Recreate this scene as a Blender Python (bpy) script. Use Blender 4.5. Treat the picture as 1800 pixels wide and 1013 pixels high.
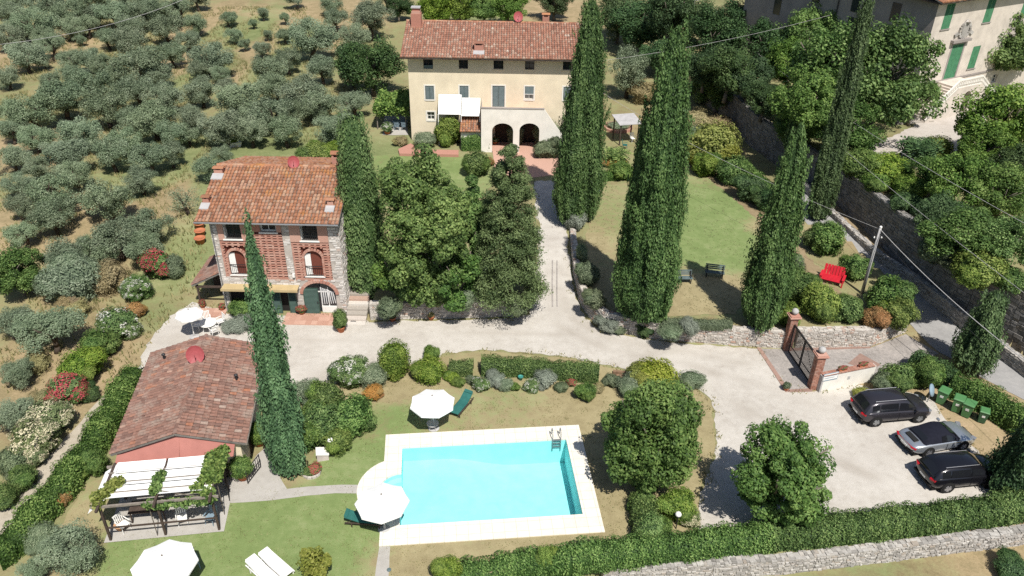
import bpy, bmesh, math, random
import numpy as np
from mathutils import Vector, Matrix, noise
from mathutils.geometry import delaunay_2d_cdt

for o in list(bpy.data.objects):
    bpy.data.objects.remove(o)
scene = bpy.context.scene
COL = scene.collection
RNG = random.Random(7)

# ------------------------------------------------------------------ camera (a drone 32 m up, looking down 31 degrees)
FPX = 1400.0; PITCH = math.radians(31.4); ROLL = math.radians(1.0); CAMZ = 32.0
_c, _s = math.cos(PITCH), math.sin(PITCH)
FWD = Vector((0, _c, -_s)); R0 = Vector((1, 0, 0)); U0 = Vector((0, _s, _c))
RGT = R0*math.cos(ROLL) + U0*math.sin(ROLL)
UPV = U0*math.cos(ROLL) - R0*math.sin(ROLL)
cam_d = bpy.data.cameras.new('camera'); cam = bpy.data.objects.new('camera', cam_d); COL.objects.link(cam)
cam_d.sensor_width = 36.0; cam_d.lens = FPX/1800*36; cam_d.clip_end = 3000; cam_d.clip_start = 0.5
M = Matrix((RGT, UPV, -FWD)).transposed().to_4x4(); M.translation = (0, 0, CAMZ)
cam.matrix_world = M
scene.camera = cam
# ------------------------------------------------------------------ sky and sun
SUN_EL = math.radians(57); SUN_AZ = math.radians(160)      # azimuth clockwise from +Y
world = bpy.data.worlds.new('World'); scene.world = world; world.use_nodes = True
wn = world.node_tree.nodes; wn.clear()
sky = wn.new('ShaderNodeTexSky'); sky.sky_type = 'NISHITA'; sky.sun_disc = False
sky.sun_elevation = SUN_EL; sky.sun_rotation = SUN_AZ; sky.air_density = 1.0; sky.dust_density = 1.0
bg = wn.new('ShaderNodeBackground'); bg.inputs['Strength'].default_value = 0.078
wo = wn.new('ShaderNodeOutputWorld')
world.node_tree.links.new(sky.outputs[0], bg.inputs[0]); world.node_tree.links.new(bg.outputs[0], wo.inputs[0])
sun_d = bpy.data.lights.new('sun', 'SUN'); sun_d.energy = 5.0; sun_d.angle = math.radians(0.53); sun_d.color = (1.0, 0.955, 0.88)
sun = bpy.data.objects.new('sun', sun_d); COL.objects.link(sun)
SDIR = Vector((math.sin(SUN_AZ)*math.cos(SUN_EL), math.cos(SUN_AZ)*math.cos(SUN_EL), math.sin(SUN_EL)))
sun.rotation_euler = SDIR.to_track_quat('Z', 'Y').to_euler(); sun.location = SDIR*100
vs = scene.view_settings; vs.view_transform = 'Standard'; vs.look = 'None'; vs.exposure = 0.27; vs.gamma = 1; vs.use_curve_mapping = False
scene.cycles.max_bounces = 6; scene.cycles.diffuse_bounces = 3; scene.cycles.glossy_bounces = 2
scene.cycles.transmission_bounces = 4; scene.cycles.transparent_max_bounces = 12
scene.cycles.use_denoising = False
scene.cycles.caustics_reflective = False; scene.cycles.caustics_refractive = False

# ------------------------------------------------------------------ survey helpers: where a line of sight meets the ground or a wall
def ray(u, v):
    return FWD + RGT*((u-900)/FPX) - UPV*((v-506.5)/FPX)
def G(u, v, z=0.0):
    d = ray(u, v); t = (z-CAMZ)/d.z
    return Vector((d.x*t, d.y*t, z))
def proj(p):
    q = Vector(p)-Vector((0, 0, CAMZ)); zc = q.dot(FWD)
    return 900+FPX*q.dot(RGT)/zc, 506.5-FPX*q.dot(UPV)/zc
def pxm(u, v, z=0.0):                       # pixels per metre at a point
    return FPX/(G(u, v, z)-Vector((0, 0, CAMZ))).dot(FWD)
def height_at(x, y, v):
    lo, hi = -10.0, 80.0
    for _ in range(40):
        m = (lo+hi)/2
        if proj((x, y, m))[1] > v: lo = m
        else: hi = m
    return lo
def sstep(a, b, x):
    t = min(1, max(0, (x-a)/(b-a))); return t*t*(3-2*t)
def inpoly(x, y, poly):
    c = False; n = len(poly); j = n-1
    for i in range(n):
        xi, yi = poly[i][0], poly[i][1]; xj, yj = poly[j][0], poly[j][1]
        if (yi > y) != (yj > y) and x < (xj-xi)*(y-yi)/(yj-yi)+xi: c = not c
        j = i
    return c
def inpoly_np(X, Y, poly):
    c = np.zeros(X.shape, bool); n = len(poly); j = n-1
    for i in range(n):
        xi, yi = poly[i][0], poly[i][1]; xj, yj = poly[j][0], poly[j][1]
        if yi != yj:
            c ^= ((yi > Y) != (yj > Y)) & (X < (xj-xi)*(Y-yi)/(yj-yi)+xi)
        j = i
    return c
# ------------------------------------------------------------------ materials
def lin(r, g, b):
    return tuple(((c/255)/12.92 if c/255 <= 0.04045 else ((c/255+0.055)/1.055)**2.4) for c in (r, g, b))+(1.0,)
MATS = {}
class NT:
    def __init__(s, name):
        s.m = bpy.data.materials.new(name); s.m.use_nodes = True
        s.t = s.m.node_tree; s.n = s.t.nodes; s.l = s.t.links
        s.p = s.n['Principled BSDF']; s.out = s.n['Material Output']
        MATS[name] = s.m
    def new(s, k, **kw):
        x = s.n.new(k)
        for a, b in kw.items(): setattr(x, a, b)
        return x
    def link(s, a, b): s.l.new(a, b)
    def noise(s, scale, detail=4, rough=0.6, src=None, dist=0.0):
        x = s.new('ShaderNodeTexNoise'); x.inputs['Scale'].default_value = scale; x.inputs['Detail'].default_value = detail
        x.inputs['Roughness'].default_value = rough; x.inputs['Distortion'].default_value = dist
        s.link(src if src else s.coord(), x.inputs['Vector']); return x.outputs['Fac']
    def coord(s, which='Object'):
        k = '_co'+which
        if not hasattr(s, k):
            setattr(s, k, s.new('ShaderNodeNewGeometry').outputs['Position'] if which == 'World' else s.new('ShaderNodeTexCoord').outputs[which])
        return getattr(s, k)
    def ramp(s, fac, stops):
        x = s.new('ShaderNodeValToRGB'); e = x.color_ramp.elements
        while len(e) < len(stops): e.new(0.5)
        for i, (p, c) in enumerate(stops): e[i].position = p; e[i].color = c if len(c) == 4 else tuple(c)+(1,)
        s.link(fac, x.inputs[0]); return x.outputs[0]
    def mix(s, fac, a, b, mode='MIX'):
        x = s.new('ShaderNodeMix', data_type='RGBA', blend_type=mode)
        for i, v in ((0, fac), (6, a), (7, b)):
            if hasattr(v, 'is_linked') or hasattr(v, 'links'): s.link(v, x.inputs[i])
            elif i == 0: x.inputs[0].default_value = v
            else: x.inputs[i].default_value = v if len(v) == 4 else tuple(v)+(1,)
        return x.outputs[2]
    def math(s, op, a, b=0.0):
        x = s.new('ShaderNodeMath', operation=op)
        for i, v in enumerate((a, b)):
            if hasattr(v, 'links'): s.link(v, x.inputs[i])
            else: x.inputs[i].default_value = v
        return x.outputs[0]
    def attr(s, name):
        x = s.new('ShaderNodeAttribute'); x.attribute_name = name; return x
    def orand(s):
        return s.new('ShaderNodeObjectInfo').outputs['Random']
    def bump(s, h, strength, dist=0.05):
        x = s.new('ShaderNodeBump'); x.inputs['Strength'].default_value = strength; x.inputs['Distance'].default_value = dist
        s.link(h, x.inputs['Height']); s.link(x.outputs[0], s.p.inputs['Normal'])
    def base(s, c):
        if hasattr(c, 'links'): s.link(c, s.p.inputs['Base Color'])
        else: s.p.inputs['Base Color'].default_value = c if len(c) == 4 else tuple(c)+(1,)
    def set(s, rough=0.8, spec=0.3, metal=0.0):
        s.p.inputs['Roughness'].default_value = rough; s.p.inputs['Specular IOR Level'].default_value = spec; s.p.inputs['Metallic'].default_value = metal
        return s
def plain(name, col, rough=0.7, spec=0.3, metal=0.0, var=0.12, scale=3.0, bump=0.0):
    """one colour with weathering noise"""
    n = NT(name); n.set(rough, spec, metal)
    f = n.noise(scale, 5, 0.65)
    c = tuple(col[:3])
    n.base(n.ramp(f, [(0.25, tuple(x*(1-var*1.6) for x in c)), (0.55, c), (0.8, tuple(min(1, x*(1+var)) for x in c))]))
    if bump: n.bump(n.noise(scale*8, 4), bump, 0.02)
    return n.m
def ground_mat(name, cols, scales=(0.25, 1.6, 14.0), attr=None, cols2=None, bump=0.25, contrast=1.0):
    """two-colour mottling over three sizes; attr blends to the second palette"""
    n = NT(name); n.set(0.95, 0.1); w = n.coord('World')
    a = n.noise(scales[0], 3, 0.6, w); b = n.noise(scales[1], 5, 0.65, w); c = n.noise(scales[2], 3, 0.7, w)
    f = n.math('ADD', n.math('MULTIPLY', a, 0.35), n.math('ADD', n.math('MULTIPLY', b, 0.35), n.math('MULTIPLY', c, 0.3)))
    k = 0.5/contrast*0.3
    col = n.ramp(f, [(0.5-k, cols[0]), (0.5, cols[1]), (0.5+k, cols[2])])
    if attr:
        col2 = n.ramp(f, [(0.5-k, cols2[0]), (0.5, cols2[1]), (0.5+k, cols2[2])])
        at = n.attr(attr).outputs['Fac']
        g = n.math('ADD', at, n.math('MULTIPLY', n.math('SUBTRACT', b, 0.5), 1.1))
        g = n.math('ADD', g, n.math('MULTIPLY', n.math('SUBTRACT', c, 0.5), 0.5))
        g = n.ramp(g, [(0.3, (0, 0, 0)), (0.75, (1, 1, 1))])
        col = n.mix(g, col, col2)
    n.base(col)
    if bump: n.bump(n.noise(scales[2]*1.3, 4, 0.7, w), bump, 0.06)
    return n.m
def foliage_mat(name, dark, mid, light, trans=0.3, hue=0.06, rough=0.6, flower=None, flower_at=0.8):
    """leaves: every leaf and every plant a little different"""
    n = NT(name); n.set(rough, 0.25)
    r = n.attr('rnd').outputs['Fac']; o = n.orand()
    col = n.ramp(r, [(0.05, dark), (0.5, mid), (0.95, light)])
    hs = n.new('ShaderNodeHueSaturation')
    n.link(n.math('ADD', n.math('MULTIPLY', n.math('SUBTRACT', o, 0.5), hue), 0.5), hs.inputs['Hue'])
    o2 = n.math('FRACT', n.math('MULTIPLY', o, 7.31))
    n.link(n.math('ADD', n.math('MULTIPLY', o2, 0.22), 0.85), hs.inputs['Value'])
    n.link(n.math('ADD', n.math('MULTIPLY', n.math('FRACT', n.math('MULTIPLY', o, 3.7)), 0.16), 0.9), hs.inputs['Saturation'])
    n.link(col, hs.inputs['Color']); col = hs.outputs[0]
    if flower:
        fm = n.attr('flower').outputs['Fac']
        col = n.mix(n.math('GREATER_THAN', fm, 0.5), col, flower)
    n.base(col)
    tr = n.new('ShaderNodeBsdfTranslucent'); n.link(n.mix(0.5, col, (0.35, 0.45, 0.08), 'MULTIPLY') if False else col, tr.inputs['Color'])
    mx = n.new('ShaderNodeMixShader'); mx.inputs[0].default_value = trans
    n.link(n.p.outputs[0], mx.inputs[1]); n.link(tr.outputs[0], mx.inputs[2]); n.link(mx.outputs[0], n.out.inputs['Surface'])
    return n.m
def rnd_mat(name, stops, rough=0.85, spec=0.2, grain=12.0, gvar=0.35, bump=0.3, lichen=None):
    """many pieces: colour chosen per piece (face attribute rnd or object random), with grain"""
    n = NT(name); n.set(rough, spec); w = n.coord('World')
    r = n.math('FRACT', n.math('ADD', n.attr('rnd').outputs['Fac'], n.orand()))
    col = n.ramp(r, stops)
    g = n.noise(grain, 5, 0.7, w); g2 = n.noise(0.9, 4, 0.6, w)
    col = n.mix(gvar, col, n.ramp(g, [(0.3, (0.25, 0.25, 0.25)), (0.7, (1.0, 1.0, 1.0))]), 'MULTIPLY')
    if lichen:
        lf = n.ramp(n.math('ADD', n.math('MULTIPLY', g2, 0.7), n.math('MULTIPLY', g, 0.3)), [(lichen[1], (0, 0, 0)), (lichen[1]+0.09, (1, 1, 1))])
        col = n.mix(n.math('MULTIPLY', lf, lichen[2]), col, lichen[0])
    n.base(col)
    if bump: n.bump(g, bump, 0.03)
    return n.m
# ------------------------------------------------------------------ mesh helpers
class MB:
    """collects faces, then becomes ONE mesh object"""
    def __init__(s): s.v = []; s.f = []; s.r = []; s.mi = []; s.cm = 0
    def add(s, vs_, fs, r=None):
        b = len(s.v); s.v += [tuple(p) for p in vs_]
        for f in fs: s.f.append([b+i for i in f]); s.r.append(RNG.random() if r is None else r); s.mi.append(s.cm)
        return s
    def box(s, c, size, rz=0.0, r=None, M=None):
        x, y, z = size[0]/2, size[1]/2, size[2]/2
        P = [(-x, -y, -z), (x, -y, -z), (x, y, -z), (-x, y, -z), (-x, -y, z), (x, -y, z), (x, y, z), (-x, y, z)]
        if M is not None: P = [tuple(Vector(c)+M @ Vector(p)) for p in P]
        else:
            cs, sn = math.cos(rz), math.sin(rz)
            P = [(c[0]+p[0]*cs-p[1]*sn, c[1]+p[0]*sn+p[1]*cs, c[2]+p[2]) for p in P]
        return s.add(P, [(0, 3, 2, 1), (4, 5, 6, 7), (0, 1, 5, 4), (1, 2, 6, 5), (2, 3, 7, 6), (3, 0, 4, 7)], RNG.random() if r is None else r)
    def bb(s, x0, x1, y0, y1, z0, z1, r=None):
        return s.box(((x0+x1)/2, (y0+y1)/2, (z0+z1)/2), (abs(x1-x0), abs(y1-y0), abs(z1-z0)), 0, r)
    def tube(s, p0, p1, r0, r1=None, n=8, caps=True, r=None):
        p0, p1 = Vector(p0), Vector(p1); r1 = r0 if r1 is None else r1
        d = (p1-p0); L = d.length
        if L < 1e-6: return s
        d /= L; a = d.orthogonal().normalized(); b = d.cross(a)
        V = []
        for p, rr in ((p0, r0), (p1, r1)):
            for i in range(n):
                t = 2*math.pi*i/n; V.append(p+a*math.cos(t)*rr+b*math.sin(t)*rr)
        F = [(i, (i+1) % n, n+(i+1) % n, n+i) for i in range(n)]
        if caps: F += [tuple(range(n-1, -1, -1)), tuple(range(n, 2*n))]
        return s.add(V, F, r)
    def path(s, pts, r, n=6, r_end=None):
        k = len(pts)-1
        for i in range(k):
            ra = r if r_end is None else r+(r_end-r)*i/k; rb = r if r_end is None else r+(r_end-r)*(i+1)/k
            s.tube(pts[i], pts[i+1], ra, rb, n, True, 0.5)
        return s
    def lathe(s, prof, n=14, c=(0, 0, 0), r=None):
        V = []; F = []
        for (rr, z) in prof:
            for i in range(n):
                t = 2*math.pi*i/n; V.append((c[0]+rr*math.cos(t), c[1]+rr*math.sin(t), c[2]+z))
        for k in range(len(prof)-1):
            for i in range(n): F.append((k*n+i, k*n+(i+1) % n, (k+1)*n+(i+1) % n, (k+1)*n+i))
        F.append(tuple(range(n-1, -1, -1))); F.append(tuple(range((len(prof)-1)*n, len(prof)*n)))
        return s.add(V, F, r)
    def prism(s, poly, z0, z1, r=None):
        n = len(poly); V = [(p[0], p[1], z0) for p in poly]+[(p[0], p[1], z1) for p in poly]
        a = sum(poly[i][0]*poly[(i+1) % n][1]-poly[(i+1) % n][0]*poly[i][1] for i in range(n))
        F = [tuple(range(n-1, -1, -1)), tuple(range(n, 2*n))]+[(i, (i+1) % n, n+(i+1) % n, n+i) for i in range(n)]
        if a < 0: F = [tuple(reversed(f)) for f in F]
        return s.add(V, F, r)
    def loft(s, rings, caps=True, closed=True, r=None):
        n = len(rings[0]); V = [p for g in rings for p in g]; F = []
        for k in range(len(rings)-1):
            for i in range(n if closed else n-1): F.append((k*n+i, k*n+(i+1) % n, (k+1)*n+(i+1) % n, (k+1)*n+i))
        if caps: F += [tuple(range(n-1, -1, -1)), tuple(range((len(rings)-1)*n, len(rings)*n))]
        return s.add(V, F, r)
    def xf(s, M):
        s.v = [tuple(M @ Vector(p)) for p in s.v]; return s
    def build(s, name, mats, parent=None, smooth=False, loc=None, rz=0.0, bevel=0.0):
        me = bpy.data.meshes.new(name)
        me.from_pydata(s.v, [], s.f)
        if not isinstance(mats, (list, tuple)): mats = [mats]
        for m in mats: me.materials.append(MATS[m] if isinstance(m, str) else m)
        a = me.attributes.new('rnd', 'FLOAT', 'FACE'); a.data.foreach_set('value', s.r)
        if len(mats) > 1: me.polygons.foreach_set('material_index', s.mi)
        if smooth: me.polygons.foreach_set('use_smooth', [True]*len(s.f))
        o = bpy.data.objects.new(name, me); COL.objects.link(o)
        if parent: o.parent = parent
        if loc is not None: o.location = loc
        o.rotation_euler = (0, 0, rz)
        if bevel:
            b = o.modifiers.new('edge', 'BEVEL'); b.width = bevel; b.segments = 2; b.limit_method = 'ANGLE'
        return o
def from_mesh(name, me, parent=None, loc=(0, 0, 0), rot=(0, 0, 0), scale=(1, 1, 1)):
    o = bpy.data.objects.new(name, me); COL.objects.link(o)
    if parent: o.parent = parent
    o.location = loc; o.rotation_euler = rot; o.scale = scale
    return o
def tag(o, label=None, cat=None, group=None, kind=None):
    if label: o['label'] = label
    if cat: o['category'] = cat
    if group: o['group'] = group
    if kind: o['kind'] = kind
    return o
def thing(name, label, cat, loc=(0, 0, 0), rz=0.0, group=None):
    o = bpy.data.objects.new(name, None); o.empty_display_size = 0.2; COL.objects.link(o)
    o.location = loc; o.rotation_euler = (0, 0, rz)
    return tag(o, label, cat, group)
def struct(o): o['kind'] = 'structure'; return o
def stuff(o): o['kind'] = 'stuff'; return o
def np_mesh(name, V, Q, rnd, mat, flower=None, smooth=False):
    """fast mesh of quads from numpy arrays"""
    me = bpy.data.meshes.new(name); nv, nf = len(V), len(Q); k = Q.shape[1]
    me.vertices.add(nv); me.vertices.foreach_set('co', np.ascontiguousarray(V, dtype=np.float32).ravel())
    me.loops.add(nf*k); me.loops.foreach_set('vertex_index', np.ascontiguousarray(Q, dtype=np.int32).ravel())
    me.polygons.add(nf); me.polygons.foreach_set('loop_start', np.arange(0, nf*k, k, dtype=np.int32))
    me.materials.append(MATS[mat] if isinstance(mat, str) else mat)
    a = me.attributes.new('rnd', 'FLOAT', 'FACE'); a.data.foreach_set('value', np.ascontiguousarray(rnd, dtype=np.float32))
    if flower is not None:
        a = me.attributes.new('flower', 'FLOAT', 'FACE'); a.data.foreach_set('value', np.ascontiguousarray(flower, dtype=np.float32))
    me.update(calc_edges=True)
    return me
# ================================================================== THE GROUND
ground_mat('dry_field', [(0.17, 0.145, 0.075), (0.30, 0.235, 0.135), (0.42, 0.315, 0.20)], (0.12, 0.9, 6.0), 'green',
           [(0.12, 0.15, 0.06), (0.19, 0.215, 0.095), (0.29, 0.285, 0.15)], 0.5)
ground_mat('lawn', [(0.22, 0.18, 0.10), (0.295, 0.25, 0.14), (0.38, 0.325, 0.19)], (0.35, 1.8, 22.0), 'green',
           [(0.135, 0.185, 0.065), (0.18, 0.235, 0.088), (0.27, 0.295, 0.145)], 0.3)
ground_mat('bank_earth', [(0.19, 0.145, 0.085), (0.26, 0.20, 0.12), (0.34, 0.265, 0.17)], (0.35, 1.8, 12.0), None, None, 0.4)
ground_mat('gravel', [(0.37, 0.335, 0.295), (0.48, 0.45, 0.405), (0.57, 0.54, 0.495)], (0.3, 2.0, 26.0), 'green', [(0.30, 0.27, 0.225), (0.40, 0.365, 0.32), (0.50, 0.465, 0.42)], 0.5)
ground_mat('track', [(0.30, 0.265, 0.20), (0.40, 0.355, 0.285), (0.50, 0.45, 0.37)], (0.5, 2.5, 20.0), None, None, 0.35)
ground_mat('asphalt', [(0.24, 0.235, 0.23), (0.30, 0.295, 0.29), (0.36, 0.35, 0.34)], (0.4, 3.0, 40.0), None, None, 0.2)
ground_mat('concrete_path', [(0.33, 0.31, 0.28), (0.39, 0.37, 0.34), (0.44, 0.42, 0.39)], (0.6, 3.0, 30.0), None, None, 0.15)
ground_mat('villa_gravel', [(0.36, 0.32, 0.28), (0.44, 0.40, 0.36), (0.5, 0.46, 0.42)], (0.3, 2.0, 25.0), None, None, 0.3)

def base_h(x, y):
    h = 1.2*sstep(47.5, 63.0, y)
    if y > 95: h += (y-95)*0.035*sstep(95, 130, y)
    if x < -30 and y > 60: h += 0.5*(noise.noise(Vector((x*0.05, y*0.05, 0))))*sstep(-30, -45, x)
    return h
def BZ(pts, z=None):
    out = []
    for (u, v) in pts:
        p = G(u, v, 0.0 if z is None else z)
        if z is None:
            for _ in range(4): p = G(u, v, base_h(p.x, p.y))
        out.append(p)
    return out
def inset_line(pts, d):
    """polyline shifted d metres to its left (seen from above, along its direction)"""
    out = []
    for i, p in enumerate(pts):
        a = pts[max(0, i-1)]; b = pts[min(len(pts)-1, i+1)]
        t = Vector((b.x-a.x, b.y-a.y, 0)).normalized()
        out.append(Vector((p.x-t.y*d, p.y+t.x*d, p.z)))
    return out
# front lines of the retaining walls (left to right), terrace behind them
WALL_A = BZ([(652, 563), (700, 562), (800, 560), (905, 557), (926, 553)])
WALL_B = BZ([(1001, 400), (1004, 440), (1008, 485), (1018, 530), (1034, 558), (1060, 579), (1150, 597), (1280, 607), (1376, 613)])
WALL_C = BZ([(1398, 612), (1460, 612), (1530, 610), (1592, 584)])
TALL = BZ([(1215, 165), (1250, 192), (1288, 225), (1318, 257), (1365, 292), (1463, 354), (1560, 447), (1660, 540), (1800, 625), (1950, 715)])
LOWW = BZ([(1392, 318), (1455, 377), (1500, 420), (1540, 459), (1600, 505), (1660, 555), (1715, 600), (1800, 664), (1900, 745)])
FIELDW = [G(u, v, -0.9) for (u, v) in [(700, 1050), (880, 1036), (1060, 1026), (1375, 1010), (1590, 984), (1800, 957), (2100, 918)]]
IN = 0.45
pA = inset_line(WALL_A, IN)
POLY_A = [(pA[0].x, pA[0].y+0.2)]+[(p.x, p.y) for p in pA]+[(p.x, p.y) for p in BZ([(930, 515), (938, 455), (944, 396), (944, 330)])]+[(pA[0].x, 66)]
pB = inset_line(WALL_B, IN); pC = inset_line(WALL_C, IN)
POLY_B = [(p.x, p.y) for p in pB]+[(p.x, p.y) for p in pC]+[(p.x, p.y) for p in BZ([(1585, 555), (1545, 487), (1490, 425), (1445, 382), (1380, 318), (1300, 262)])]+[(pB[0].x, 66)]
tl = inset_line(TALL, 0.45)
VILLA_Z = 4.3
# the garden of the villa stands behind the tall wall; the line bends away to the north-west beyond the far house
tl_dir = (tl[0]-tl[1]).normalized()
POLY_V = [(p.x, p.y) for p in tl]+[(260, 10), (300, 300), (40, 300), (tl[0].x+tl_dir.x*8, tl[0].y+tl_dir.y*8+4)]
# field below the long wall at the bottom
fw = inset_line(FIELDW, 0.42)
POLY_F = [(p.x, p.y) for p in fw]+[(120, 20), (120, -200), (-60, -200), (-60, 18), (fw[0].x-3, 18)]

def terr(x, y):
    if inpoly(x, y, POLY_V): return VILLA_Z+0.02*max(0, y-80)
    if inpoly(x, y, POLY_A) or inpoly(x, y, POLY_B): return 1.2
    if inpoly(x, y, POLY_F): return -0.95
    return base_h(x, y)
def GT(u, v, dz=0.0):
    """point on the terrain (plus dz) seen at a pixel"""
    p = G(u, v, 0)
    for _ in range(7): p = G(u, v, terr(p.x, p.y)+dz)
    return Vector((p.x, p.y, p.z-dz))

POOL_C = None
def axis(a, b, fine, coarse_pts):
    return sorted(set([round(a+i*fine, 4) for i in range(int((b-a)/fine)+1)]+coarse_pts))
xs = axis(-34, 48, 0.4, [-900, -600, -400, -260, -180, -140, -110]+[-100+2*i for i in range(33)]+[50+2.5*i for i in range(20)]+[110, 140, 200, 300, 500, 900])
ys = axis(18, 96, 0.4, [-900, -400, -150, -60, -20, 0, 10]+[98+2.5*i for i in range(40)]+[210, 240, 300, 400, 600, 1000, 1500])
X, Y = np.meshgrid(np.array(xs), np.array(ys))
Hm = np.vectorize(base_h)(X, Y)
Hm = np.where(inpoly_np(X, Y, POLY_A) | inpoly_np(X, Y, POLY_B), 1.2, Hm)
Hm = np.where(inpoly_np(X, Y, POLY_V), VILLA_Z+0.02*np.maximum(0, Y-80), Hm)
Hm = np.where(inpoly_np(X, Y, POLY_F), -0.95, Hm)
# far hills so that the land goes on to the horizon
R = np.hypot(X, Y); Hm = Hm+np.where(R > 230, (R-230)*0.06, 0)
# the basin of the pool is cut out of the sheet
pc = [G(678, 767), G(1018, 748), G(1062, 937), G(667, 960)]
PC = (pc[0]+pc[1]+pc[2]+pc[3])/4
PANG = math.atan2(pc[1].y-pc[0].y+pc[2].y-pc[3].y, pc[1].x-pc[0].x+pc[2].x-pc[3].x)
DW, DD = 11.5, 8.25
def pool_local(x, y):
    dx, dy = x-PC.x, y-PC.y; c, s = math.cos(PANG), math.sin(PANG)
    return dx*c+dy*s, -dx*s+dy*c
cP, sP = math.cos(PANG), math.sin(PANG)
BAYX = pool_local(*G(705, 856).xy)[0]; BAYY = pool_local(*G(660, 862).xy)[1]
LX = (X-PC.x)*cP+(Y-PC.y)*sP; LY = -(X-PC.x)*sP+(Y-PC.y)*cP
hole = (np.abs(LX) < DW/2-0.3) & (np.abs(LY) < DD/2-0.3)
hole |= ((LX-BAYX)**2+(LY-BAYY)**2 < 2.0**2)
ny, nx = X.shape
idx = np.arange(nx*ny).reshape(ny, nx)
Q = np.stack([idx[:-1, :-1], idx[:-1, 1:], idx[1:, 1:], idx[1:, :-1]], -1).reshape(-1, 4)
hq = (hole[:-1, :-1] & hole[:-1, 1:] & hole[1:, 1:] & hole[1:, :-1]).reshape(-1)
Q = Q[~hq]
V = np.stack([X.ravel(), Y.ravel(), Hm.ravel()], -1)
me = np_mesh('ground', V, Q, np.zeros(len(Q)), 'dry_field')
# how green the dry grass is (vertex value): green strips between the olive rows, greener towards the houses
def blobs(Xa, Ya, lst):
    g = np.zeros(Xa.shape)
    for (u, v, rad, val) in lst:
        p = GT(u, v); g += val*np.exp(-(((Xa-p.x)**2+(Ya-p.y)**2)/(rad*rad)))
    return g
gr = 0.56+blobs(X, Y, [(320, 300, 6, 0.5), (420, 330, 5, 0.3), (300, 470, 4, 0.6), (270, 560, 3, 0.5), (450, 60, 9, 0.3), (420, 100, 8, 0.35), (490, 20, 10, -0.2),
                      (610, 30, 6, -0.8), (390, 80, 5, -0.6), (330, 110, 4, -0.7), (440, 90, 4, -0.6), (90, 80, 5, -0.7), (70, 265, 4, -0.7), (40, 260, 4, -0.5), (20, 100, 6, -0.6),
                      (40, 390, 4, -0.6), (60, 420, 3, -0.6), (280, 350, 3, -0.5), (190, 480, 4, -0.5), (140, 370, 3, -0.5), (490, 270, 6, 0.25), (690, 270, 5, 0.3), (330, 540, 4, -0.3),
                      (1530, 410, 4, -0.6), (1700, 555, 4, -0.6), (1180, 220, 5, -0.5), (1700, 760, 4, -0.8), (1500, 690, 3, -0.3), (1650, 985, 6, 0.1), (1750, 1000, 5, -0.4),
                      (860, 40, 8, 0.2), (990, 20, 8, -0.6), (150, 620, 6, -0.4), (60, 700, 4, -0.5), (540, 250, 5, 0.2)])
for (ua, va, ub, vb, val) in ((505, -5, 330, 150, 0.55), (478, -5, 300, 130, -0.5), (452, -5, 345, 95, 0.5), (540, 10, 400, 150, -0.45), (420, 5, 330, 60, -0.5), (580, 20, 430, 160, 0.4), (615, -5, 585, 80, -0.6), (330, 250, 250, 350, 0.5), (345, 262, 262, 372, -0.45)):
    gr += blobs(X, Y, [(ua+(ub-ua)*k/9, va+(vb-va)*k/9, 2.3, val) for k in range(10)])
a = me.attributes.new('green', 'FLOAT', 'POINT'); a.data.foreach_set('value', gr.ravel().astype(np.float32))
ground = from_mesh('ground', me); struct(ground)
me.polygons.foreach_set('use_smooth', [True]*len(me.polygons))

def sheet(name, pts, mat, dz, step=0.8, jit=0.10, greens=None, zf=None, res=0.5, kind='structure', base_green=0.5, hole=None):
    """a ground surface laid over the terrain: outline resampled and roughened, inside points follow the ground"""
    zf = zf or terr
    pts = [(p[0], p[1]) for p in pts]; rr = random.Random(len(pts)*17+int(abs(pts[0][0])*10))
    B = []
    for i in range(len(pts)):
        ax, ay = pts[i]; bx, by = pts[(i+1) % len(pts)]
        L = math.hypot(bx-ax, by-ay); k = max(1, int(L/res))
        for j in range(k):
            t = j/k; B.append((ax+(bx-ax)*t+rr.uniform(-jit, jit), ay+(by-ay)*t+rr.uniform(-jit, jit)))
    x0 = min(b[0] for b in B); x1 = max(b[0] for b in B); y0 = min(b[1] for b in B); y1 = max(b[1] for b in B)
    gx, gy = np.meshgrid(np.arange(x0, x1, step)+0.013, np.arange(y0, y1, step)+0.017)
    ok = inpoly_np(gx, gy, B)
    I = [(float(a_), float(b_)) for a_, b_ in zip(gx[ok], gy[ok])]
    n = len(B)
    vv, ee, ff, *_ = delaunay_2d_cdt([Vector(p) for p in B+I], [(i, (i+1) % n) for i in range(n)], [], 1, 1e-4)
    mb = bpy.data.meshes.new(name)
    co = [(v.x, v.y, zf(v.x, v.y)+dz) for v in vv]
    F = []
    for f in ff:
        if hole and any(hole(co[i][0], co[i][1]) for i in f): continue
        a_, b_, c_ = (co[i] for i in f[:3])
        F.append(f if (b_[0]-a_[0])*(c_[1]-a_[1])-(b_[1]-a_[1])*(c_[0]-a_[0]) > 0 else f[::-1])
    mb.from_pydata(co, [], F)
    mb.materials.append(MATS[mat])
    if greens is not None:
        xa = np.array([c[0] for c in co]); ya = np.array([c[1] for c in co])
        g = base_green+blobs(xa, ya, greens)
        at = mb.attributes.new('green', 'FLOAT', 'POINT'); at.data.foreach_set('value', g.astype(np.float32))
    mb.polygons.foreach_set('use_smooth', [True]*len(mb.polygons))
    o = bpy.data.objects.new(name, mb); COL.objects.link(o); o['kind'] = kind
    return o
def flat0(x, y): return base_h(x, y)
def in_pool(x, y):
    a, b = pool_local(x, y)
    return (abs(a) < DW/2-0.85 and abs(b) < DD/2-0.95) or math.hypot(a-BAYX, b-BAYY) < 1.35
PXL = lambda L: [(p.x, p.y) for p in BZ(L)]
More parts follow.
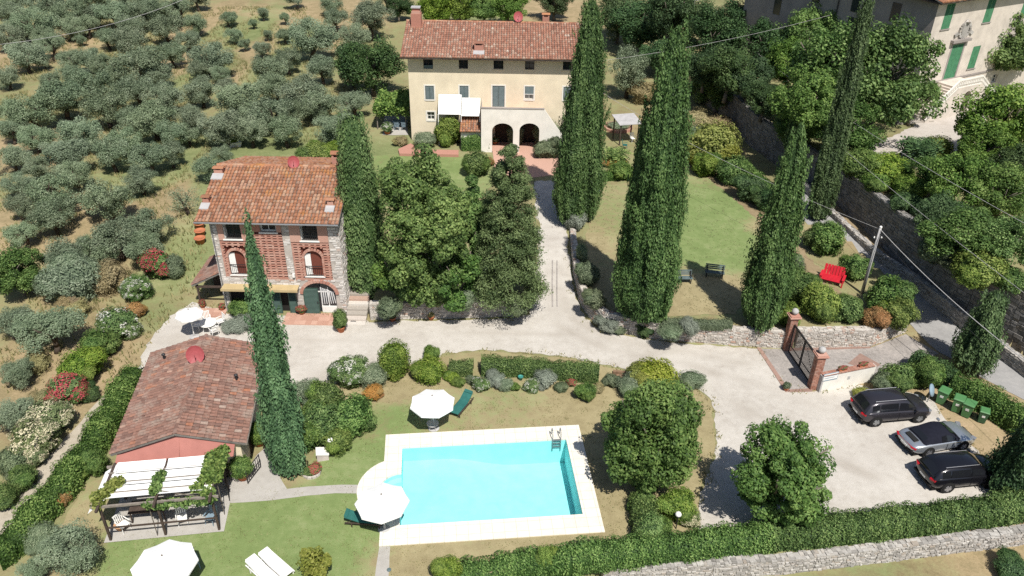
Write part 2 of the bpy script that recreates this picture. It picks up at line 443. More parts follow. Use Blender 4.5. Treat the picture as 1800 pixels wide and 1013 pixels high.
# pale gravel: drive, turning place and car park in one sheet
drive_pts = PXL([(238, 655), (262, 600), (300, 556), (338, 532), (398, 546), (398, 552), (612, 556), (630, 562), (652, 566), (656, 566), (700, 565), (800, 563), (905, 560), (930, 552),
                 (940, 520), (944, 455), (945, 398), (941, 350), (938, 318)])+PXL([(988, 318), (990, 350), (996, 398), (1000, 440), (1004, 485), (1014, 530), (1030, 560), (1056, 582), (1150, 600), (1280, 610), (1332, 614),
                 (1384, 689), (1430, 688), (1500, 672), (1545, 690), (1600, 690), (1640, 704), (1665, 738), (1700, 775), (1740, 815), (1775, 880), (1640, 905), (1480, 925), (1440, 935), (1290, 945), (1225, 930),
                 (1235, 860), (1262, 780), (1250, 700), (1205, 668), (1120, 655), (1070, 642), (1000, 628), (850, 614), (780, 622), (740, 640), (700, 640), (660, 655), (610, 665), (560, 690), (520, 705), (500, 740), (470, 745), (460, 640), (380, 615), (290, 625)])
tracks = []
for L_ in ([(962, 400), (962, 500), (975, 570), (1060, 612), (1200, 640), (1320, 672), (1480, 735)], [(978, 400), (982, 500), (1005, 560), (1080, 598), (1215, 622), (1340, 645)], [(480, 600), (600, 600), (760, 590), (900, 585), (1000, 590)], [(1320, 720), (1440, 800), (1560, 850)], [(1250, 660), (1330, 760), (1420, 850)]):
    for (a_, b_) in zip(L_, L_[1:]):
        tracks += [(a_[0]+(b_[0]-a_[0])*k/6, a_[1]+(b_[1]-a_[1])*k/6, 0.5, 0.42) for k in range(6)]
sheet('gravel_driveway', drive_pts, 'gravel', 0.012, 0.6, 0.12, greens=tracks+[(1530, 800, 1.6, 0.3), (1240, 860, 2.0, 0.3), (560, 660, 2.0, 0.3), (300, 600, 2.5, 0.35), (1400, 900, 2.0, 0.4), (1690, 800, 1.5, 0.5)], zf=flat0, base_green=0.08, res=0.35)
# garden track on the left
tr_l = [(236, 655), (205, 672), (160, 722), (105, 782), (55, 838), (20, 878), (-40, 940)]
tr_r = [(-40, 995), (20, 925), (70, 862), (120, 803), (178, 735), (222, 690), (262, 640)]
sheet('garden_track', PXL(tr_l)+PXL(tr_r), 'track', 0.012, 0.8, 0.12, zf=flat0)
# lawns
sheet('pool_lawn', PXL([(600, 672), (660, 658), (700, 643), (742, 643), (780, 625), (850, 617), (1000, 631), (1070, 645), (1120, 658), (1205, 671), (1248, 702), (1259, 780), (1233, 860), (1222, 930), (1130, 960), (960, 990), (790, 1018), (720, 1045), (500, 1060), (60, 1070), (10, 1040), (60, 985), (110, 920),
      (150, 850), (180, 842), (400, 842), (470, 846), (540, 820), (560, 790), (530, 740), (560, 692)]), 'lawn', 0.016, 0.7, 0.12, greens=[
      (560, 920, 4.5, 0.45), (690, 720, 2.2, 0.5), (620, 810, 2.0, 0.5), (900, 705, 2.6, 0.22), (960, 700, 1.2, 0.25), (830, 720, 1.5, 0.15), (850, 975, 1.2, 0.3), (1070, 860, 1.0, 0.3), (1040, 690, 3, -0.55), (1080, 900, 3, -0.75), (1200, 720, 5, -0.5), (1200, 850, 4, -0.5), (900, 640, 5, -0.2), (700, 660, 3, -0.4), (600, 700, 3, -0.3), (900, 985, 3, -0.5), (760, 985, 2.5, -0.35), (680, 990, 1.5, -0.3),
      (490, 930, 4, 0.3), (330, 930, 3, 0.45), (420, 985, 3, 0.35), (250, 960, 2.2, 0.4), (190, 860, 2.5, -0.1), (110, 960, 2, -0.5), (520, 840, 1.6, -0.6), (700, 680, 1.6, -0.7), (860, 740, 2.5, -0.25), (980, 720, 2, -0.2),
      (640, 760, 1.3, -0.2), (450, 840, 1.5, -0.3)], zf=flat0, base_green=0.5, hole=in_pool)
sheet('upper_lawn', [(p.x, p.y) for p in [G(u, v, 1.2) for (u, v) in [(1030, 415), (1046, 350), (1066, 326), (1118, 322), (1190, 300), (1230, 302), (1290, 350), (1340, 395), (1330, 450), (1318, 520), (1290, 552), (1150, 556), (1080, 545), (1040, 500)]]],
      'lawn', 0.02, 0.7, 0.12, greens=[(1270, 380, 5.5, 0.6), (1230, 430, 5, 0.5), (1290, 440, 3.5, 0.4), (1210, 330, 3, 0.2), (1060, 360, 3, 0.1), (1060, 400, 3, 0.0), (1030, 430, 2, -0.5), (1200, 540, 4, -0.8), (1290, 520, 3, -0.6), (1130, 520, 3, -0.6), (1330, 400, 2, -0.7)], zf=lambda x, y: 1.2, base_green=0.40)
sheet('house_lawn', [(p.x, p.y) for p in [G(u, v, 1.2) for (u, v) in [(640, 275), (700, 272), (860, 278), (865, 330), (820, 360), (700, 350), (660, 330)]]], 'lawn', 0.024, 1.0, 0.15, greens=[(760, 300, 8, 0.35)], zf=lambda x, y: 1.2)
# road beyond the gate, climbing past the tall wall
rd_r = [(1905, 735), (1800, 655), (1715, 592), (1655, 546), (1612, 512), (1560, 472), (1500, 415), (1452, 372), (1392, 312)]
rd_l = [(1350, 330), (1420, 395), (1480, 450), (1540, 510), (1590, 560), (1640, 612), (1700, 650), (1800, 703), (1905, 790)]
sheet('road', PXL(rd_r)+PXL(rd_l), 'asphalt', 0.02, 1.2, 0.05, zf=flat0)
sheet('roadside_verge', PXL([(1396, 306), (1456, 368), (1504, 411), (1564, 466), (1620, 512), (1662, 545), (1722, 592), (1806, 655), (1806, 630), (1665, 543), (1565, 450), (1468, 357), (1420, 326)]), 'bank_earth', 0.006, 1.0, 0.05, zf=flat0)
# concrete paths
sheet('pool_path', PXL([(398, 858), (440, 858), (488, 862), (540, 856), (600, 853), (630, 853), (632, 868), (590, 868), (540, 872), (480, 880), (430, 884), (390, 886)]), 'concrete_path', 0.03, 0.6, 0.01, zf=flat0)
sheet('shed_terrace_path', PXL([(470, 785), (487, 785), (487, 815), (492, 840), (505, 861), (440, 878), (400, 880), (402, 838), (428, 838), (452, 800)]), 'concrete_path', 0.036, 0.6, 0.01, zf=flat0)
sheet('garden_path', PXL([(667, 962), (686, 961), (684, 1000), (678, 1060), (655, 1060), (661, 1000)]), 'concrete_path', 0.03, 0.6, 0.01, zf=flat0)
# villa forecourt
sheet('villa_forecourt', [(p.x, p.y) for p in [G(u, v, VILLA_Z) for (u, v) in [(1520, 262), (1600, 225), (1660, 180), (1740, 190), (1730, 230), (1650, 290), (1570, 300)]]], 'villa_gravel', 0.03, 1.2, 0.2)
sheet('leaf_litter', [(p.x, p.y) for p in [G(u, v, 1.2) for (u, v) in [(1215, 235), (1262, 290), (1330, 345), (1385, 410), (1440, 470), (1480, 520), (1440, 520), (1400, 470), (1345, 398), (1290, 352), (1228, 304), (1205, 290)]]], 'bank_earth', 0.012, 1.0, 0.2, zf=lambda x, y: 1.2)
# ================================================================== BUILDINGS AND WALLS
TERR = [(0.0, (0.25, 0.12, 0.075)), (0.25, (0.36, 0.17, 0.10)), (0.5, (0.44, 0.21, 0.12)), (0.72, (0.40, 0.215, 0.145)), (0.9, (0.48, 0.30, 0.20)), (1.0, (0.30, 0.18, 0.13))]
rnd_mat('roof_tiles_orange', TERR, 0.9, 0.15, 9.0, 0.5, 0.4, lichen=((0.42, 0.19, 0.05), 0.54, 0.55))
rnd_mat('roof_tiles_rose', [(0.0, (0.27, 0.13, 0.09)), (0.3, (0.36, 0.175, 0.12)), (0.6, (0.42, 0.205, 0.14)), (0.9, (0.39, 0.235, 0.17)), (0.985, (0.48, 0.34, 0.26)), (1.0, (0.62, 0.52, 0.43))], 0.9, 0.15, 9.0, 0.45, 0.4, lichen=((0.40, 0.30, 0.22), 0.57, 0.4))
rnd_mat('roof_tiles_dark', [(0.0, (0.20, 0.12, 0.098)), (0.3, (0.26, 0.15, 0.118)), (0.6, (0.295, 0.16, 0.122)), (0.85, (0.30, 0.195, 0.16)), (0.96, (0.38, 0.165, 0.10)), (1.0, (0.40, 0.31, 0.26))], 0.92, 0.12, 7.0, 0.5, 0.4, lichen=((0.29, 0.24, 0.20), 0.52, 0.55))
rnd_mat('stone_pale', [(0.0, (0.36, 0.325, 0.285)), (0.3, (0.48, 0.44, 0.39)), (0.6, (0.56, 0.52, 0.47)), (0.85, (0.62, 0.58, 0.53)), (0.95, (0.44, 0.33, 0.27)), (1.0, (0.46, 0.28, 0.21))], 0.9, 0.15, 10.0, 0.35, 0.5)
rnd_mat('stone_white', [(0.0, (0.46, 0.42, 0.385)), (0.3, (0.56, 0.525, 0.49)), (0.6, (0.63, 0.595, 0.56)), (0.9, (0.68, 0.645, 0.61)), (0.97, (0.50, 0.42, 0.37)), (1.0, (0.50, 0.34, 0.27))], 0.9, 0.15, 10.0, 0.3, 0.5)
rnd_mat('stone_grey', [(0.0, (0.26, 0.245, 0.225)), (0.3, (0.38, 0.36, 0.335)), (0.6, (0.48, 0.455, 0.425)), (0.85, (0.56, 0.535, 0.50)), (1.0, (0.38, 0.33, 0.28))], 0.92, 0.12, 8.0, 0.5, 0.5)
rnd_mat('stone_shaded', [(0.0, (0.17, 0.165, 0.155)), (0.4, (0.26, 0.25, 0.24)), (0.8, (0.34, 0.325, 0.31)), (1.0, (0.25, 0.22, 0.18))], 0.92, 0.12, 6.0, 0.5, 0.5)  # darkened stone: the tall wall's shade is in this colour
rnd_mat('brick', [(0.0, (0.29, 0.135, 0.095)), (0.4, (0.37, 0.185, 0.135)), (0.8, (0.42, 0.235, 0.18)), (1.0, (0.34, 0.22, 0.175))], 0.9, 0.15, 14.0, 0.35, 0.3)
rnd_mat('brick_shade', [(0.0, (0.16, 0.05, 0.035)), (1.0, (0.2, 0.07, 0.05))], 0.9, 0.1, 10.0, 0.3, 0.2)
rnd_mat('brick_pink', [(0.0, (0.42, 0.20, 0.15)), (0.5, (0.5, 0.27, 0.21)), (1.0, (0.55, 0.34, 0.27))], 0.9, 0.15, 14.0, 0.35, 0.3)
rnd_mat('brick_worn', [(0.0, (0.30, 0.20, 0.165)), (1.0, (0.38, 0.25, 0.205))], 0.9, 0.1, 8.0, 0.4, 0.3)
rnd_mat('terracotta_floor', [(0.0, (0.44, 0.25, 0.185)), (0.5, (0.50, 0.30, 0.23)), (1.0, (0.55, 0.35, 0.27))], 0.85, 0.2, 10.0, 0.25, 0.1)
plain('yellow_plaster', (0.70, 0.61, 0.46), 0.9, 0.15, 0, 0.11, 0.5, 0.15)
plain('white_plaster', (0.72, 0.69, 0.63), 0.9, 0.15, 0, 0.09, 1.1, 0.1)
plain('villa_plaster', (0.58, 0.52, 0.455), 0.9, 0.15, 0, 0.16, 0.8, 0.15)
plain('grey_and_shaded_plaster', (0.30, 0.27, 0.25), 0.9, 0.15, 0, 0.15, 0.6, 0.1)  # grey trim, and the villa flank with its shade in the colour
plain('mortar', (0.44, 0.40, 0.36), 0.95, 0.1, 0, 0.2, 2.5, 0.3)
plain('mortar_dark', (0.17, 0.16, 0.145), 0.95, 0.1, 0, 0.2, 2.5, 0.3)
plain('green_paint', (0.035, 0.075, 0.058), 0.5, 0.4, 0, 0.2, 3.0)
plain('villa_green_paint', (0.07, 0.22, 0.11), 0.6, 0.35, 0, 0.2, 2.0)
plain('grey_blue_paint', (0.11, 0.15, 0.155), 0.55, 0.35, 0, 0.2, 3.0)
plain('white_paint', (0.76, 0.75, 0.72), 0.55, 0.35, 0, 0.06, 2.0)
plain('grey_metal', (0.33, 0.34, 0.35), 0.45, 0.5, 0.7, 0.12, 3.0)
plain('dark_metal', (0.035, 0.035, 0.038), 0.5, 0.5, 0.3, 0.2, 3.0)
plain('lead_flashing', (0.40, 0.39, 0.39), 0.75, 0.3, 0.0, 0.15, 2.0)
plain('red_dish_paint', (0.32, 0.07, 0.075), 0.55, 0.35, 0, 0.15, 2.0)
plain('awning_yellow', (0.44, 0.345, 0.19), 0.85, 0.1, 0, 0.1, 1.5)
plain('awning_rose', (0.36, 0.155, 0.13), 0.85, 0.1, 0, 0.09, 1.2)
plain('canvas_white', (0.86, 0.86, 0.84), 0.85, 0.1, 0, 0.03, 1.0)
plain('dark_wood', (0.075, 0.055, 0.045), 0.8, 0.2, 0, 0.3, 4.0)
plain('grey_wood', (0.24, 0.21, 0.18), 0.85, 0.2, 0, 0.25, 4.0)
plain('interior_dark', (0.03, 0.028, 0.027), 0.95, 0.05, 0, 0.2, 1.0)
plain('curtain', (0.62, 0.62, 0.62), 0.9, 0.1, 0, 0.08, 4.0)
n_ = NT('window_glass'); n_.set(0.12, 0.6); n_.base((0.025, 0.03, 0.035))
n_.bump(n_.noise(1.3, 2), 0.08, 0.05)

class Face:
    """vertical plane of a facade from ground point a to b; local x along it, y into the house, z up"""
    def __init__(s, a, b, z0):
        s.o = Vector((a.x, a.y, z0)); d = Vector((b.x-a.x, b.y-a.y, 0)); s.W = d.length; s.t = d/s.W
        s.inn = Vector((-s.t.y, s.t.x, 0)); s.rz = math.atan2(s.t.y, s.t.x)
    def at(s, u, v, off=0.0):
        d = ray(u, v); c = Vector((0, 0, CAMZ)); p0 = s.o+s.inn*off
        k = (p0-c).dot(s.inn)/d.dot(s.inn); p = c+d*k
        return (p-s.o).dot(s.t), p.z-s.o.z
    def rect(s, u0, u1, v0, v1, off=0.0):
        um, vm = (u0+u1)/2, (v0+v1)/2
        a = s.at(u0, vm, off)[0]; b = s.at(u1, vm, off)[0]; t = s.at(um, v0, off)[1]; l = s.at(um, v1, off)[1]
        return a, b, l, t
    def w(s, x, y, z): return s.o+s.t*x+s.inn*y+Vector((0, 0, z))
def wall_holes(mb, W, H, holes, d=0.3, x0=0.0):
    xs_ = sorted(set([x0, W]+[h[0] for h in holes]+[h[1] for h in holes])); zs_ = sorted(set([0, H]+[h[2] for h in holes]+[h[3] for h in holes]))
    xs_ = [x for x in xs_ if x0 <= x <= W]; zs_ = [z for z in zs_ if 0 <= z <= H]
    for i in range(len(xs_)-1):
        for j in range(len(zs_)-1):
            cx, cz = (xs_[i]+xs_[i+1])/2, (zs_[j]+zs_[j+1])/2
            if any(h[0] < cx < h[1] and h[2] < cz < h[3] for h in holes): continue
            a, b, c_, e = xs_[i], xs_[i+1], zs_[j], zs_[j+1]
            mb.add([(a, 0, c_), (b, 0, c_), (b, 0, e), (a, 0, e)], [(0, 1, 2, 3)], 0.5)
    for h in holes:
        a, b, l, t = h[:4]
        arch = len(h) > 4 and h[4]
        if not arch:
            mb.add([(a, 0, l), (b, 0, l), (b, 0, t), (a, 0, t), (a, d, l), (b, d, l), (b, d, t), (a, d, t)], [(0, 4, 5, 1), (1, 5, 6, 2), (2, 6, 7, 3), (3, 7, 4, 0)], 0.5)
        else:
            rx = (b-a)/2; rz_ = min(t-l, rx*arch); sp = t-rz_; N = 10; m = (a+b)/2
            arc = [(m-rx*math.cos(math.pi*k/N), sp+rz_*math.sin(math.pi*k/N)) for k in range(N+1)]
            for k in range(N):
                p, q = arc[k], arc[k+1]
                mb.add([(p[0], 0, p[1]), (q[0], 0, q[1]), (q[0], 0, t), (p[0], 0, t)], [(0, 1, 2, 3)], 0.5)
                mb.add([(p[0], 0, p[1]), (q[0], 0, q[1]), (q[0], d, q[1]), (p[0], d, p[1])], [(0, 3, 2, 1)], 0.5)
            mb.add([(a, 0, l), (b, 0, l), (b, d, l), (a, d, l)], [(0, 3, 2, 1)], 0.5)
            mb.add([(a, 0, l), (a, 0, sp), (a, d, sp), (a, d, l)], [(0, 1, 2, 3)], 0.5)
            mb.add([(b, 0, l), (b, 0, sp), (b, d, sp), (b, d, l)], [(0, 3, 2, 1)], 0.5)
def stone_face(mb, W, H, excl, rr, ch=(0.13, 0.22), cl=(0.2, 0.5), proud=(0.012, 0.05), x0=0.0, z0=0.0, f=None):
    """rough courses of stones on a wall face, as real blocks with joints between them"""
    z = z0
    while z < H-0.05:
        h = min(rr.uniform(*ch), H-z); x = x0+rr.uniform(-0.2, 0)
        while x < W:
            l = rr.uniform(*cl); a, b = max(x, x0), min(x+l, W); x += l
            if b-a < 0.06: continue
            zz0, zz1 = z+rr.uniform(0, 0.015), z+h-rr.uniform(0.008, 0.025)
            if any(e[0] < b-0.02 and e[1] > a+0.02 and e[2] < zz1-0.02 and e[3] > zz0+0.02 for e in excl): continue
            p = rr.uniform(*proud); j = lambda: rr.uniform(-0.026, 0.026)
            P = [(a+0.008, 0.02, zz0), (b-0.008, 0.02, zz0), (b-0.008, 0.02, zz1), (a+0.008, 0.02, zz1),
                 (a+0.02+j(), -p+j()*0.5, zz0+0.012+j()*0.5), (b-0.02+j(), -p+j()*0.5, zz0+0.012+j()*0.5), (b-0.02+j(), -p+j()*0.5, zz1-0.012+j()*0.5), (a+0.02+j(), -p+j()*0.5, zz1-0.012+j()*0.5)]
            if f: P = [f(q) for q in P]
            mb.add(P, [(4, 5, 6, 7), (0, 1, 5, 4), (1, 2, 6, 5), (2, 3, 7, 6), (3, 0, 4, 7)], rr.random())
        z += h
TILE_ME = {}
def tile_shape(w, L):
    """one barrel tile: x across, y up the slope, z off the roof"""
    V = []; N = 4
    for (y, r0, zz) in ((0.0, w*0.47, 0.055), (L, w*0.38, 0.018)):
        for k in range(N+1):
            t = math.pi*k/N; V.append((-r0*math.cos(t), y, zz+r0*0.62*math.sin(t)))
    F = [(k, k+1, N+2+k, N+1+k) for k in range(N)]
    V += [(-w*0.47, 0, 0.0), (w*0.47, 0, 0.0)]
    F.append(tuple([2*N+2]+[2*N+3]+[k for k in range(N, -1, -1)]))
    return V, F
def tile_slope(roof, A, B, C, D, mat, singles=0, w=0.245, ex=0.34, seed=1, deck_mat='mortar_dark', tiles_name='tiles'):
    """a roof slope of barrel tiles: A,B along the eave, C,D along the ridge (local to the house)"""
    A, B, C, D = Vector(A), Vector(B), Vector(C), Vector(D); rr = random.Random(seed)
    e1 = (B-A).normalized(); up = ((D-A)-e1*(D-A).dot(e1)); SL = up.length; e2 = up/SL; nn = e1.cross(e2)
    wid = (B-A).length; nc = max(1, round(wid/w)); w_ = wid/nc; nr = max(1, round(SL/ex)); ex_ = SL/nr
    TV, TF = tile_shape(w_, ex_*1.22)
    mb = MB(); deck = MB()
    th = 0.09
    P = [A, B, C, D]; deck.add([p for p in P]+[p-nn*th for p in P], [(0, 1, 2, 3), (7, 6, 5, 4), (0, 4, 5, 1), (1, 5, 6, 2), (2, 6, 7, 3), (3, 7, 4, 0)], 0.3)
    deck.build('roof_deck', deck_mat, roof)
    me = None
    if singles:
        me = bpy.data.meshes.new('tile'); me.from_pydata(TV, [], TF); me.materials.append(MATS[mat])
        at = me.attributes.new('rnd', 'FLOAT', 'FACE'); at.data.foreach_set('value', [0.0]*len(TF))
    shear = (D-A).dot(e1)
    done = 0
    for j in range(nr):
        for i in range(nc):
            o = A+e1*((i+0.5)*w_+shear*j/nr+rr.uniform(-0.012, 0.012))+e2*(j*ex_+rr.uniform(-0.02, 0.02)-0.03)+nn*(0.004+rr.uniform(0, 0.012))
            tw = rr.uniform(-0.03, 0.03)
            x_ = e1*math.cos(tw)+e2*math.sin(tw); y_ = e2*math.cos(tw)-e1*math.sin(tw)
            if done < singles:
                ob = bpy.data.objects.new('tile', me); COL.objects.link(ob); ob.parent = roof
                Mx = Matrix((x_, y_, nn)).transposed().to_4x4(); Mx.translation = o; ob.matrix_local = Mx; done += 1
            else:
                mb.add([o+x_*p[0]+y_*p[1]+nn*p[2] for p in TV], TF, rr.random())
    if mb.f: stuff(mb.build(tiles_name, mat, roof))
    return e1, e2, nn
def ridge_caps(roof, A, B, mat, w=0.3, seed=3):
    A, B = Vector(A), Vector(B); d = B-A; L = d.length; e = d/L; n = int(L/0.38); mb = MB(); s_ = Vector((0, 0, 1)); c_ = e.cross(s_).normalized(); rr = random.Random(seed)
    for i in range(n):
        p0 = A+e*(i*L/n); p1 = A+e*((i+1.15)*L/n); rings = []
        for p, r0 in ((p0, w*0.5), (p1, w*0.42)):
            rings.append([p+c_*r0*math.cos(t)+s_*(r0*0.75*math.sin(t)-0.02) for t in [math.pi*k/5 for k in range(6)]])
        mb.loft(rings, False, False, rr.random())
    return stuff(mb.build('ridge_tiles', mat, roof))
def chimney(roof, p, w, d, h, mat='brick_pink', cap='roof_tiles_orange', flash=True):
    mb = MB(); x, y, z = p
    mb.bb(x-w/2, x+w/2, y-d/2, y+d/2, z-0.6, z+h*0.62, 0.4)
    for sx in (-1, 1): mb.bb(x+sx*(w/2-0.07)-0.07, x+sx*(w/2-0.07)+0.07, y-d/2, y+d/2, z+h*0.62, z+h*0.86, 0.6)
    mb.bb(x-w/2+0.05, x+w/2-0.05, y-0.05, y+0.05, z+h*0.62, z+h*0.86, 0.2)
    mb.cm = 1
    mb.add([(x-w/2-0.09, y-d/2-0.08, z+h*0.86), (x+w/2+0.09, y-d/2-0.08, z+h*0.86), (x+w/2+0.09, y+d/2+0.08, z+h*0.86), (x-w/2-0.09, y+d/2+0.08, z+h*0.86),
            (x-w/2-0.09, y, z+h), (x+w/2+0.09, y, z+h)], [(3, 2, 1, 0), (0, 1, 5, 4), (2, 3, 4, 5), (0, 4, 3), (1, 2, 5)], 0.3)
    if flash:
        mb.cm = 2; y0_, y1_ = y-d/2-0.6, y-d/2-0.01; zz = lambda q: z+(q-y)*0.306+0.15; mb.add([(x-w/2-0.1, y0_, zz(y0_)), (x+w/2+0.1, y0_, zz(y0_)), (x+w/2+0.1, y1_, zz(y1_)), (x-w/2-0.1, y1_, zz(y1_))]+[(x-w/2-0.1, y0_, zz(y0_)-0.12), (x+w/2+0.1, y0_, zz(y0_)-0.12), (x+w/2+0.1, y1_, zz(y1_)-0.12), (x-w/2-0.1, y1_, zz(y1_)-0.12)], [(0, 1, 2, 3), (0, 4, 5, 1), (1, 5, 6, 2), (3, 7, 4, 0)], 0.5)
    return mb.build('chimney', [mat, cap, 'lead_flashing'], roof)
def dish(roof, p, r=0.42, az=0.3):
    mb = MB(); N = 14; rings = []
    for (rr_, dd) in ((0.02, 0.0), (r*0.4, 0.02), (r*0.75, 0.07), (r, 0.13)):
        rings.append([(rr_*math.cos(2*math.pi*k/N), -dd, rr_*1.1*math.sin(2*math.pi*k/N)) for k in range(N)])
    mb.loft(rings, False); mb.add(rings[0], [tuple(range(N))])
    mb.path([(0, 0.02, 0), (0, 0.22, -0.1), (0, 0.22, -0.9)], 0.03, 6); mb.path([(0, -0.1, -r), (0, -0.45, 0)], 0.015, 5)
    mb.box((0, -0.47, 0.02), (0.07, 0.12, 0.07))
    T = Matrix.Translation(p) @ Matrix.Rotation(az, 4, 'Z') @ Matrix.Rotation(-0.45, 4, 'X')
    return mb.xf(T).build('satellite_dish', 'red_dish_paint', roof)
def window(parent, x0, x1, z0, z1, y=0.24, frame='white_paint', glass='window_glass', bars=(1, 1), fw=0.06, name='window', sill=None):
    f = MB(); f.bb(x0, x0+fw, y-0.03, y+0.03, z0, z1); f.bb(x1-fw, x1, y-0.03, y+0.03, z0, z1); f.bb(x0+fw, x1-fw, y-0.028, y+0.028, z0, z0+fw); f.bb(x0+fw, x1-fw, y-0.028, y+0.028, z1-fw, z1)
    for k in range(bars[0]):
        x = x0+(x1-x0)*(k+1)/(bars[0]+1); f.bb(x-0.025, x+0.025, y-0.02, y+0.02, z0+fw, z1-fw)
    for k in range(bars[1]):
        z = z0+(z1-z0)*(k+1)/(bars[1]+1); f.bb(x0+fw, x1-fw, y-0.016, y+0.016, z-0.02, z+0.02)
    o = f.build(name, frame, parent)
    MB().add([(x0+0.01, y+0.01, z0+0.01), (x1-0.01, y+0.01, z0+0.01), (x1-0.01, y+0.01, z1-0.01), (x0+0.01, y+0.01, z1-0.01)], [(0, 1, 2, 3)]).build('pane', glass, o)
    if sill: MB().bb(x0-0.1, x1+0.1, -0.10, 0.10, z0-0.09, z0).build('sill', sill, o)
    return o
def shutter(parent, x0, x1, z0, z1, y, mat, rot=0.0, hinge=None, name='shutter', slats=True):
    """louvred leaf; each slat is real"""
    mb = MB(); fw = 0.07; W = x1-x0
    mb.bb(0, fw, -0.02, 0.02, z0, z1); mb.bb(W-fw, W, -0.02, 0.02, z0, z1); mb.bb(fw, W-fw, -0.019, 0.019, z0, z0+fw); mb.bb(fw, W-fw, -0.019, 0.019, z1-fw, z1)
    if slats:
        n = max(3, int((z1-z0)/0.11)); Mr = Matrix.Rotation(-0.7, 3, 'X')
        for k in range(n):
            z = z0+fw+(z1-z0-2*fw)*(k+0.5)/n; mb.box((W/2, 0, z), (W-2*fw, 0.012, 0.10), M=Mr)
    else: mb.bb(fw, W-fw, -0.012, 0.012, z0+fw, z1-fw)
    T = Matrix.Translation((x0 if hinge != 'R' else x1, y, 0)) @ Matrix.Rotation(rot, 4, 'Z')
    if hinge == 'R': T = T @ Matrix.Translation((-W, 0, 0))
    return mb.xf(T).build(name, mat, parent)
def surround(parent, x0, x1, z0, z1, mat, w=0.14, arch=0):
    mb = MB()
    mb.bb(x0-w, x0, -0.025, 0.05, z0-w, z1+w); mb.bb(x1, x1+w, -0.025, 0.05, z0-w, z1+w)
    mb.bb(x0, x1, -0.025, 0.05, z1, z1+w); mb.bb(x0, x1, -0.06, 0.05, z0-w, z0)
    return mb.build('window_surround', mat, parent)
def railing(parent, x0, x1, z0, z1, y, mat='dark_metal'):
    mb = MB(); mb.bb(x0, x1, y-0.02, y+0.02, z1-0.04, z1); mb.bb(x0, x1, y-0.02, y+0.02, z0, z0+0.03)
    n = max(3, int((x1-x0)/0.12))
    for k in range(n+1): mb.tube((x0+(x1-x0)*k/n, y, z0), (x0+(x1-x0)*k/n, y, z1), 0.012, n=5)
    return mb.build('railing', mat, parent)
def house_shell(parent, W, H, D, mat, gable=None, name='wall'):
    """side and back walls"""
    mb = MB()
    mb.add([(0, 0, 0), (0, D, 0), (0, D, H), (0, 0, H)], [(0, 3, 2, 1)][::-1], 0.5)
    mb.add([(W, 0, 0), (W, D, 0), (W, D, H), (W, 0, H)], [(0, 1, 2, 3)], 0.5)
    mb.add([(0, D, 0), (W, D, 0), (W, D, H), (0, D, H)], [(3, 2, 1, 0)], 0.5)
    if gable:
        gy, gz = gable
        mb.add([(0, 0, H), (0, D, H), (0, gy, gz)], [(0, 1, 2)], 0.5); mb.add([(W, 0, H), (W, D, H), (W, gy, gz)], [(0, 1, 2)], 0.5)
    return mb.build(name, mat, parent)

# ------------------------------------------------------------------ the stone and brick house with the orange roof
fT = Face(G(399, 549), G(611, 553), 0.0)
TW = fT.W; TH_ = 7.55; TD = 10.2
tower = thing('stone_house', 'three storey stone and brick house with orange tiled roof and yellow awning', 'house', fT.o, fT.rz)
def rT(u0, u1, v0, v1, off=0): return fT.rect(u0, u1, v0, v1, off)
w_l2 = rT(392, 422, 384, 420); w_l1 = rT(403, 432, 440, 482); w_m2 = rT(456, 484, 384, 408); w_r2 = rT(527, 557, 385, 423); w_r1 = rT(536, 567, 441, 485)
d_mid = rT(480, 523, 512, 551); d_arch = rT(535, 591, 497, 552)
d_mid = (d_mid[0], d_mid[1], 0.0, d_mid[3]); d_arch = (d_arch[0], d_arch[1], 0.0, d_arch[3])
d_left = (rT(405, 440, 515, 545)[0], rT(405, 440, 515, 545)[1], 0.0, d_mid[3])
clampz = lambda r: (r[0], r[1], r[2], min(r[3], TH_-0.18))
w_l2, w_m2, w_r2 = clampz(w_l2), clampz(w_m2), clampz(w_r2)
p_mid = rT(451, 501, 408, 489); p_right = rT(513, 579, 385, 491); p_left = rT(388, 440, 385, 484)
p_right = (p_right[0], p_right[1], p_right[2], TH_); p_left = (p_left[0], p_left[1], p_left[2], TH_)
p_midf = (p_mid[0], p_mid[1], p_mid[2], TH_)
lat_r = (p_right[0], p_right[1], p_right[2], w_r2[2]-0.12); lat_l = (p_left[0], p_left[1], p_left[2], w_l2[2]-0.12)
holes = [w_l2+(0,), w_l1+(1.0,), w_m2+(0,), w_r2+(0,), w_r1+(1.0,), d_mid+(0,), d_arch+(0.8,), d_left+(0,)]
mb = MB(); wall_holes(mb, TW, TH_, [w_l2+(0,), w_m2+(0,), w_r2+(0,), d_mid+(0,), d_arch+(0.8,), d_left+(0,), tuple(p_mid)+(0,), lat_r+(0,), lat_l+(0,)], 0.35); mb.build('wall', 'mortar', tower)
for r_ in (tuple(p_mid), lat_r, lat_l): MB().bb(r_[0], r_[1], 0.16, 0.2, r_[2], r_[3]).build('lattice_backing', 'brick_shade', tower)  # dark red backing: shade inside the slots put into its colour
house_shell(tower, TW, TH_, TD, 'mortar', (TD*0.5, TH_+1.6), 'side_wall')
rr = random.Random(5); mb = MB()
big = [(h[0]-0.08, h[1]+0.08, h[2]-0.05, h[3]+0.1) for h in holes]+[p_mid[:2]+(p_mid[2], TH_+1), p_right[:2]+(p_right[2], TH_+1), p_left[:2]+(p_left[2], TH_+1)]
stone_face(mb, TW, TH_, big, rr)
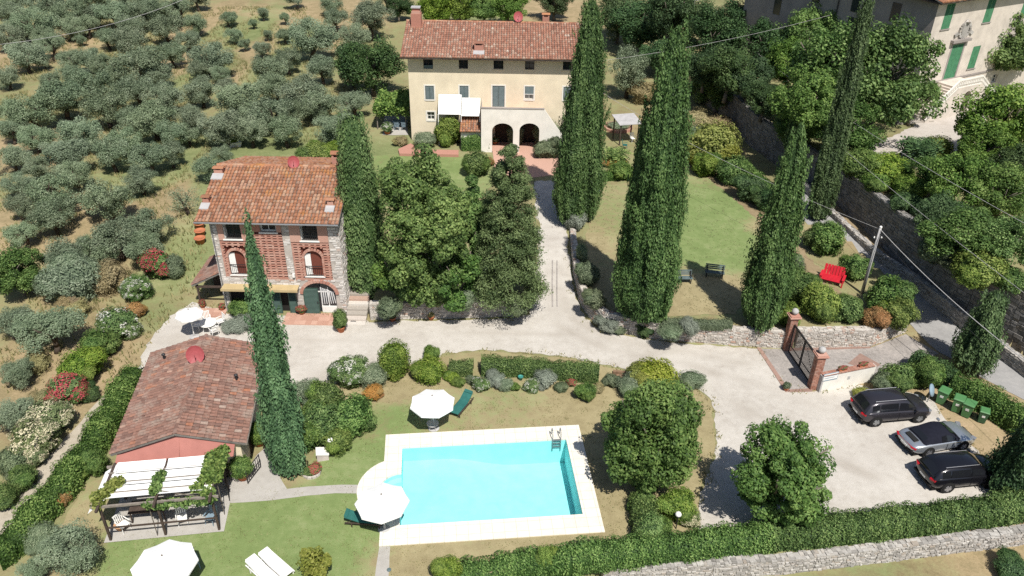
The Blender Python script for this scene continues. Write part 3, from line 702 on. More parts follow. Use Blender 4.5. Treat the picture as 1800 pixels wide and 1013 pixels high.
# right flank, seen past the front
stone_face(mb, TD, TH_, [], rr, f=lambda q: (TW-q[1], q[0], q[2]))
stuff(mb.build('wall_stones', 'stone_white', tower))
def brick_bay(rect, cut, mat='brick_pink'):
    """brickwork laid with open slots in alternate courses: every brick is a piece"""
    x0, x1, z0, z1 = rect
    bay = MB()
    for (a, b, c_, e) in [(x0, x1, z0, z1)]:
        pass
    bay.bb(x0-0.03, x1+0.03, -0.03, 0.03, z0-0.1, z0)           # the brick ledge under the bay
    part = bay.build('brick_lattice', mat, tower)
    L = 0.30; course = 0.10
    meA = bpy.data.meshes.get('brick_piece')
    if meA is None:
        m_ = MB(); m_.box((0, 0, 0), (1, 1, 1)); oA = m_.build('brick_piece', 'brick_pink', None); meA = oA.data; bpy.data.objects.remove(oA)
        at = meA.attributes['rnd']; at.data.foreach_set('value', [0.0]*6)
    n = int((z1-z0)/course); k = 0
    for j in range(n):
        z = z0+course*(j+0.5)
        slot = (j % 2 == 1)
        if slot: pieces = [(x0+0.06+i*0.40, 0.14) for i in range(int((x1-x0)/0.40)+1)]
        else:
            nb = max(1, round((x1-x0)/0.6)); pieces = [(x0+(i+0.5)*(x1-x0)/nb, (x1-x0)/nb-0.012) for i in range(nb)]
        for (x, l) in pieces:
            a, b = max(x0, x-l/2), min(x1, x+l/2)
            segs = [(a, b)]
            for c in cut:
                if c[2]-0.02 < z+course/2 and c[3]+0.02 > z-course/2:
                    ns = []
                    for (p, q) in segs:
                        if q <= c[0] or p >= c[1]: ns.append((p, q))
                        else:
                            if c[0]-p > 0.05: ns.append((p, c[0]))
                            if q-c[1] > 0.05: ns.append((c[1], q))
                    segs = ns
            for (p, q) in segs:
                if q-p < 0.05: continue
                ob = bpy.data.objects.new('brick', meA); COL.objects.link(ob); ob.parent = part
                ob.location = ((p+q)/2, 0.03, z); ob.scale = (q-p, 0.14, course-0.008); k += 1
    return part
fr = lambda r, g=0.07: (r[0]-g, r[1]+g, r[2]-g, r[3]+g)
brick_bay((p_mid[0], p_mid[1], p_mid[2], p_mid[3]), [])
brick_bay((p_right[0], p_right[1], p_right[2], w_r2[2]-0.12), [fr(w_r1, 0.16)])
brick_bay((p_left[0], p_left[1], p_left[2], w_l2[2]-0.12), [fr(w_l1, 0.16)])
mb = MB()
for (p, wd) in ((p_mid, w_m2), (p_right, w_r2), (p_left, w_l2)):
    for (a, b) in ((p[0], wd[0]-0.02), (wd[1]+0.02, p[1])):
        if b-a > 0.08: MB().bb(a, b, -0.05, 0.02, (p_mid[3] if p is p_mid else wd[2]-0.12), TH_-0.01).build('brick_pier', 'brick_pink', tower)
for wd in (w_r1, w_l1):            # brick rings round the arched windows
    mb = MB(); m = (wd[0]+wd[1])/2; rx = (wd[1]-wd[0])/2; sp = wd[3]-rx
    for k in range(11):
        t = math.pi*(k+0.5)/11; c, s = math.cos(t), math.sin(t)
        mb.box((m+(rx+0.08)*c, 0.015, sp+(rx+0.08)*s), (0.17, 0.14, 0.17), M=Matrix.Rotation(-t, 3, 'Y'))
    for s_ in (-1, 1):
        z = wd[2]
        while z < sp-0.05: mb.box((m+s_*(rx+0.08), -0.0, z+0.05), (0.16, 0.2, 0.094)); z += 0.1
    mb.build('arch_surround', 'brick_pink', tower)
mb = MB()
m = (d_arch[0]+d_arch[1])/2; rx = (d_arch[1]-d_arch[0])/2; rz_ = rx*0.8; sp = d_arch[3]-rz_
for k in range(17):
    t = math.pi*(k+0.5)/17; mb.box((m+(rx+0.12)*math.cos(t), -0.05, sp+(rz_+0.12)*math.sin(t)), (0.22, 0.1, 0.2), M=Matrix.Rotation(-t, 3, 'Y'))
mb.build('arch_surround', 'brick_pink', tower)
for wd in (w_l2, w_r2):
    o = window(tower, wd[0], wd[1], wd[2], wd[3], 0.28, 'dark_wood', 'window_glass', (1, 1), sill='white_paint')
    railing(tower, wd[0], wd[1], wd[2]+0.02, wd[2]+0.95, 0.05)
    shutter(tower, wd[0], wd[0]+0.42, wd[2]+0.02, wd[3]-0.04, 0.03, 'white_paint', 1.25, slats=False)
window(tower, w_m2[0], w_m2[1], w_m2[2], w_m2[3], 0.2, 'white_paint', 'window_glass', (1, 0), 0.09, sill='white_paint')
for wd in (w_l1, w_r1):
    window(tower, wd[0], wd[1], wd[2], wd[3], 0.28, 'dark_wood', 'window_glass', (1, 1), sill='white_paint')
    shutter(tower, wd[0]+0.02, wd[0]+0.6, wd[2]+0.05, wd[3]-0.28, 0.06, 'white_paint', 0.28, slats=False)
    railing(tower, wd[0]+0.02, wd[1]-0.02, wd[2]+0.02, wd[2]+0.8, -0.02)
# ground floor doors
def door_leaf(x0, x1, h, y, mat, rot=0.0, hinge=None, name='door'):
    d_ = shutter(tower, x0, x1, 0.03, h, y, mat, rot, hinge, name, True)
    return d_
for r_ in (d_mid, d_left): MB().bb(r_[0]+0.01, r_[1]-0.01, 0.30, 0.34, 0, r_[3]-0.01).build('doorway_shade_panel', 'interior_dark', tower)  # near-black panel stands in for the unlit room behind the doors
wm = d_mid[1]-d_mid[0]
for (a, b) in ((d_mid[0], d_mid[0]+wm*0.36), (d_mid[1]-wm*0.34, d_mid[1])):
    o = door_leaf(a, b, d_mid[3]-0.05, -0.04, 'green_paint'); MB().bb(b-0.09, b-0.05, -0.1, -0.06, 0.95, 1.1).build('handle', 'dark_metal', o)
wa = d_arch[1]-d_arch[0]
o = door_leaf(d_arch[0]-0.02, d_arch[0]+wa*0.46, d_arch[3]-0.42, -0.06, 'green_paint'); MB().bb(d_arch[0]+wa*0.4, d_arch[0]+wa*0.43, -0.12, -0.08, 0.95, 1.1).build('handle', 'dark_metal', o)
mb = MB(); N = 10
gl = [(d_arch[0]+0.02, 0.02), (d_arch[1]-0.02, 0.02)]+[(m+(rx-0.02)*math.cos(math.pi*k/N), sp+(rz_-0.02)*math.sin(math.pi*k/N)) for k in range(N+1)]
mb.add([(x, 0.3, z) for x, z in gl], [tuple(range(len(gl)))]); gd = mb.build('glazed_door', 'window_glass', tower)
mb = MB()
for x in (d_arch[0]+wa*0.5, d_arch[0]+wa*0.72, d_arch[1]-0.08): mb.bb(x, x+0.07, 0.24, 0.28, 0.55, d_arch[3]-0.5)
mb.bb(d_arch[0]+wa*0.5, d_arch[1]-0.05, 0.2, 0.285, 0.0, 0.55); mb.bb(d_arch[0]+0.1, d_arch[1]-0.1, 0.24, 0.28, sp-0.03, sp+0.05)
mb.build('door_frame', 'white_paint', gd)
mb = MB()
for k in range(7):
    x = d_arch[0]+wa*(0.53+0.06*k); mb.tube((x, 0.22+0.02*(k % 2), sp+0.35-0.05*k), (x+0.02*k, 0.22, 0.7+0.02*k), 0.05, 0.03, 6)
mb.build('curtain', 'curtain', gd)
# awning over the doors
a0 = rT(396, 527, 500, 514); mb = MB()
zt, zl = fT.at(460, 500, -0.02)[1], fT.at(460, 512, -0.75)[1]+0.1
mb.add([(a0[0], -0.02, zt), (a0[1], -0.02, zt), (a0[1]+0.03, -0.75, zl), (a0[0]-0.03, -0.75, zl)], [(0, 3, 2, 1)], 0.5)
mb.add([(a0[0], -0.02, zt-0.02), (a0[1], -0.02, zt-0.02), (a0[1]+0.03, -0.75, zl-0.02), (a0[0]-0.03, -0.75, zl-0.02)], [(0, 1, 2, 3)], 0.5)
mb.bb(a0[0]-0.04, a0[1]+0.04, -0.78, -0.75, zl-0.16, zl+0.02); mb.build('awning', 'awning_yellow', tower)
mb = MB(); mb.path([(0.12, -0.07, TH_-0.05), (0.12, -0.07, 0.1)], 0.05, 8); mb.build('drainpipe', 'grey_metal', tower)
MB().bb(*rT(515, 519, 480, 486)[:2], -0.18, -0.02, *rT(515, 519, 480, 486)[2:]).build('wall_lamp', 'white_paint', tower)
# roof
roofT = MB(); roofT.bb(-0.7, TW+0.18, -0.62, -0.54, TH_-0.06, TH_+0.02); roofT = roofT.build('roof', 'dark_wood', tower)
ez = TH_+0.06; ry = TD*0.5; rzT = ez+(ry+0.6)*math.tan(math.radians(17)); xl, xr = -0.72, TW+0.2
tile_slope(roofT, (xl, -0.62, ez), (xr, -0.62, ez), (xr, ry, rzT), (xl, ry, rzT), 'roof_tiles_orange', 300, seed=11)
tile_slope(roofT, (xr, TD+0.6, ez), (xl, TD+0.6, ez), (xl, ry, rzT), (xr, ry, rzT), 'roof_tiles_orange', 0, seed=12)
ridge_caps(roofT, (xl, ry, rzT+0.03), (xr, ry, rzT+0.03), 'roof_tiles_orange')
def on_roof(f, u, v, z_e, y_e, sl, n=8):
    """local point on a front slope (eave at y_e, z_e, pitch tan sl) seen at a pixel"""
    lo, hi = y_e, y_e+12
    for _ in range(30):
        y = (lo+hi)/2; x, z = f.at(u, v, y)
        if z > z_e+(y-y_e)*sl: lo = y
        else: hi = y
    return x, y, z_e+(y-y_e)*sl
sl = math.tan(math.radians(17))
for (u, v, w_, d_, h_) in ((364, 356, 0.42, 0.4, 0.55), (582, 361, 0.42, 0.4, 0.55), (386, 304, 0.6, 0.45, 0.5)):
    p = on_roof(fT, u, v, ez, -0.62, sl); chimney(roofT, p, w_, d_, h_)
chimney(roofT, (TW-1.0, ry+1.1, rzT-0.35), 0.75, 0.6, 1.15, flash=False)
dish(roofT, (fT.at(517, 290, ry)[0], ry-0.05, rzT+0.32), 0.42, 0.25)
mb = MB(); mb.tube((xl, -0.68, ez-0.03), (xr, -0.68, ez-0.03), 0.06, n=8); mb.build('gutter', 'grey_metal', roofT)

def w_to_local(f, p): 
    d = Vector(p)-f.o; return Vector((d.dot(f.t), d.dot(f.inn), d.z))
# lean-to at the left end of the stone house
mb = MB()
lx1 = -0.02; lx0 = -2.35; ly0, ly1 = 0.4, 4.6
lean = mb.bb(lx0+0.2, lx1, ly0+0.12, ly0+0.24, 1.72, 1.86).build('lean_to', 'dark_wood', tower)
tile_slope(lean, (lx0, ly1, 1.95), (lx0, ly0, 1.95), (lx1, ly0, 3.1), (lx1, ly1, 3.1), 'roof_tiles_dark', 0, seed=21)
for y_ in (ly0+0.14, ly1-0.3): MB().bb(lx0+0.25, lx0+0.37, y_, y_+0.12, 0, 1.95).build('post', 'dark_wood', lean)
MB().bb(lx0+0.5, lx1-0.02, ly1-1.6, ly1-1.5, 0, 2.3).build('back_panel', 'dark_wood', lean)

# terracotta terraces in front of it
def tiled_terrace(name, rect, z, rot, mat, ts=0.4):
    x0, x1, y0, y1 = rect; mb = MB(); nx_, ny_ = max(1, int((x1-x0)/ts)), max(1, int((y1-y0)/ts))
    mb.bb(x0, x1, y0, y1, -0.2, z-0.012, 0.3)
    for i in range(nx_):
        for j in range(ny_):
            a, b = x0+(x1-x0)*i/nx_, x0+(x1-x0)*(i+1)/nx_; c, d = y0+(y1-y0)*j/ny_, y0+(y1-y0)*(j+1)/ny_
            mb.bb(a+0.006, b-0.006, c+0.006, d-0.006, z-0.03, z, RNG.random())
    o = mb.build(name, mat, None); o.location = fT.o; o.rotation_euler = (0, 0, fT.rz); return struct(o)
yT = w_to_local(fT, G(540, 572)).y
tiled_terrace('terracotta_terrace', (w_to_local(fT, G(496, 570)).x, w_to_local(fT, G(587, 572)).x, yT, -0.0, ), 0.08, 0, 'terracotta_floor')
tiled_terrace('terracotta_step', (-1.9, 0.0, -0.75, 0.35), 0.10, 0, 'terracotta_floor')
# steps up to the garden right of the stone house
st = thing('garden_steps', 'broad stone steps climbing beside the stone and brick house', 'steps', fT.w(TW+0.75, 0, 0), fT.rz)
for k in range(8):
    mb = MB(); mb.bb(-0.72, 0.75, -1.35+k*0.42, -1.35+k*0.42+0.44, -0.1, 0.06+k*0.16)
    mb.build('step', 'stone_pale', st, bevel=0.015)
MB().bb(-0.35, 0.05, -1.0, -0.83, 0.062, 0.075).build('drain_grate', 'dark_metal', st)

# ------------------------------------------------------------------ the yellow house
fY = Face(G(724, 247, 1.2), G(1030, 252, 1.2), 1.2)
YW = fY.W; YH = height_at(*fY.o.xy, 97)-1.2; YD = 11.0
yel = thing('yellow_house', 'large cream yellow farmhouse with rose tiled roof and arched porch', 'house', fY.o, fY.rz)
def rY(u0, u1, v0, v1, off=0): return fY.rect(u0, u1, v0, v1, off)
tops = [rY(744, 761, 100, 121), rY(806.5, 822.6, 102, 121), rY(867.6, 885, 103, 122), rY(923, 939.5, 103, 122.5), rY(989.5, 1005, 104, 123.5)]
tops = [(a, b, c, min(d, YH-0.12)) for (a, b, c, d) in tops]
mids = [rY(747.5, 763, 151, 175), rY(808, 823.5, 151, 176), rY(865.5, 887, 151, 188), rY(922.6, 938, 152, 175), rY(990, 1005, 153, 176)]
low = [rY(751, 764, 197, 211)]
dA = rY(870, 900, 205, 247); dA = (dA[0], dA[1], 0, 2.3); dB = rY(915, 945, 205, 247); dB = (dB[0], dB[1], 0, 2.3)
mb = MB(); wall_holes(mb, YW, YH, [t+(0,) for t in tops+mids+low+[dA, dB]], 0.32); mb.build('wall', 'yellow_plaster', yel)
house_shell(yel, YW, YH, YD, 'yellow_plaster', (YD*0.5, YH+1.75), 'side_wall')
for i, t in enumerate(tops):
    surround(yel, *t[:4], 'grey_and_shaded_plaster' if False else 'yellow_plaster', 0.1)
    o = window(yel, t[0], t[1], t[2], t[3], 0.29, 'dark_wood', 'window_glass', (1, 1), 0.05)
    if i == 0: shutter(yel, t[0]+0.02, t[1]-0.02, t[2], t[2]+0.35, 0.05, 'grey_blue_paint', slats=False)
for i, t in enumerate(mids):
    surround(yel, *t, 'white_plaster', 0.13)
    wdw = t[1]-t[0]
    window(yel, *t, 0.29, 'white_paint', 'window_glass', (1, 1), 0.05)
    if i != 3:
        shutter(yel, t[0]+0.01, t[0]+wdw/2-0.005, t[2]+0.02, t[3]-0.02, 0.04, 'grey_blue_paint'); shutter(yel, t[0]+wdw/2+0.005, t[1]-0.01, t[2]+0.02, t[3]-0.02, 0.04, 'grey_blue_paint')
    else:
        zz = t[2]+(t[3]-t[2])*0.42; shutter(yel, t[0]+0.01, t[1]-0.01, zz, t[3]-0.02, 0.02, 'grey_blue_paint')
        railing(yel, t[0], t[1], t[2]+0.02, zz, -0.03, 'white_paint')
for t in low:
    surround(yel, *t, 'white_plaster', 0.15); window(yel, *t, 0.2, 'white_paint', 'window_glass', (1, 1), 0.06)
for r_ in (dA, dB): MB().bb(r_[0]+0.01, r_[1]-0.01, 0.26, 0.3, 0, r_[3]).build('porch_door', 'dark_wood', yel)
ezY = YH+0.05; ryY = YD*0.5; pY = math.tan(math.radians(17.5)); ov = 1.0
rzY = ezY+(ryY+ov)*pY; xl, xr = -0.62, YW+0.6
roofY = MB().bb(xl, xr, -ov+0.02, -ov+0.12, ezY-0.18, ezY-0.10).build('roof', 'dark_wood', yel)
tile_slope(roofY, (xl, -ov, ezY), (xr, -ov, ezY), (xr, ryY, rzY), (xl, ryY, rzY), 'roof_tiles_rose', 0, seed=31, w=0.27, ex=0.38)
tile_slope(roofY, (xr, YD+ov, ezY), (xl, YD+ov, ezY), (xl, ryY, rzY), (xr, ryY, rzY), 'roof_tiles_rose', 0, seed=32, w=0.27, ex=0.38)
ridge_caps(roofY, (xl, ryY, rzY+0.03), (xr, ryY, rzY+0.03), 'roof_tiles_orange')
p = on_roof(fY, 842, 88, ezY, -ov, pY); chimney(roofY, p, 0.9, 0.7, 0.85, 'brick_pink', 'roof_tiles_rose')
mb = MB(); cx, cy, cz = on_roof(fY, 732, 45, ezY, -ov, pY)
mb.bb(cx-0.5, cx+0.55, cy-0.45, cy+0.45, cz-0.5, cz+1.25); mb.bb(cx-0.42, cx+0.47, cy-0.4, cy+0.4, cz+1.25, cz+1.5); mb.bb(cx-0.34, cx+0.4, cy-0.3, cy+0.3, cz+1.5, cz+1.8)
mb.cm = 1; mb.bb(cx-0.45, cx+0.5, cy-0.42, cy+0.42, cz+1.8, cz+1.9); mb.build('chimney', ['brick_pink', 'lead_flashing'], roofY)
chimney(roofY, (fY.at(960, 28, ryY)[0], ryY+0.6, rzY-0.1), 0.7, 0.6, 1.0, 'brick', 'roof_tiles_orange', False)
dish(roofY, (fY.at(911, 22, ryY)[0], ryY, rzY+0.55), 0.5, 0.1)
# porch with balcony: parapet, two arches, stair parapet falling to the right
po = 3.0
pa = fY.at(846, 210, -po)[0]; pb = fY.at(956, 210, -po)[0]; pc_ = fY.at(980, 214, -po)[0]
a1 = rY(865, 902, 217, 252, -po); a2 = rY(913, 948, 217, 253, -po)
ptop = fY.at(900, 192, -po)[1]
a1 = (a1[0], a1[1], 0.0, a1[3]); a2 = (a2[0], a2[1], 0.0, a2[3])
mb = MB(); wall_holes(mb, pb-pa-0.0, ptop, [(a1[0]-pa, a1[1]-pa, 0, a1[3], 0.75), (a2[0]-pa, a2[1]-pa, 0, a2[3], 0.75)], 0.35)
mb.v = [(x+pa, y-po, z) for x, y, z in mb.v]
mb.add([(pb, -po, 0), (pc_+0.8, -po, 0), (pc_+0.8, -po, ptop*0.35), (pb, -po, ptop)], [(0, 1, 2, 3)], 0.5)
mb.add([(pb, -po+0.3, 0), (pc_+0.8, -po+0.3, 0), (pc_+0.8, -po+0.3, ptop*0.35), (pb, -po+0.3, ptop)], [(3, 2, 1, 0)], 0.5)
mb.add([(pb, -po, ptop), (pc_+0.8, -po, ptop*0.35), (pc_+0.8, -po+0.3, ptop*0.35), (pb, -po+0.3, ptop)], [(0, 1, 2, 3)], 0.5)
mb.bb(pa, pb, -po+0.3, -po+0.301, ptop-0.95, ptop); mb.bb(pa-0.02, pa, -po, 0, 0, ptop-0.02)
mb.add([(pa, -po, ptop), (pb, -po, ptop), (pb, -po+0.3, ptop), (pa, -po+0.3, ptop)], [(0, 1, 2, 3)], 0.5)
porch = mb.build('porch', 'white_plaster', yel)
MB().bb(pa, pb, -po+0.31, -0.01, ptop-1.0, ptop-0.85).build('balcony_floor', 'terracotta_floor', porch)
MB().bb(pa-0.04, pb+0.02, -po-0.04, -po+0.34, ptop+0.003, ptop+0.06).build('parapet_coping', 'grey_and_shaded_plaster', porch)
mb = MB(); mb.bb(pa+0.1, pb, -po+0.4, -0.02, -0.01, 0.02); mb.build('porch_floor', 'terracotta_floor', porch)
# little tiled lean-to left of the porch and white sun sails above it
q0 = fY.at(808, 235, -2.6); q1 = fY.at(846, 235, -2.6)
ext = MB(); ext.bb(q0[0]+0.1, q1[0]-0.05, -2.3, -0.02, 0, 1.9); ext = ext.build('side_room', 'white_plaster', yel)
tile_slope(ext, (q0[0], -2.6, 2.0), (q1[0]-0.02, -2.6, 2.0), (q1[0]-0.02, -0.02, 2.95), (q0[0], -0.02, 2.95), 'roof_tiles_orange', 0, seed=41, w=0.27)
s0 = rY(771, 811, 175, 203, -0.6); s1 = rY(812, 844, 181, 206, -0.6)
mb = MB()
for (r, sag) in ((s0, 0.1), (s1, 0.08)):
    N = 6
    for i in range(N):
        for j in range(N):
            f_ = lambda a, b: (r[0]+(r[1]-r[0])*a, -1.3+1.25*b, r[2]+0.35+(r[3]-r[2])*b-sag*math.sin(math.pi*a)*math.sin(math.pi*b)*4)
            mb.add([f_(i/N, j/N), f_((i+1)/N, j/N), f_((i+1)/N, (j+1)/N), f_(i/N, (j+1)/N)], [(0, 1, 2, 3)], 0.5)
mb.tube((s0[0], -1.32, 0), (s0[0], -1.32, s0[2]+0.35), 0.04); mb.tube((s1[1], -1.32, 2.3), (s1[1], -1.32, s1[2]+0.35), 0.04); mb.tube((s0[1], -1.32, 0.0), (s0[1], -1.32, s0[2]+0.35), 0.04)
mb.build('sun_sail', 'canvas_white', yel)
# paving in front of the yellow house
def px_poly(name, L, z, mat, t=0.1):
    pts = [G(u, v, z) for u, v in L]; mb = MB(); o0 = pts[0]
    mb.prism([(p.x-o0.x, p.y-o0.y) for p in pts], -t, 0.0, 0.4)
    o = mb.build(name, mat, None, loc=o0); return struct(o)
px_poly('brick_paving', [(864, 252), (950, 252), (985, 268), (985, 306), (940, 312), (905, 312), (870, 300)], 1.235, 'terracotta_floor', 0.2)
px_poly('brick_bed_edging', [(700, 262), (722, 252), (728, 256), (722, 262), (806, 264), (806, 272), (702, 270)], 1.5, 'brick_pink', 0.35)

# ------------------------------------------------------------------ the low tiled outbuilding
NW_, NE_, SE_, SW_ = G(272, 617, 2.5), G(463, 611, 2.5), G(433, 787, 2.5), G(193, 794, 2.5)
rN, rS = G(377, 597, 3.55), G(318, 776, 3.55)
SLn = ((NW_-SW_).length+(NE_-SE_).length)/2; SWd = ((SE_-SW_).length+(NE_-NW_).length)/2
cS = (NW_+NE_+SE_+SW_)/4; dS = ((NW_+NE_)-(SE_+SW_)).normalized(); angS = math.atan2(-dS.x, dS.y)
shed = thing('tiled_outbuilding', 'low outbuilding under a broad weathered brown tile roof beside the pergola', 'outbuilding', (cS.x, cS.y, 0), angS)
hx, hy = SWd/2, SLn/2
mb = MB(); mb.bb(-hx+0.35, hx-0.35, -hy+0.3, hy-0.3, 0, 2.42)
mb.add([(-hx+0.35, -hy+0.3, 2.42), (hx-0.35, -hy+0.3, 2.42), (0, -hy+0.3, 3.4)], [(0, 1, 2)], 0.5); mb.add([(-hx+0.35, hy-0.3, 2.42), (hx-0.35, hy-0.3, 2.42), (0, hy-0.3, 3.4)], [(2, 1, 0)], 0.5)
mb.build('wall', 'yellow_plaster', shed)
roofS = MB().bb(-0.08, 0.08, -hy+0.05, hy-0.05, 3.38, 3.5).build('roof', 'dark_wood', shed)
rh = 3.55; eh = 2.5
tile_slope(roofS, (-hx, hy, eh), (-hx, -hy, eh), (0, -hy, rh), (0, hy, rh), 'roof_tiles_dark', 0, seed=51, w=0.25, ex=0.36)
tile_slope(roofS, (hx, -hy, eh), (hx, hy, eh), (0, hy, rh), (0, -hy, rh), 'roof_tiles_dark', 300, seed=52, w=0.25, ex=0.36)
ridge_caps(roofS, (0, -hy, rh+0.03), (0, hy, rh+0.03), 'roof_tiles_dark', 0.26)
dish(roofS, (-0.1, 2.0, rh+0.4), 0.52, 0.15)
for (x, y) in ((2.3, 0.6), (-2.3, 3.2)):
    mb = MB(); z = eh+(hx-abs(x))/hx*(rh-eh); mb.tube((x, y, z-0.1), (x, y, z+0.4), 0.07, n=8); mb.lathe([(0.12, 0.4), (0.12, 0.46), (0.02, 0.52)], 8, (x, y, z))
    mb.build('vent_pipe', 'dark_metal', roofS)
MB().tube((hx+0.05, -hy, eh-0.02), (hx+0.05, hy, eh-0.02), 0.06).build('gutter', 'grey_wood', roofS)
# rose awning below the gable, facing the pergola
mb = MB(); ay = -hy-0.05
for (xa, xb, za, zb) in ((-hx+0.3, 0.15, 2.36, 3.22), (0.15, hx-0.55, 3.22, 2.42)):
    mb.add([(xa, ay+0.25, za+0.1), (xb, ay+0.25, zb+0.1), (xb, ay-0.62, 2.32), (xa, ay-0.62, 2.22)], [(0, 3, 2, 1)], 0.5)
    mb.add([(xa, ay+0.25, za+0.08), (xb, ay+0.25, zb+0.08), (xb, ay-0.62, 2.30), (xa, ay-0.62, 2.20)], [(0, 1, 2, 3)], 0.5)
mb.build('awning', 'awning_rose', shed)
for (a_, b_) in ((-1.2, 0.2), (1.0, 2.2)): MB().bb(a_, b_, -hy+0.27, -hy+0.298, 0.0, 2.1).build('door', 'dark_wood', shed)
MB().bb(hx-0.36, hx-0.32, -2.6, -1.6, 0, 2.05).build('side_door', 'dark_wood', shed); MB().bb(hx-0.36, hx-0.32, 0.6, 1.6, 0.9, 1.9).build('window', 'window_glass', shed)

# ------------------------------------------------------------------ the villa above the tall wall
door = G(1676, 139, VILLA_Z+3.0)
az = math.radians(60); tv = Vector((math.sin(az), math.cos(az), 0))
fV = Face(door-tv*6.2, door+tv*24, VILLA_Z)
fV.o = Vector((fV.o.x, fV.o.y, VILLA_Z)); VW = fV.W
VH = fV.at(1640, 8)[1]+0.1
villa = thing('villa', 'tall pale plaster villa with green shutters, stone stair and carved coat of arms', 'villa', fV.o, fV.rz)
def rV(u0, u1, v0, v1, off=0): return fV.rect(u0, u1, v0, v1, off)
def ctr(u, v, w, h):
    x, z = fV.at(u, v); return (x-w/2, x+w/2, z-h/2, z+h/2)
vw = [ctr(1667, 29, 1.35, 2.5), ctr(1740, 18, 1.35, 2.5), ctr(1712, 101, 1.3, 2.4), ctr(1766, 88, 1.3, 2.4)]
vd = ctr(1676, 109, 1.9, 3.7); vs_ = ctr(1748, 138, 0.9, 0.9)
vw += [(w[0]-7, w[1]-7, w[2], w[3]) for w in vw[:1] if w[0]-7 > 0]+[(w[0]+6.5, w[1]+6.5, w[2], w[3]) for w in (vw[1], vw[3])]
vw = [w for w in vw if w[3] < VH-0.2]
mb = MB(); wall_holes(mb, VW, VH, [w+(0,) for w in vw+[vd, vs_]], 0.3); mb.build('wall', 'villa_plaster', villa)
house_shell(villa, VW, VH, 26.0, 'grey_and_shaded_plaster', None, 'side_wall')  # darker plaster on the sides: the flank's shade put into colour
for w in vw:
    m = (w[0]+w[1])/2
    window(villa, *w, 0.28, 'white_paint', 'window_glass', (1, 2), 0.06, sill='grey_and_shaded_plaster')
    shutter(villa, w[0]+0.01, m-0.005, w[2]+0.02, w[3]-0.02, 0.03, 'villa_green_paint'); shutter(villa, m+0.005, w[1]-0.01, w[2]+0.02, w[3]-0.02, 0.03, 'villa_green_paint')
m = (vd[0]+vd[1])/2
for (a, b) in ((vd[0]+0.01, m-0.005), (m+0.005, vd[1]-0.01)): shutter(villa, a, b, vd[2]+0.02, vd[3]-0.02, 0.03, 'villa_green_paint', name='door')
surround(villa, *vd, 'grey_and_shaded_plaster', 0.22)
window(villa, *vs_, 0.2, 'white_paint')
x, z = fV.at(1687, 70); MB().bb(x-1.5, x+1.5, -0.4, 0.02, z-0.18, z+0.1).build('door_cornice', 'grey_and_shaded_plaster', villa)
x, z = fV.at(1695, 53); mb = MB()
shield = [(x+0.55*math.cos(t)*(1 if math.sin(t) > 0 else 0.9), z+0.75*math.sin(t)) for t in [2*math.pi*k/12 for k in range(12)]]
mb.add([(a, -0.16, b) for a, b in shield]+[(a, 0.0, b) for a, b in shield], [tuple(range(12))]+[(i, 12+i, 12+(i+1) % 12, (i+1) % 12) for i in range(12)])
for k in range(16):
    t = math.pi*2*k/16; mb.box((x+0.8*math.cos(t), -0.09, z+0.75*math.sin(t)), (0.3, 0.16, 0.26), M=Matrix.Rotation(t, 3, 'Y'))
for s_ in (-1, 1): mb.box((x+s_*1.25, -0.08, z-0.35), (0.5, 0.14, 0.35), M=Matrix.Rotation(s_*0.5, 3, 'Y'))
mb.lathe([(0.3, 0.0), (0.36, 0.14), (0.16, 0.3), (0.03, 0.36)], 8, (x, -0.1, z+0.75)); mb.build('coat_of_arms', 'stone_grey', villa)
# string course and eaves
MB().bb(0, VW, -0.08, 0.0, 3.0, 3.2).build('string_course', 'grey_and_shaded_plaster', villa)
vr = MB().bb(-0.9, VW+0.9, -0.9, 0.0, VH, VH+0.14).bb(-0.9, -0.001, 0.0, 27, VH, VH+0.14).build('roof', 'dark_wood', villa)
tile_slope(vr, (-0.95, -0.95, VH+0.16), (VW+0.95, -0.95, VH+0.16), (VW+0.95, 13, VH+4.2), (-0.95, 13, VH+4.2), 'roof_tiles_orange', 0, seed=61, w=0.4, ex=0.6)
# left flank: windows and pipe
mb = MB()
for y in (4.0, 9.0, 14.5, 20.0):
    for z in (1.6, 6.2, VH-2.8): MB().bb(-0.03, 0.0, y, y+1.1, z, z+1.9).build('flank_window', 'window_glass', villa)
MB().path([(-0.12, 11.8, VH), (-0.12, 11.8, 0)], 0.07).build('drainpipe', 'dark_metal', villa)
# double stair with balustrade and niche below the landing
lz = vd[2]; m = (vd[0]+vd[1])/2
stairs = thing('villa_staircase', 'double stone staircase with balustrade and arched niche below the villa door', 'staircase', fV.w(m, 0, 0), fV.rz)
nz = 2.55; mb = MB()
wall_holes(mb, 1.9, lz, [(-0.62, 0.62, 0.0, nz, 1.0)], 0.5, x0=-1.9); mb.v = [(x, y-2.6, z) for x, y, z in mb.v]
mb.bb(-1.9, -0.8, -2.09, -0.02, 0, lz-0.02); mb.bb(0.8, 1.9, -2.09, -0.02, 0, lz-0.02)
mb.add([(-1.9, -2.6, lz), (1.9, -2.6, lz), (1.9, -0.02, lz), (-1.9, -0.02, lz)], [(0, 1, 2, 3)], 0.5); mb.build('landing', 'villa_plaster', stairs)
MB().bb(-0.61, 0.61, -2.12, -2.08, 0, nz-0.1).build('niche_door', 'grey_wood', stairs)
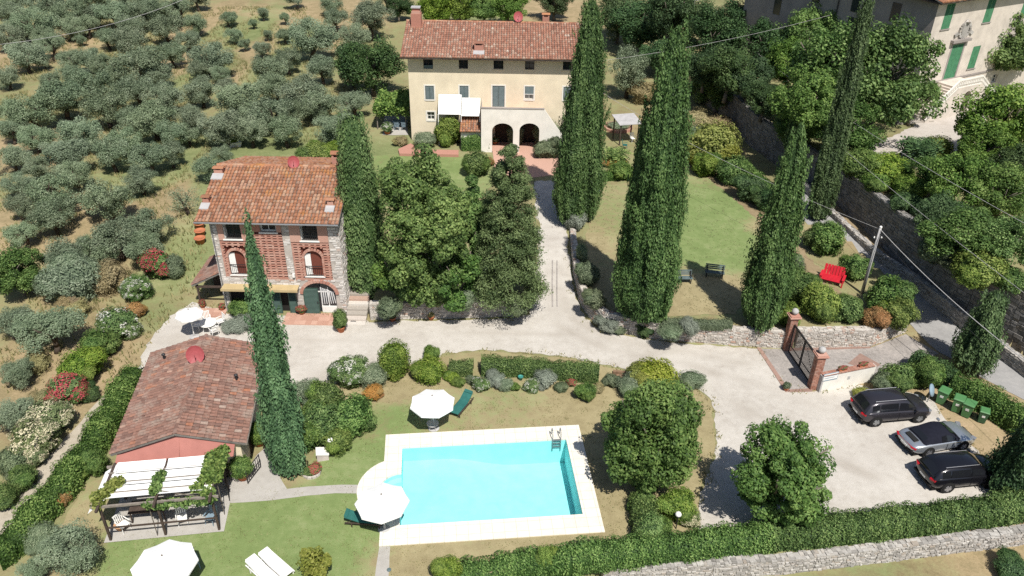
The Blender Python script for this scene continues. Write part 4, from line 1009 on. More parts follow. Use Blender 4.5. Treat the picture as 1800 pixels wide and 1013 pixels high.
for sd in (-1, 1):
    mb = MB(); n = 14
    for k in range(n): mb.bb(min(sd*(1.9+k*0.3), sd*(1.9+(k+1)*0.3)), max(sd*(1.9+k*0.3), sd*(1.9+(k+1)*0.3)), -2.4, -0.02, -0.05, lz-(k+1)*lz/(n+1))
    mb.add([(sd*1.9, -2.6, 0), (sd*(1.9+n*0.3), -2.6, 0), (sd*(1.9+n*0.3), -2.6, 0.15), (sd*1.9, -2.6, lz)], [(0, 1, 2, 3)]); mb.build('stair_flight', 'villa_plaster', stairs)
mb = MB()
def balus(p0, p1):
    p0, p1 = Vector(p0), Vector(p1); n = max(2, int((p1-p0).length/0.28))
    for k in range(n):
        p = p0.lerp(p1, (k+0.5)/n); mb.lathe([(0.06, 0), (0.05, 0.1), (0.095, 0.3), (0.05, 0.55), (0.07, 0.7)], 6, p)
    mb.path([p0+Vector((0, 0, 0.76)), p1+Vector((0, 0, 0.76))], 0.1, 4); mb.path([p0, p1], 0.08, 4)
balus((-1.9, -2.5, lz), (1.9, -2.5, lz)); balus((1.9, -2.5, lz), (6.0, -2.5, 0.3)); balus((-1.9, -2.5, lz), (-6.0, -2.5, 0.3))
mb.build('balustrade', 'white_plaster', stairs)
for k in range(3):
    p = G(1600+k*2, 222-5*k, VILLA_Z)
stp = thing('forecourt_steps', 'long shallow steps at the edge of the villa forecourt under the tree', 'steps', G(1605, 215, VILLA_Z), 0.25)
for k in range(3): MB().bb(-2.2, 2.2, -0.4+k*0.45, 0.05+k*0.45, 0, 0.14*(k+1)).build('step', 'stone_pale', stp)

# ------------------------------------------------------------------ dry stone walls
def stone_wall(name, label, pts, ztop, thick, mat='stone_grey', core='mortar', cap=True, seed=1, z0=None, group=None, both=False, ch=(0.08, 0.16), cl=(0.12, 0.36)):
    """wall along a front line; ztop is a height or a function of the length fraction"""
    rr = random.Random(seed); o0 = Vector((pts[0].x, pts[0].y, 0))
    w = thing(name, label, 'wall', o0, 0.0, group)
    mbc = MB(); mbs = MB(); tot = sum((Vector((b.x-a.x, b.y-a.y))).length for a, b in zip(pts, pts[1:])); acc = 0
    zt = ztop if callable(ztop) else (lambda f_: ztop)
    capm = MB()
    for a, b in zip(pts, pts[1:]):
        L = math.hypot(b.x-a.x, b.y-a.y); n = max(1, int(L/1.6))
        for k in range(n):
            p = Vector((a.x+(b.x-a.x)*k/n, a.y+(b.y-a.y)*k/n, 0))-o0; q = Vector((a.x+(b.x-a.x)*(k+1)/n, a.y+(b.y-a.y)*(k+1)/n, 0))-o0
            l = (q-p).length; t = (q-p)/l; inn = Vector((-t.y, t.x, 0))
            f_ = (acc+L*(k+0.5)/n)/tot; top = zt(f_); gz = min(base_h(a.x, a.y), base_h(b.x, b.y))+(0 if z0 is None else z0)-0.1
            rz = math.atan2(t.y, t.x)
            mbc.box((p+q)/2+inn*(thick/2+0.02)+Vector((0, 0, (gz+top)/2)), (l+0.06, thick, top-gz-0.03), rz)
            stone_face(mbs, l, top-gz, [], rr, ch, cl, (0.01, 0.06), f=lambda s_: tuple(p+t*s_[0]+inn*(s_[1]+0.02)+Vector((0, 0, gz+s_[2]))))
            if both: stone_face(mbs, l, top-gz, [], rr, ch, cl, (0.01, 0.06), f=lambda s_: tuple(q-t*s_[0]+inn*(thick+0.02-s_[1])+Vector((0, 0, gz+s_[2]))))
            if cap:
                x = 0
                while x < l:
                    cl_ = rr.uniform(0.14, 0.36); x2 = min(l, x+cl_)
                    yy = 0
                    while yy < thick:
                        wd = min(rr.uniform(0.12, 0.28), thick-yy+0.04)
                        capm.box(p+t*((x+x2)/2)+inn*(yy+wd/2+rr.uniform(-0.02, 0.02))+Vector((0, 0, top+rr.uniform(-0.04, 0.02))), (x2-x-0.012, wd-0.012, 0.09+rr.uniform(0, 0.05)), rz+rr.uniform(-0.16, 0.16), rr.random()); yy += wd
                    x = x2
        acc += L
    mbc.build('wall_core', core, w); stuff(mbs.build('wall_stones', mat, w))
    if cap: stuff(capm.build('cap_stones', mat, w))
    return w
stone_wall('stone_wall', 'low pale stone retaining wall along the gravel below the dense garden trees', WALL_A, 1.32, 0.5, 'stone_pale', seed=3)
stone_wall('stone_wall', 'curved stone retaining wall round the raised lawn with the tall cypresses', WALL_B, lambda f: 1.32 if f > 0.2 else 1.36, 0.45, 'stone_pale', seed=4)
stone_wall('stone_wall', 'rough stone wall beside the paved entrance outside the iron gate', WALL_C, 1.4, 0.5, 'stone_pale', seed=5)
stone_wall('stone_wall', 'low roadside stone wall passing behind the leaning utility pole', LOWW, lambda f: 1.9-1.15*f, 0.45, 'stone_grey', seed=6, both=True)
stone_wall('stone_wall', 'long pale stone wall below the clipped hedge of the car park', FIELDW[2:], 0.06, 0.45, 'stone_grey', 'mortar', seed=8, z0=-0.95)
stone_wall('stone_wall', 'very tall shaded stone wall holding up the villa garden', TALL, VILLA_Z+0.25, 0.55, 'stone_shaded', 'mortar_dark', seed=7, ch=(0.2, 0.36), cl=(0.3, 0.8))  # shade of the wall put into darkened stone and mortar colours
# ================================================================== VEGETATION
foliage_mat('leaf_olive', (0.105, 0.148, 0.085), (0.215, 0.28, 0.165), (0.36, 0.42, 0.28), 0.3, 0.03)
foliage_mat('leaf_cypress', (0.026, 0.056, 0.018), (0.085, 0.15, 0.048), (0.195, 0.285, 0.105), 0.3, 0.012)
foliage_mat('leaf_fir', (0.04, 0.07, 0.028), (0.115, 0.165, 0.068), (0.22, 0.285, 0.13), 0.25, 0.02)
foliage_mat('leaf_conifer', (0.042, 0.082, 0.028), (0.115, 0.185, 0.07), (0.235, 0.32, 0.135), 0.25, 0.015)
foliage_mat('leaf_cypress_blue', (0.047, 0.095, 0.047), (0.101, 0.189, 0.088), (0.189, 0.304, 0.149), 0.3, 0.02)
foliage_mat('leaf_broad', (0.026, 0.06, 0.013), (0.11, 0.20, 0.046), (0.29, 0.405, 0.118), 0.36, 0.022)
foliage_mat('leaf_bright', (0.05, 0.10, 0.016), (0.15, 0.25, 0.042), (0.34, 0.44, 0.10), 0.38, 0.03)
foliage_mat('leaf_dark', (0.020, 0.045, 0.016), (0.054, 0.101, 0.034), (0.121, 0.189, 0.068), 0.2, 0.04)
foliage_mat('leaf_yellow', (0.12, 0.155, 0.025), (0.25, 0.29, 0.05), (0.42, 0.43, 0.11), 0.38, 0.02)
foliage_mat('leaf_grey', (0.065, 0.092, 0.05), (0.145, 0.19, 0.10), (0.26, 0.31, 0.18), 0.25, 0.03)
foliage_mat('leaf_silver', (0.149, 0.176, 0.135), (0.257, 0.290, 0.230), (0.378, 0.419, 0.338), 0.3, 0.03)
foliage_mat('leaf_dry', (0.189, 0.162, 0.074), (0.317, 0.270, 0.128), (0.459, 0.385, 0.203), 0.2, 0.05)
foliage_mat('leaf_orange', (0.162, 0.121, 0.041), (0.351, 0.203, 0.061), (0.513, 0.297, 0.095), 0.2, 0.04)
foliage_mat('flower_red', (0.041, 0.081, 0.024), (0.088, 0.162, 0.047), (0.189, 0.270, 0.088), 0.2, 0.02, flower=(0.44, 0.075, 0.09))
foliage_mat('flower_white', (0.047, 0.088, 0.027), (0.101, 0.176, 0.054), (0.203, 0.284, 0.101), 0.2, 0.02, flower=(0.55, 0.55, 0.48))
foliage_mat('flower_cream', (0.068, 0.095, 0.034), (0.135, 0.182, 0.068), (0.243, 0.284, 0.121), 0.2, 0.02, flower=(0.58, 0.53, 0.36))
plain('bark_grey', (0.17, 0.145, 0.12), 0.95, 0.1, 0, 0.35, 5.0, 0.6)
plain('bark_dark', (0.075, 0.058, 0.045), 0.95, 0.1, 0, 0.35, 5.0, 0.6)

def leaf_quads(C, Nn, L, W, rs, vary=0.35):
    n = len(C); Nn = Nn/np.maximum(1e-6, np.linalg.norm(Nn, axis=1, keepdims=True))
    t = rs.normal(size=(n, 3)); t -= Nn*np.sum(t*Nn, 1, keepdims=True); t /= np.linalg.norm(t, axis=1, keepdims=True)
    b = np.cross(Nn, t); s = (1+rs.uniform(-vary, vary, (n, 1)))
    V = np.stack([C+t*L*0.5*s, C+b*W*0.5*s, C-t*L*0.5*s, C-b*W*0.5*s], 1).reshape(-1, 3)
    return V, np.arange(4*n).reshape(n, 4)
def unit(rs, n):
    v = rs.normal(size=(n, 3)); return v/np.linalg.norm(v, axis=1, keepdims=True)
def crown(name, seed, mat, clumps=50, per=110, rad=(0.5, 0.5, 0.36), z0=0.62, cr=(0.09, 0.16), L=0.036, W=0.017, shell=0.55, out=0.9, flat=1.0, flower=0.0, droop=0.0, hollow=None):
    """crown of leaf clumps spread through a volume (unit width, base of the plant at z = 0)"""
    rs = np.random.RandomState(seed)
    d = unit(rs, clumps); r = (shell+(1-shell)*rs.rand(clumps, 1))*(1+0.16*rs.normal(size=(clumps, 1)).clip(-1.5, 1.5)*0.6)
    nb_ = max(7, clumps//7); bc = unit(rs, nb_)*(0.5+0.35*rs.rand(nb_, 1)); kb = rs.randint(0, nb_, clumps); mixb = (rs.rand(clumps, 1) < 0.62)
    d = np.where(mixb, bc[kb]+unit(rs, clumps)*(0.1+0.25*rs.rand(clumps, 1)), d*r)
    cc = d*np.array(rad)*0.9; cc[:, 2] += z0
    crr = rs.uniform(cr[0], cr[1], clumps); ctone = rs.rand(clumps)
    k = np.repeat(np.arange(clumps), per); n = len(k)
    e = unit(rs, n); rr = crr[k][:, None]*(0.45+0.55*np.sqrt(rs.rand(n, 1))); e2 = e.copy(); e2[:, 2] = e2[:, 2]*flat
    C = cc[k]+e2*rr; C[:, 2] -= droop*rs.rand(n)*crr[k]
    Nn = e*out+unit(rs, n)*0.6+np.array([0.08, -0.25, 0.45])
    V, Q = leaf_quads(C, Nn, L, W, rs)
    rnd = np.clip(0.45*ctone[k]+0.55*rs.rand(n), 0, 1)
    fl = None
    if flower:
        fc = rs.rand(clumps) < flower*1.5
        fl = ((rs.rand(n) < 0.55) & fc[k] & (e[:, 2]+0.6*(cc[k][:, 2]-z0) > -0.1)).astype(float)
    return np_mesh(name, V, Q, rnd, mat, fl)
def bush_mesh(name, seed, mat, n=6500, rad=(0.5, 0.5, 0.5), L=0.056, W=0.032, lump=0.2, box=0.0, flower=0.0):
    """dense shrub: leaves all over a lumpy body, with a closed inner shell toned dark as shade"""
    rs = np.random.RandomState(seed)
    d = unit(rs, n)
    ph = rs.uniform(0, 6.28, (10, 1)); kk = rs.normal(size=(10, 3))*np.linspace(1.8, 6.5, 10)[:, None]
    def lumps(q): return np.tanh(np.sin(q @ kk.T+ph.T).sum(1)*0.42)
    if box:                                    # clipped shape: superellipse
        p = 2+box*6; q = d/((np.abs(d)**p).sum(1, keepdims=True)**(1/p))
    else: q = d
    f = 1+lump*lumps(d)
    depth = 1-0.28*rs.rand(n)**1.6+np.where(rs.rand(n) < 0.10, 0.16*rs.rand(n), 0)*(0 if box else 1)
    C = q*(f*depth)[:, None]*np.array(rad); C[:, 2] += rad[2]*0.92
    Nn = d+unit(rs, n)*0.6+np.array([0.05, -0.15, 0.35])
    V, Q = leaf_quads(C, Nn, L, W, rs, 0.45)
    rnd = np.clip(0.5+0.22*lumps(d*1.7)+rs.uniform(-0.4, 0.4, n), 0, 1)
    # inner mass, toned dark for the shade between the leaves
    u_, v_ = 18, 10; V2 = []
    for j in range(v_+1):
        for i in range(u_):
            th = math.pi*j/v_; p = 2*math.pi*i/u_; V2.append((math.sin(th)*math.cos(p), math.sin(th)*math.sin(p), math.cos(th)))
    V2 = np.array(V2); D2 = V2.copy()
    if box: p_ = 2+box*6; V2 = V2/((np.abs(V2)**p_).sum(1, keepdims=True)**(1/p_))
    V2 = V2*((1+lump*lumps(D2))*0.80)[:, None]*np.array(rad); V2[:, 2] += rad[2]*0.92
    Q2 = np.array([(j*u_+i, j*u_+(i+1) % u_, (j+1)*u_+(i+1) % u_, (j+1)*u_+i) for j in range(v_) for i in range(u_)])[:, ::-1]
    fl = None
    if flower:
        fc_ = unit(rs, 46); hot = (d @ fc_.T).max(1) > 1-0.055*flower/0.4
        fl = np.concatenate([((rs.rand(n) < 0.62) & hot & (d[:, 2] > -0.3)).astype(float), np.zeros(len(Q2))])
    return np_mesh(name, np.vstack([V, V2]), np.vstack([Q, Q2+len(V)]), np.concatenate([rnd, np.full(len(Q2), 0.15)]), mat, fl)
def trunk_mesh(name, seed, mat, r=0.035, h=0.45, limbs=5, reach=0.26, top=0.72, lean=0.05, split=None):
    rs = random.Random(seed); mb = MB(); split = split or h
    pts = [Vector((0, 0, -0.03)), Vector((rs.uniform(-lean, lean)*0.4, rs.uniform(-lean, lean)*0.4, split*0.5)), Vector((rs.uniform(-lean, lean), rs.uniform(-lean, lean), split))]
    mb.tube(pts[0], pts[1], r*1.25, r*0.95, 8); mb.tube(pts[1], pts[2], r*0.95, r*0.8, 8)
    for k in range(limbs):
        a = 2*math.pi*k/limbs+rs.uniform(-0.5, 0.5); rr = reach*rs.uniform(0.6, 1.1)
        m = pts[2]+Vector((math.cos(a)*rr*0.45, math.sin(a)*rr*0.45, (top-split)*0.5)); e = pts[2]+Vector((math.cos(a)*rr, math.sin(a)*rr, (top-split)*rs.uniform(0.7, 1.05)))
        mb.tube(pts[2]-Vector((0, 0, r)), m, r*0.55, r*0.4, 6); mb.tube(m, e, r*0.4, r*0.12, 5)
        e2 = m+Vector((math.cos(a+1)*rr*0.5, math.sin(a+1)*rr*0.5, (top-split)*0.4)); mb.tube(m, e2, r*0.3, r*0.1, 5)
    o = mb.build(name, mat, None, True); me_ = o.data; bpy.data.objects.remove(o); return me_

# prototypes: a few meshes per kind, shared by all the plants of that kind
OLIVE = [crown('olive_crown', 100+i, 'leaf_olive', 64, 270, (0.5, 0.5, 0.36), 0.60, (0.075, 0.17), 0.034, 0.014, 0.42, 0.7, 1.0, 0.0, 0.35) for i in range(5)]
OLIVE_T = [trunk_mesh('olive_trunk', 110+i, 'bark_dark', 0.045, 0.3, 5, 0.26, 0.66, 0.08) for i in range(3)]
BROAD = [crown('broad_crown', 200+i, 'leaf_broad', 110, 230, (0.5, 0.5, 0.42), 0.58, (0.06, 0.14), 0.028, 0.018, 0.5) for i in range(3)]
BROADB = [crown('bright_crown', 210+i, 'leaf_bright', 110, 230, (0.5, 0.5, 0.42), 0.58, (0.06, 0.14), 0.028, 0.018, 0.5) for i in range(2)]
BROADD = [crown('dark_crown', 220+i, 'leaf_dark', 110, 220, (0.5, 0.5, 0.44), 0.56, (0.07, 0.15), 0.029, 0.018, 0.55) for i in range(2)]
BROAD_T = [trunk_mesh('broad_trunk', 230+i, 'bark_grey', 0.032, 0.34, 6, 0.28, 0.75, 0.04) for i in range(2)]
THIN = [crown('sparse_crown', 240, 'leaf_olive', 34, 70, (0.5, 0.5, 0.36), 0.58, (0.08, 0.15), 0.034, 0.014, 0.4)]
BUSH = {}
for k, (m_, seeds, kw) in dict(green=('leaf_broad', 3, {}), bright=('leaf_bright', 2, {}), dark=('leaf_dark', 2, {}), yellow=('leaf_yellow', 1, dict(lump=0.22)), grey=('leaf_grey', 2, dict(lump=0.2)), silver=('leaf_silver', 1, dict(lump=0.24, L=0.05, W=0.022)),
                               dry=('leaf_dry', 2, dict(lump=0.28, W=0.02)), orange=('leaf_orange', 1, {}), red=('flower_red', 2, dict(flower=0.42, lump=0.2)), white=('flower_white', 2, dict(flower=0.12, lump=0.2)), cream=('flower_cream', 2, dict(flower=0.36, lump=0.22)),
                               clipped=('leaf_bright', 1, dict(box=0.35, lump=0.07)), clipdark=('leaf_dark', 1, dict(box=0.5, lump=0.07)), olive=('leaf_olive', 1, dict(lump=0.28, W=0.022))).items():
    BUSH[k] = [bush_mesh(k+'_foliage', 300+13*i+len(k)*7, m_, **kw) for i in range(seeds)]
mb = MB()
for k in range(7):
    a = k*0.9; mb.tube((0.03*math.cos(a), 0.03*math.sin(a), -0.05), (0.2*math.cos(a), 0.2*math.sin(a), 0.45), 0.02, 0.008, 5)
o_ = mb.build('stems', 'bark_dark', None); STEMS = o_.data; bpy.data.objects.remove(o_)

def plant(name, label, cat, p, w, h, mesh, tmesh, group=None, rng=RNG, part='crown', tpart='trunk', rz=None):
    t = thing(name, label, cat, p, rng.uniform(0, 6.28) if rz is None else rz, group)
    k_ = rng.uniform(0.88, 1.12); from_mesh(tpart, tmesh, t, scale=(w, w, h)); from_mesh(part, mesh, t, scale=(w*k_, w/k_, h*rng.uniform(0.94, 1.06)))
    return t
def place(u, v, wpx, asp, cz=0.55):
    """ground point, width and height of a plant whose middle is seen at a pixel"""
    w = wpx/22.0; p = GT(u, v, 1.0)
    for _ in range(5):
        w = wpx*((p+Vector((0, 0, cz*w*asp))-Vector((0, 0, CAMZ))).dot(FWD))/FPX; p = GT(u, v, cz*w*asp)
    return p, w, w*asp
def tree(name, label, u, v, wpx, kinds, tk, asp=0.9, cat='tree', group=None, cz=0.58):
    p, w, h = place(u, v, wpx, asp, cz); return plant(name, label, cat, p, w, h, RNG.choice(kinds), RNG.choice(tk), group)
def shrub(label, u, v, wpx, kind, asp=0.85, name='shrub', cat='shrub', group=None, dz=0.0):
    p, w, h = place(u, v, wpx, asp, 0.46); p.z += dz
    t = plant(name, label, cat, p, w*0.92, h, RNG.choice(BUSH[kind]), STEMS, group, part='foliage', tpart='stems')
    if not kind.startswith('clip'):
        for k in range(3):
            a = RNG.uniform(0, 6.28); f = RNG.uniform(0.42, 0.66); from_mesh('foliage', RNG.choice(BUSH[kind]), t, (w*0.33*math.cos(a), w*0.33*math.sin(a), h*RNG.uniform(0.0, 0.5)), (0, 0, RNG.uniform(0, 6)), (w*f, w*f, h*f*0.95))
    return t

# ------------------------------------------------------------------ the olive grove
grove = [(55, 35, 78), (12, 62, 55), (112, 18, 62), (128, 45, 50), (42, 95, 64), (150, 42, 48), (200, 22, 66), (252, 22, 60), (310, 14, 60), (290, 46, 62), (226, 74, 68), (188, 62, 48), (155, 100, 54),
         (160, 146, 72), (246, 114, 82), (108, 170, 92), (58, 190, 84), (14, 195, 62), (186, 184, 82), (240, 158, 66), (288, 164, 72), (366, 98, 72), (352, 158, 60), (268, 206, 80), (330, 206, 62), (422, 172, 84),
         (140, 236, 72), (214, 242, 62), (470, 122, 66), (482, 152, 66), (545, 62, 84), (566, 118, 62), (652, 28, 78), (480, 194, 80), (532, 158, 84), (566, 178, 74), (502, 228, 62), (592, 222, 78), (392, 222, 78), (440, 228, 62), (350, 120, 44),
         (20, 276, 62), (120, 268, 80), (84, 330, 92), (28, 322, 52), (196, 266, 72), (262, 272, 72), (130, 306, 62), (188, 342, 92), (246, 312, 62), (370, 292, 58), (392, 270, 44), (34, 362, 56), (92, 372, 82), (204, 412, 92),
         (262, 392, 74), (122, 436, 82), (168, 438, 66), (252, 432, 76), (40, 408, 60), (300, 268, 54), (330, 232, 50), (620, 58, 60), (18, 228, 50), (70, 292, 54), (230, 206, 54), (86, 140, 44), (400, 30, 34), (345, 40, 46), (20, 20, 56), (620, 130, 44), (32, 46, 50), (88, 78, 52), (128, 102, 52), (182, 112, 54), (202, 134, 50), (78, 62, 46), (172, 22, 54), (232, 46, 54), (330, 66, 46), (302, 92, 52), (10, 132, 50), (122, 132, 50), (282, 20, 50), (8, 8, 50), (90, 8, 52), (140, 6, 50), (225, 6, 50), (275, 128, 54), (60, 240, 60), (300, 235, 56), (505, 105, 50), (520, 195, 60), (445, 195, 56), (620, 180, 60), (400, 150, 44), (45, -6, 56), (180, -8, 54), (260, -8, 54), (345, -6, 46), (580, 4, 46), (520, -6, 40), (680, -4, 44), (610, 90, 46), (590, 30, 46), (410, 60, 34), (460, 86, 32), (500, 60, 34), (385, 128, 40)]
for i, (u, v, w_) in enumerate(grove):
    tree('olive_tree', 'grey green olive tree in the grove on the slope', u, v, w_*1.1, OLIVE, OLIVE_T, 0.86, 'olive tree', 'olive trees in the grove')
for (u, v, w_) in ((430, 75, 26), (470, 60, 22), (500, 30, 24), (462, 22, 26), (75, 106, 32), (140, 68, 24), (445, 40, 20), (520, 100, 24)):
    tree('young_olive_tree', 'small young olive tree in the open rows of the grove', u, v, w_, OLIVE, OLIVE_T, 1.0, 'olive tree', 'young olive trees in the grove')
tree('pruned_olive_tree', 'thinly leaved pruned olive tree with bare branches near the stone house', 325, 345, 66, THIN, OLIVE_T, 0.95, 'olive tree')
tree('olive_tree', 'olive tree standing over the oleander border beside the garden track', 85, 575, 112, OLIVE, OLIVE_T, 0.85, 'olive tree')
tree('olive_tree', 'olive tree below the broad dark green tree at the border', 18, 565, 78, OLIVE, OLIVE_T, 0.85, 'olive tree')
tree('olive_tree', 'olive tree on the dry bank below the oleander border', 28, 725, 84, OLIVE, OLIVE_T, 0.85, 'olive tree')
tree('olive_tree', 'pale olive tree in the dry grass above the cream oleander', 30, 655, 66, OLIVE, OLIVE_T, 0.85, 'olive tree')
tree('olive_tree', 'young olive tree on the pool lawn next to the large parasol', 125, 965, 118, OLIVE, OLIVE_T, 0.8, 'olive tree')
tree('olive_tree', 'low olive tree by the hedge at the corner of the pool lawn', 62, 1000, 60, OLIVE, OLIVE_T, 0.8, 'olive tree')
tree('olive_tree', 'old olive tree with bare grey trunk behind the tall cypresses', 1106, 112, 80, OLIVE, OLIVE_T, 1.25, 'olive tree', cz=0.62)
tree('dark_tree', 'dense dark evergreen tree beside the yellow house', 652, 108, 120, BROADD, BROAD_T, 0.9)
tree('broad_tree', 'round dark green broadleaf tree at the edge of the olive grove', 28, 470, 105, BROAD, BROAD_T, 0.95)

# ------------------------------------------------------------------ cypresses: each its own flame shape
def cypress(label, base, topv, wpx, seed, mat='leaf_cypress', zb=None, lobes=(), pw=0.55, lean=(0, 0), dens=150, low=0.55, name='cypress_tree', lsz=1.0):
    p = GT(*base); H = height_at(p.x, p.y, topv)-p.z; R = wpx/pxm(base[0], base[1], p.z)/2
    t = thing(name, label, 'cypress', p); rs = np.random.RandomState(seed)
    ph = rs.uniform(0, 6.28, 8)
    def body(cx, cy, Hh, Rr, z_0):
        def prof(s): return Rr*((1-s)**pw)*(low+(1-low)*np.clip(s/0.16, 0, 1)**0.7)*np.where(s > 0.93, 0.75+0.25*(1-s)/0.07, 1)
        def bump(th, z): return 1+0.09*np.abs(np.sin(6.5*th+ph[6]+0.5*np.sin(0.7*z+ph[7])))-0.05+0.10*np.sin(3*th+ph[0]+0.35*z)+0.07*np.sin(5*th+ph[1]-0.6*z)+0.07*np.sin(9*th+ph[2]+0.25*z)+0.06*np.sin(1.3*z+2*th+ph[3])+0.05*np.sin(2.9*z-th*4+ph[4])+0.04*np.sin(15*th+ph[5]+0.8*z)
        n = int(dens*2*math.pi*Rr*Hh*0.72)
        s = rs.rand(int(n*1.6)); s = s[rs.rand(len(s)) < np.maximum(0.12, prof(s)/Rr)][:n]; n = len(s)
        th = rs.uniform(0, 2*math.pi, n); z = s*Hh
        b = bump(th, z); r = prof(s)*b*(1-0.20*rs.rand(n)**1.5)+rs.normal(size=n)*0.03
        C = np.stack([cx+r*np.cos(th), cy+r*np.sin(th), z_0+z], 1)
        out = np.stack([np.cos(th), np.sin(th), np.full(n, 0.25)], 1)
        Nn = out+unit(rs, n)*0.6+np.array([0.05, -0.15, 0.25])
        Nn /= np.linalg.norm(Nn, axis=1, keepdims=True)
        up = np.array([0, 0, 1.0])+out*0.25+rs.normal(size=(n, 3))*0.25; up -= Nn*np.sum(up*Nn, 1, keepdims=True); up /= np.linalg.norm(up, axis=1, keepdims=True)
        sd = np.cross(Nn, up); L = 0.17*lsz*(1+rs.uniform(-0.4, 0.4, (n, 1))); W = L*0.45
        V = np.stack([C+up*L*0.6, C+sd*W*0.5, C-up*L*0.4, C-sd*W*0.5], 1).reshape(-1, 3)
        rnd = np.clip(0.5+(b-1)*1.9+rs.uniform(-0.36, 0.36, n), 0, 1)  # grooves darkened and bulges lightened in the tone, as painted shading
        # plumes: pointed sprays standing out of the body
        nP = int(1.5*2*math.pi*Rr*Hh*0.7/(0.55+0.25*Rr)); sP_ = rs.rand(nP*2); sP_ = sP_[rs.rand(len(sP_)) < np.maximum(0.15, prof(sP_)/Rr)][:nP]; nP = len(sP_)
        tP = rs.uniform(0, 2*math.pi, nP); lP = rs.uniform(0.9, 2.3, nP)*min(1.0, 0.45+Rr*0.35); rP = lP*rs.uniform(0.13, 0.2, nP); r0 = prof(sP_)*bump(tP, sP_*Hh)*rs.uniform(0.86, 1.03, nP); oP = rs.rand(nP)
        per = 70; kP = np.repeat(np.arange(nP), per); m_ = len(kP); e = unit(rs, m_); tp_ = 1-0.65*np.clip(e[:, 2], 0, 1)
        out2 = np.stack([np.cos(tP), np.sin(tP), np.zeros(nP)], 1)
        CP = np.stack([cx+r0*np.cos(tP), cy+r0*np.sin(tP), z_0+sP_*Hh+0.1], 1)[kP]+np.stack([e[:, 0]*rP[kP]*tp_, e[:, 1]*rP[kP]*tp_, e[:, 2]*lP[kP]*0.5], 1)+out2[kP]*(e[:, 2:3]*0.10*lP[kP][:, None])
        NP = e*np.array([1, 1, 0.3])+unit(rs, m_)*0.5+np.array([0.05, -0.15, 0.3]); NP /= np.linalg.norm(NP, axis=1, keepdims=True)
        up = np.array([0, 0, 1.0])+rs.normal(size=(m_, 3))*0.25; up -= NP*np.sum(up*NP, 1, keepdims=True); up /= np.linalg.norm(up, axis=1, keepdims=True); sd = np.cross(NP, up); L = 0.16*lsz*(1+rs.uniform(-0.4, 0.4, (m_, 1))); W = L*0.45
        V = np.vstack([V, np.stack([CP+up*L*0.6, CP+sd*W*0.5, CP-up*L*0.4, CP-sd*W*0.5], 1).reshape(-1, 3)])
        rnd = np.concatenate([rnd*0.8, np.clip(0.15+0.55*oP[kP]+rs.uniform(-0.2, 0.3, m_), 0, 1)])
        # inner mass, toned dark for the shade inside the crown
        nu, nv = 26, 40; ths = np.linspace(0, 2*math.pi, nu, endpoint=False); ss = np.linspace(0, 0.985, nv)
        TT, SS = np.meshgrid(ths, ss); rr_ = prof(SS)*bump(TT, SS*Hh)*0.84
        V2 = np.stack([cx+rr_*np.cos(TT), cy+rr_*np.sin(TT), z_0+SS*Hh], -1).reshape(-1, 3)
        ii = np.arange(nu*nv).reshape(nv, nu)
        Q2 = np.stack([ii[:-1], np.roll(ii[:-1], -1, 1), np.roll(ii[1:], -1, 1), ii[1:]], -1).reshape(-1, 4)
        return V, rnd, V2, Q2
    z_0 = 0.35
    Vs = []; Rn = []; V2s = []; Q2s = []; off2 = 0
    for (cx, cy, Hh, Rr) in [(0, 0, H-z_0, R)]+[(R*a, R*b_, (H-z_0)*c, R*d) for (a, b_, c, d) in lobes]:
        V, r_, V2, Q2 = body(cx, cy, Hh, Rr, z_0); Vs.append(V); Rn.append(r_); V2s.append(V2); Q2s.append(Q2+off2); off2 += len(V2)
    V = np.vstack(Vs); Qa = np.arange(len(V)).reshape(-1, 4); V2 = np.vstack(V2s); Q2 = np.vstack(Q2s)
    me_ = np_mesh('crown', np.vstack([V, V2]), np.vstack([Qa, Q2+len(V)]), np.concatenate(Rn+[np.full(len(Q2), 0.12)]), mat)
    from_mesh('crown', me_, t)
    MB().tube((0, 0, -0.1), (0, 0, H*0.5), R*0.16+0.08, 0.05, 8).build('trunk', 'bark_grey', t)
    return t
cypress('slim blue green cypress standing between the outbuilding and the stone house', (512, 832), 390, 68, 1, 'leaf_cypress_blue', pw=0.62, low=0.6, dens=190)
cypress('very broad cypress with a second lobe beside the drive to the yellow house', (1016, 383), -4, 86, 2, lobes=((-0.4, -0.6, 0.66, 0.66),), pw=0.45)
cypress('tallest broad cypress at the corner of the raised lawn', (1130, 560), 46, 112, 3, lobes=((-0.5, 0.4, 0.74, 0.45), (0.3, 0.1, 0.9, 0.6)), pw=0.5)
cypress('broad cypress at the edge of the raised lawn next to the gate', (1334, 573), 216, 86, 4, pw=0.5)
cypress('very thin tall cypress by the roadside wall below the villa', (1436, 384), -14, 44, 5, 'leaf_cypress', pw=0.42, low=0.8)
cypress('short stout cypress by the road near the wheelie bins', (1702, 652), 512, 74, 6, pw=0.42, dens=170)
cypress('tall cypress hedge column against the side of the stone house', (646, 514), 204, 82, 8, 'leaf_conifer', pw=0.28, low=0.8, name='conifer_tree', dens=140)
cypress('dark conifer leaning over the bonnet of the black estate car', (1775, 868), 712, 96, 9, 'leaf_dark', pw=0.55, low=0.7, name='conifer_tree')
cypress('thin young cypress beside the tall wall below the villa', (1386, 268), 196, 26, 10, pw=0.5)

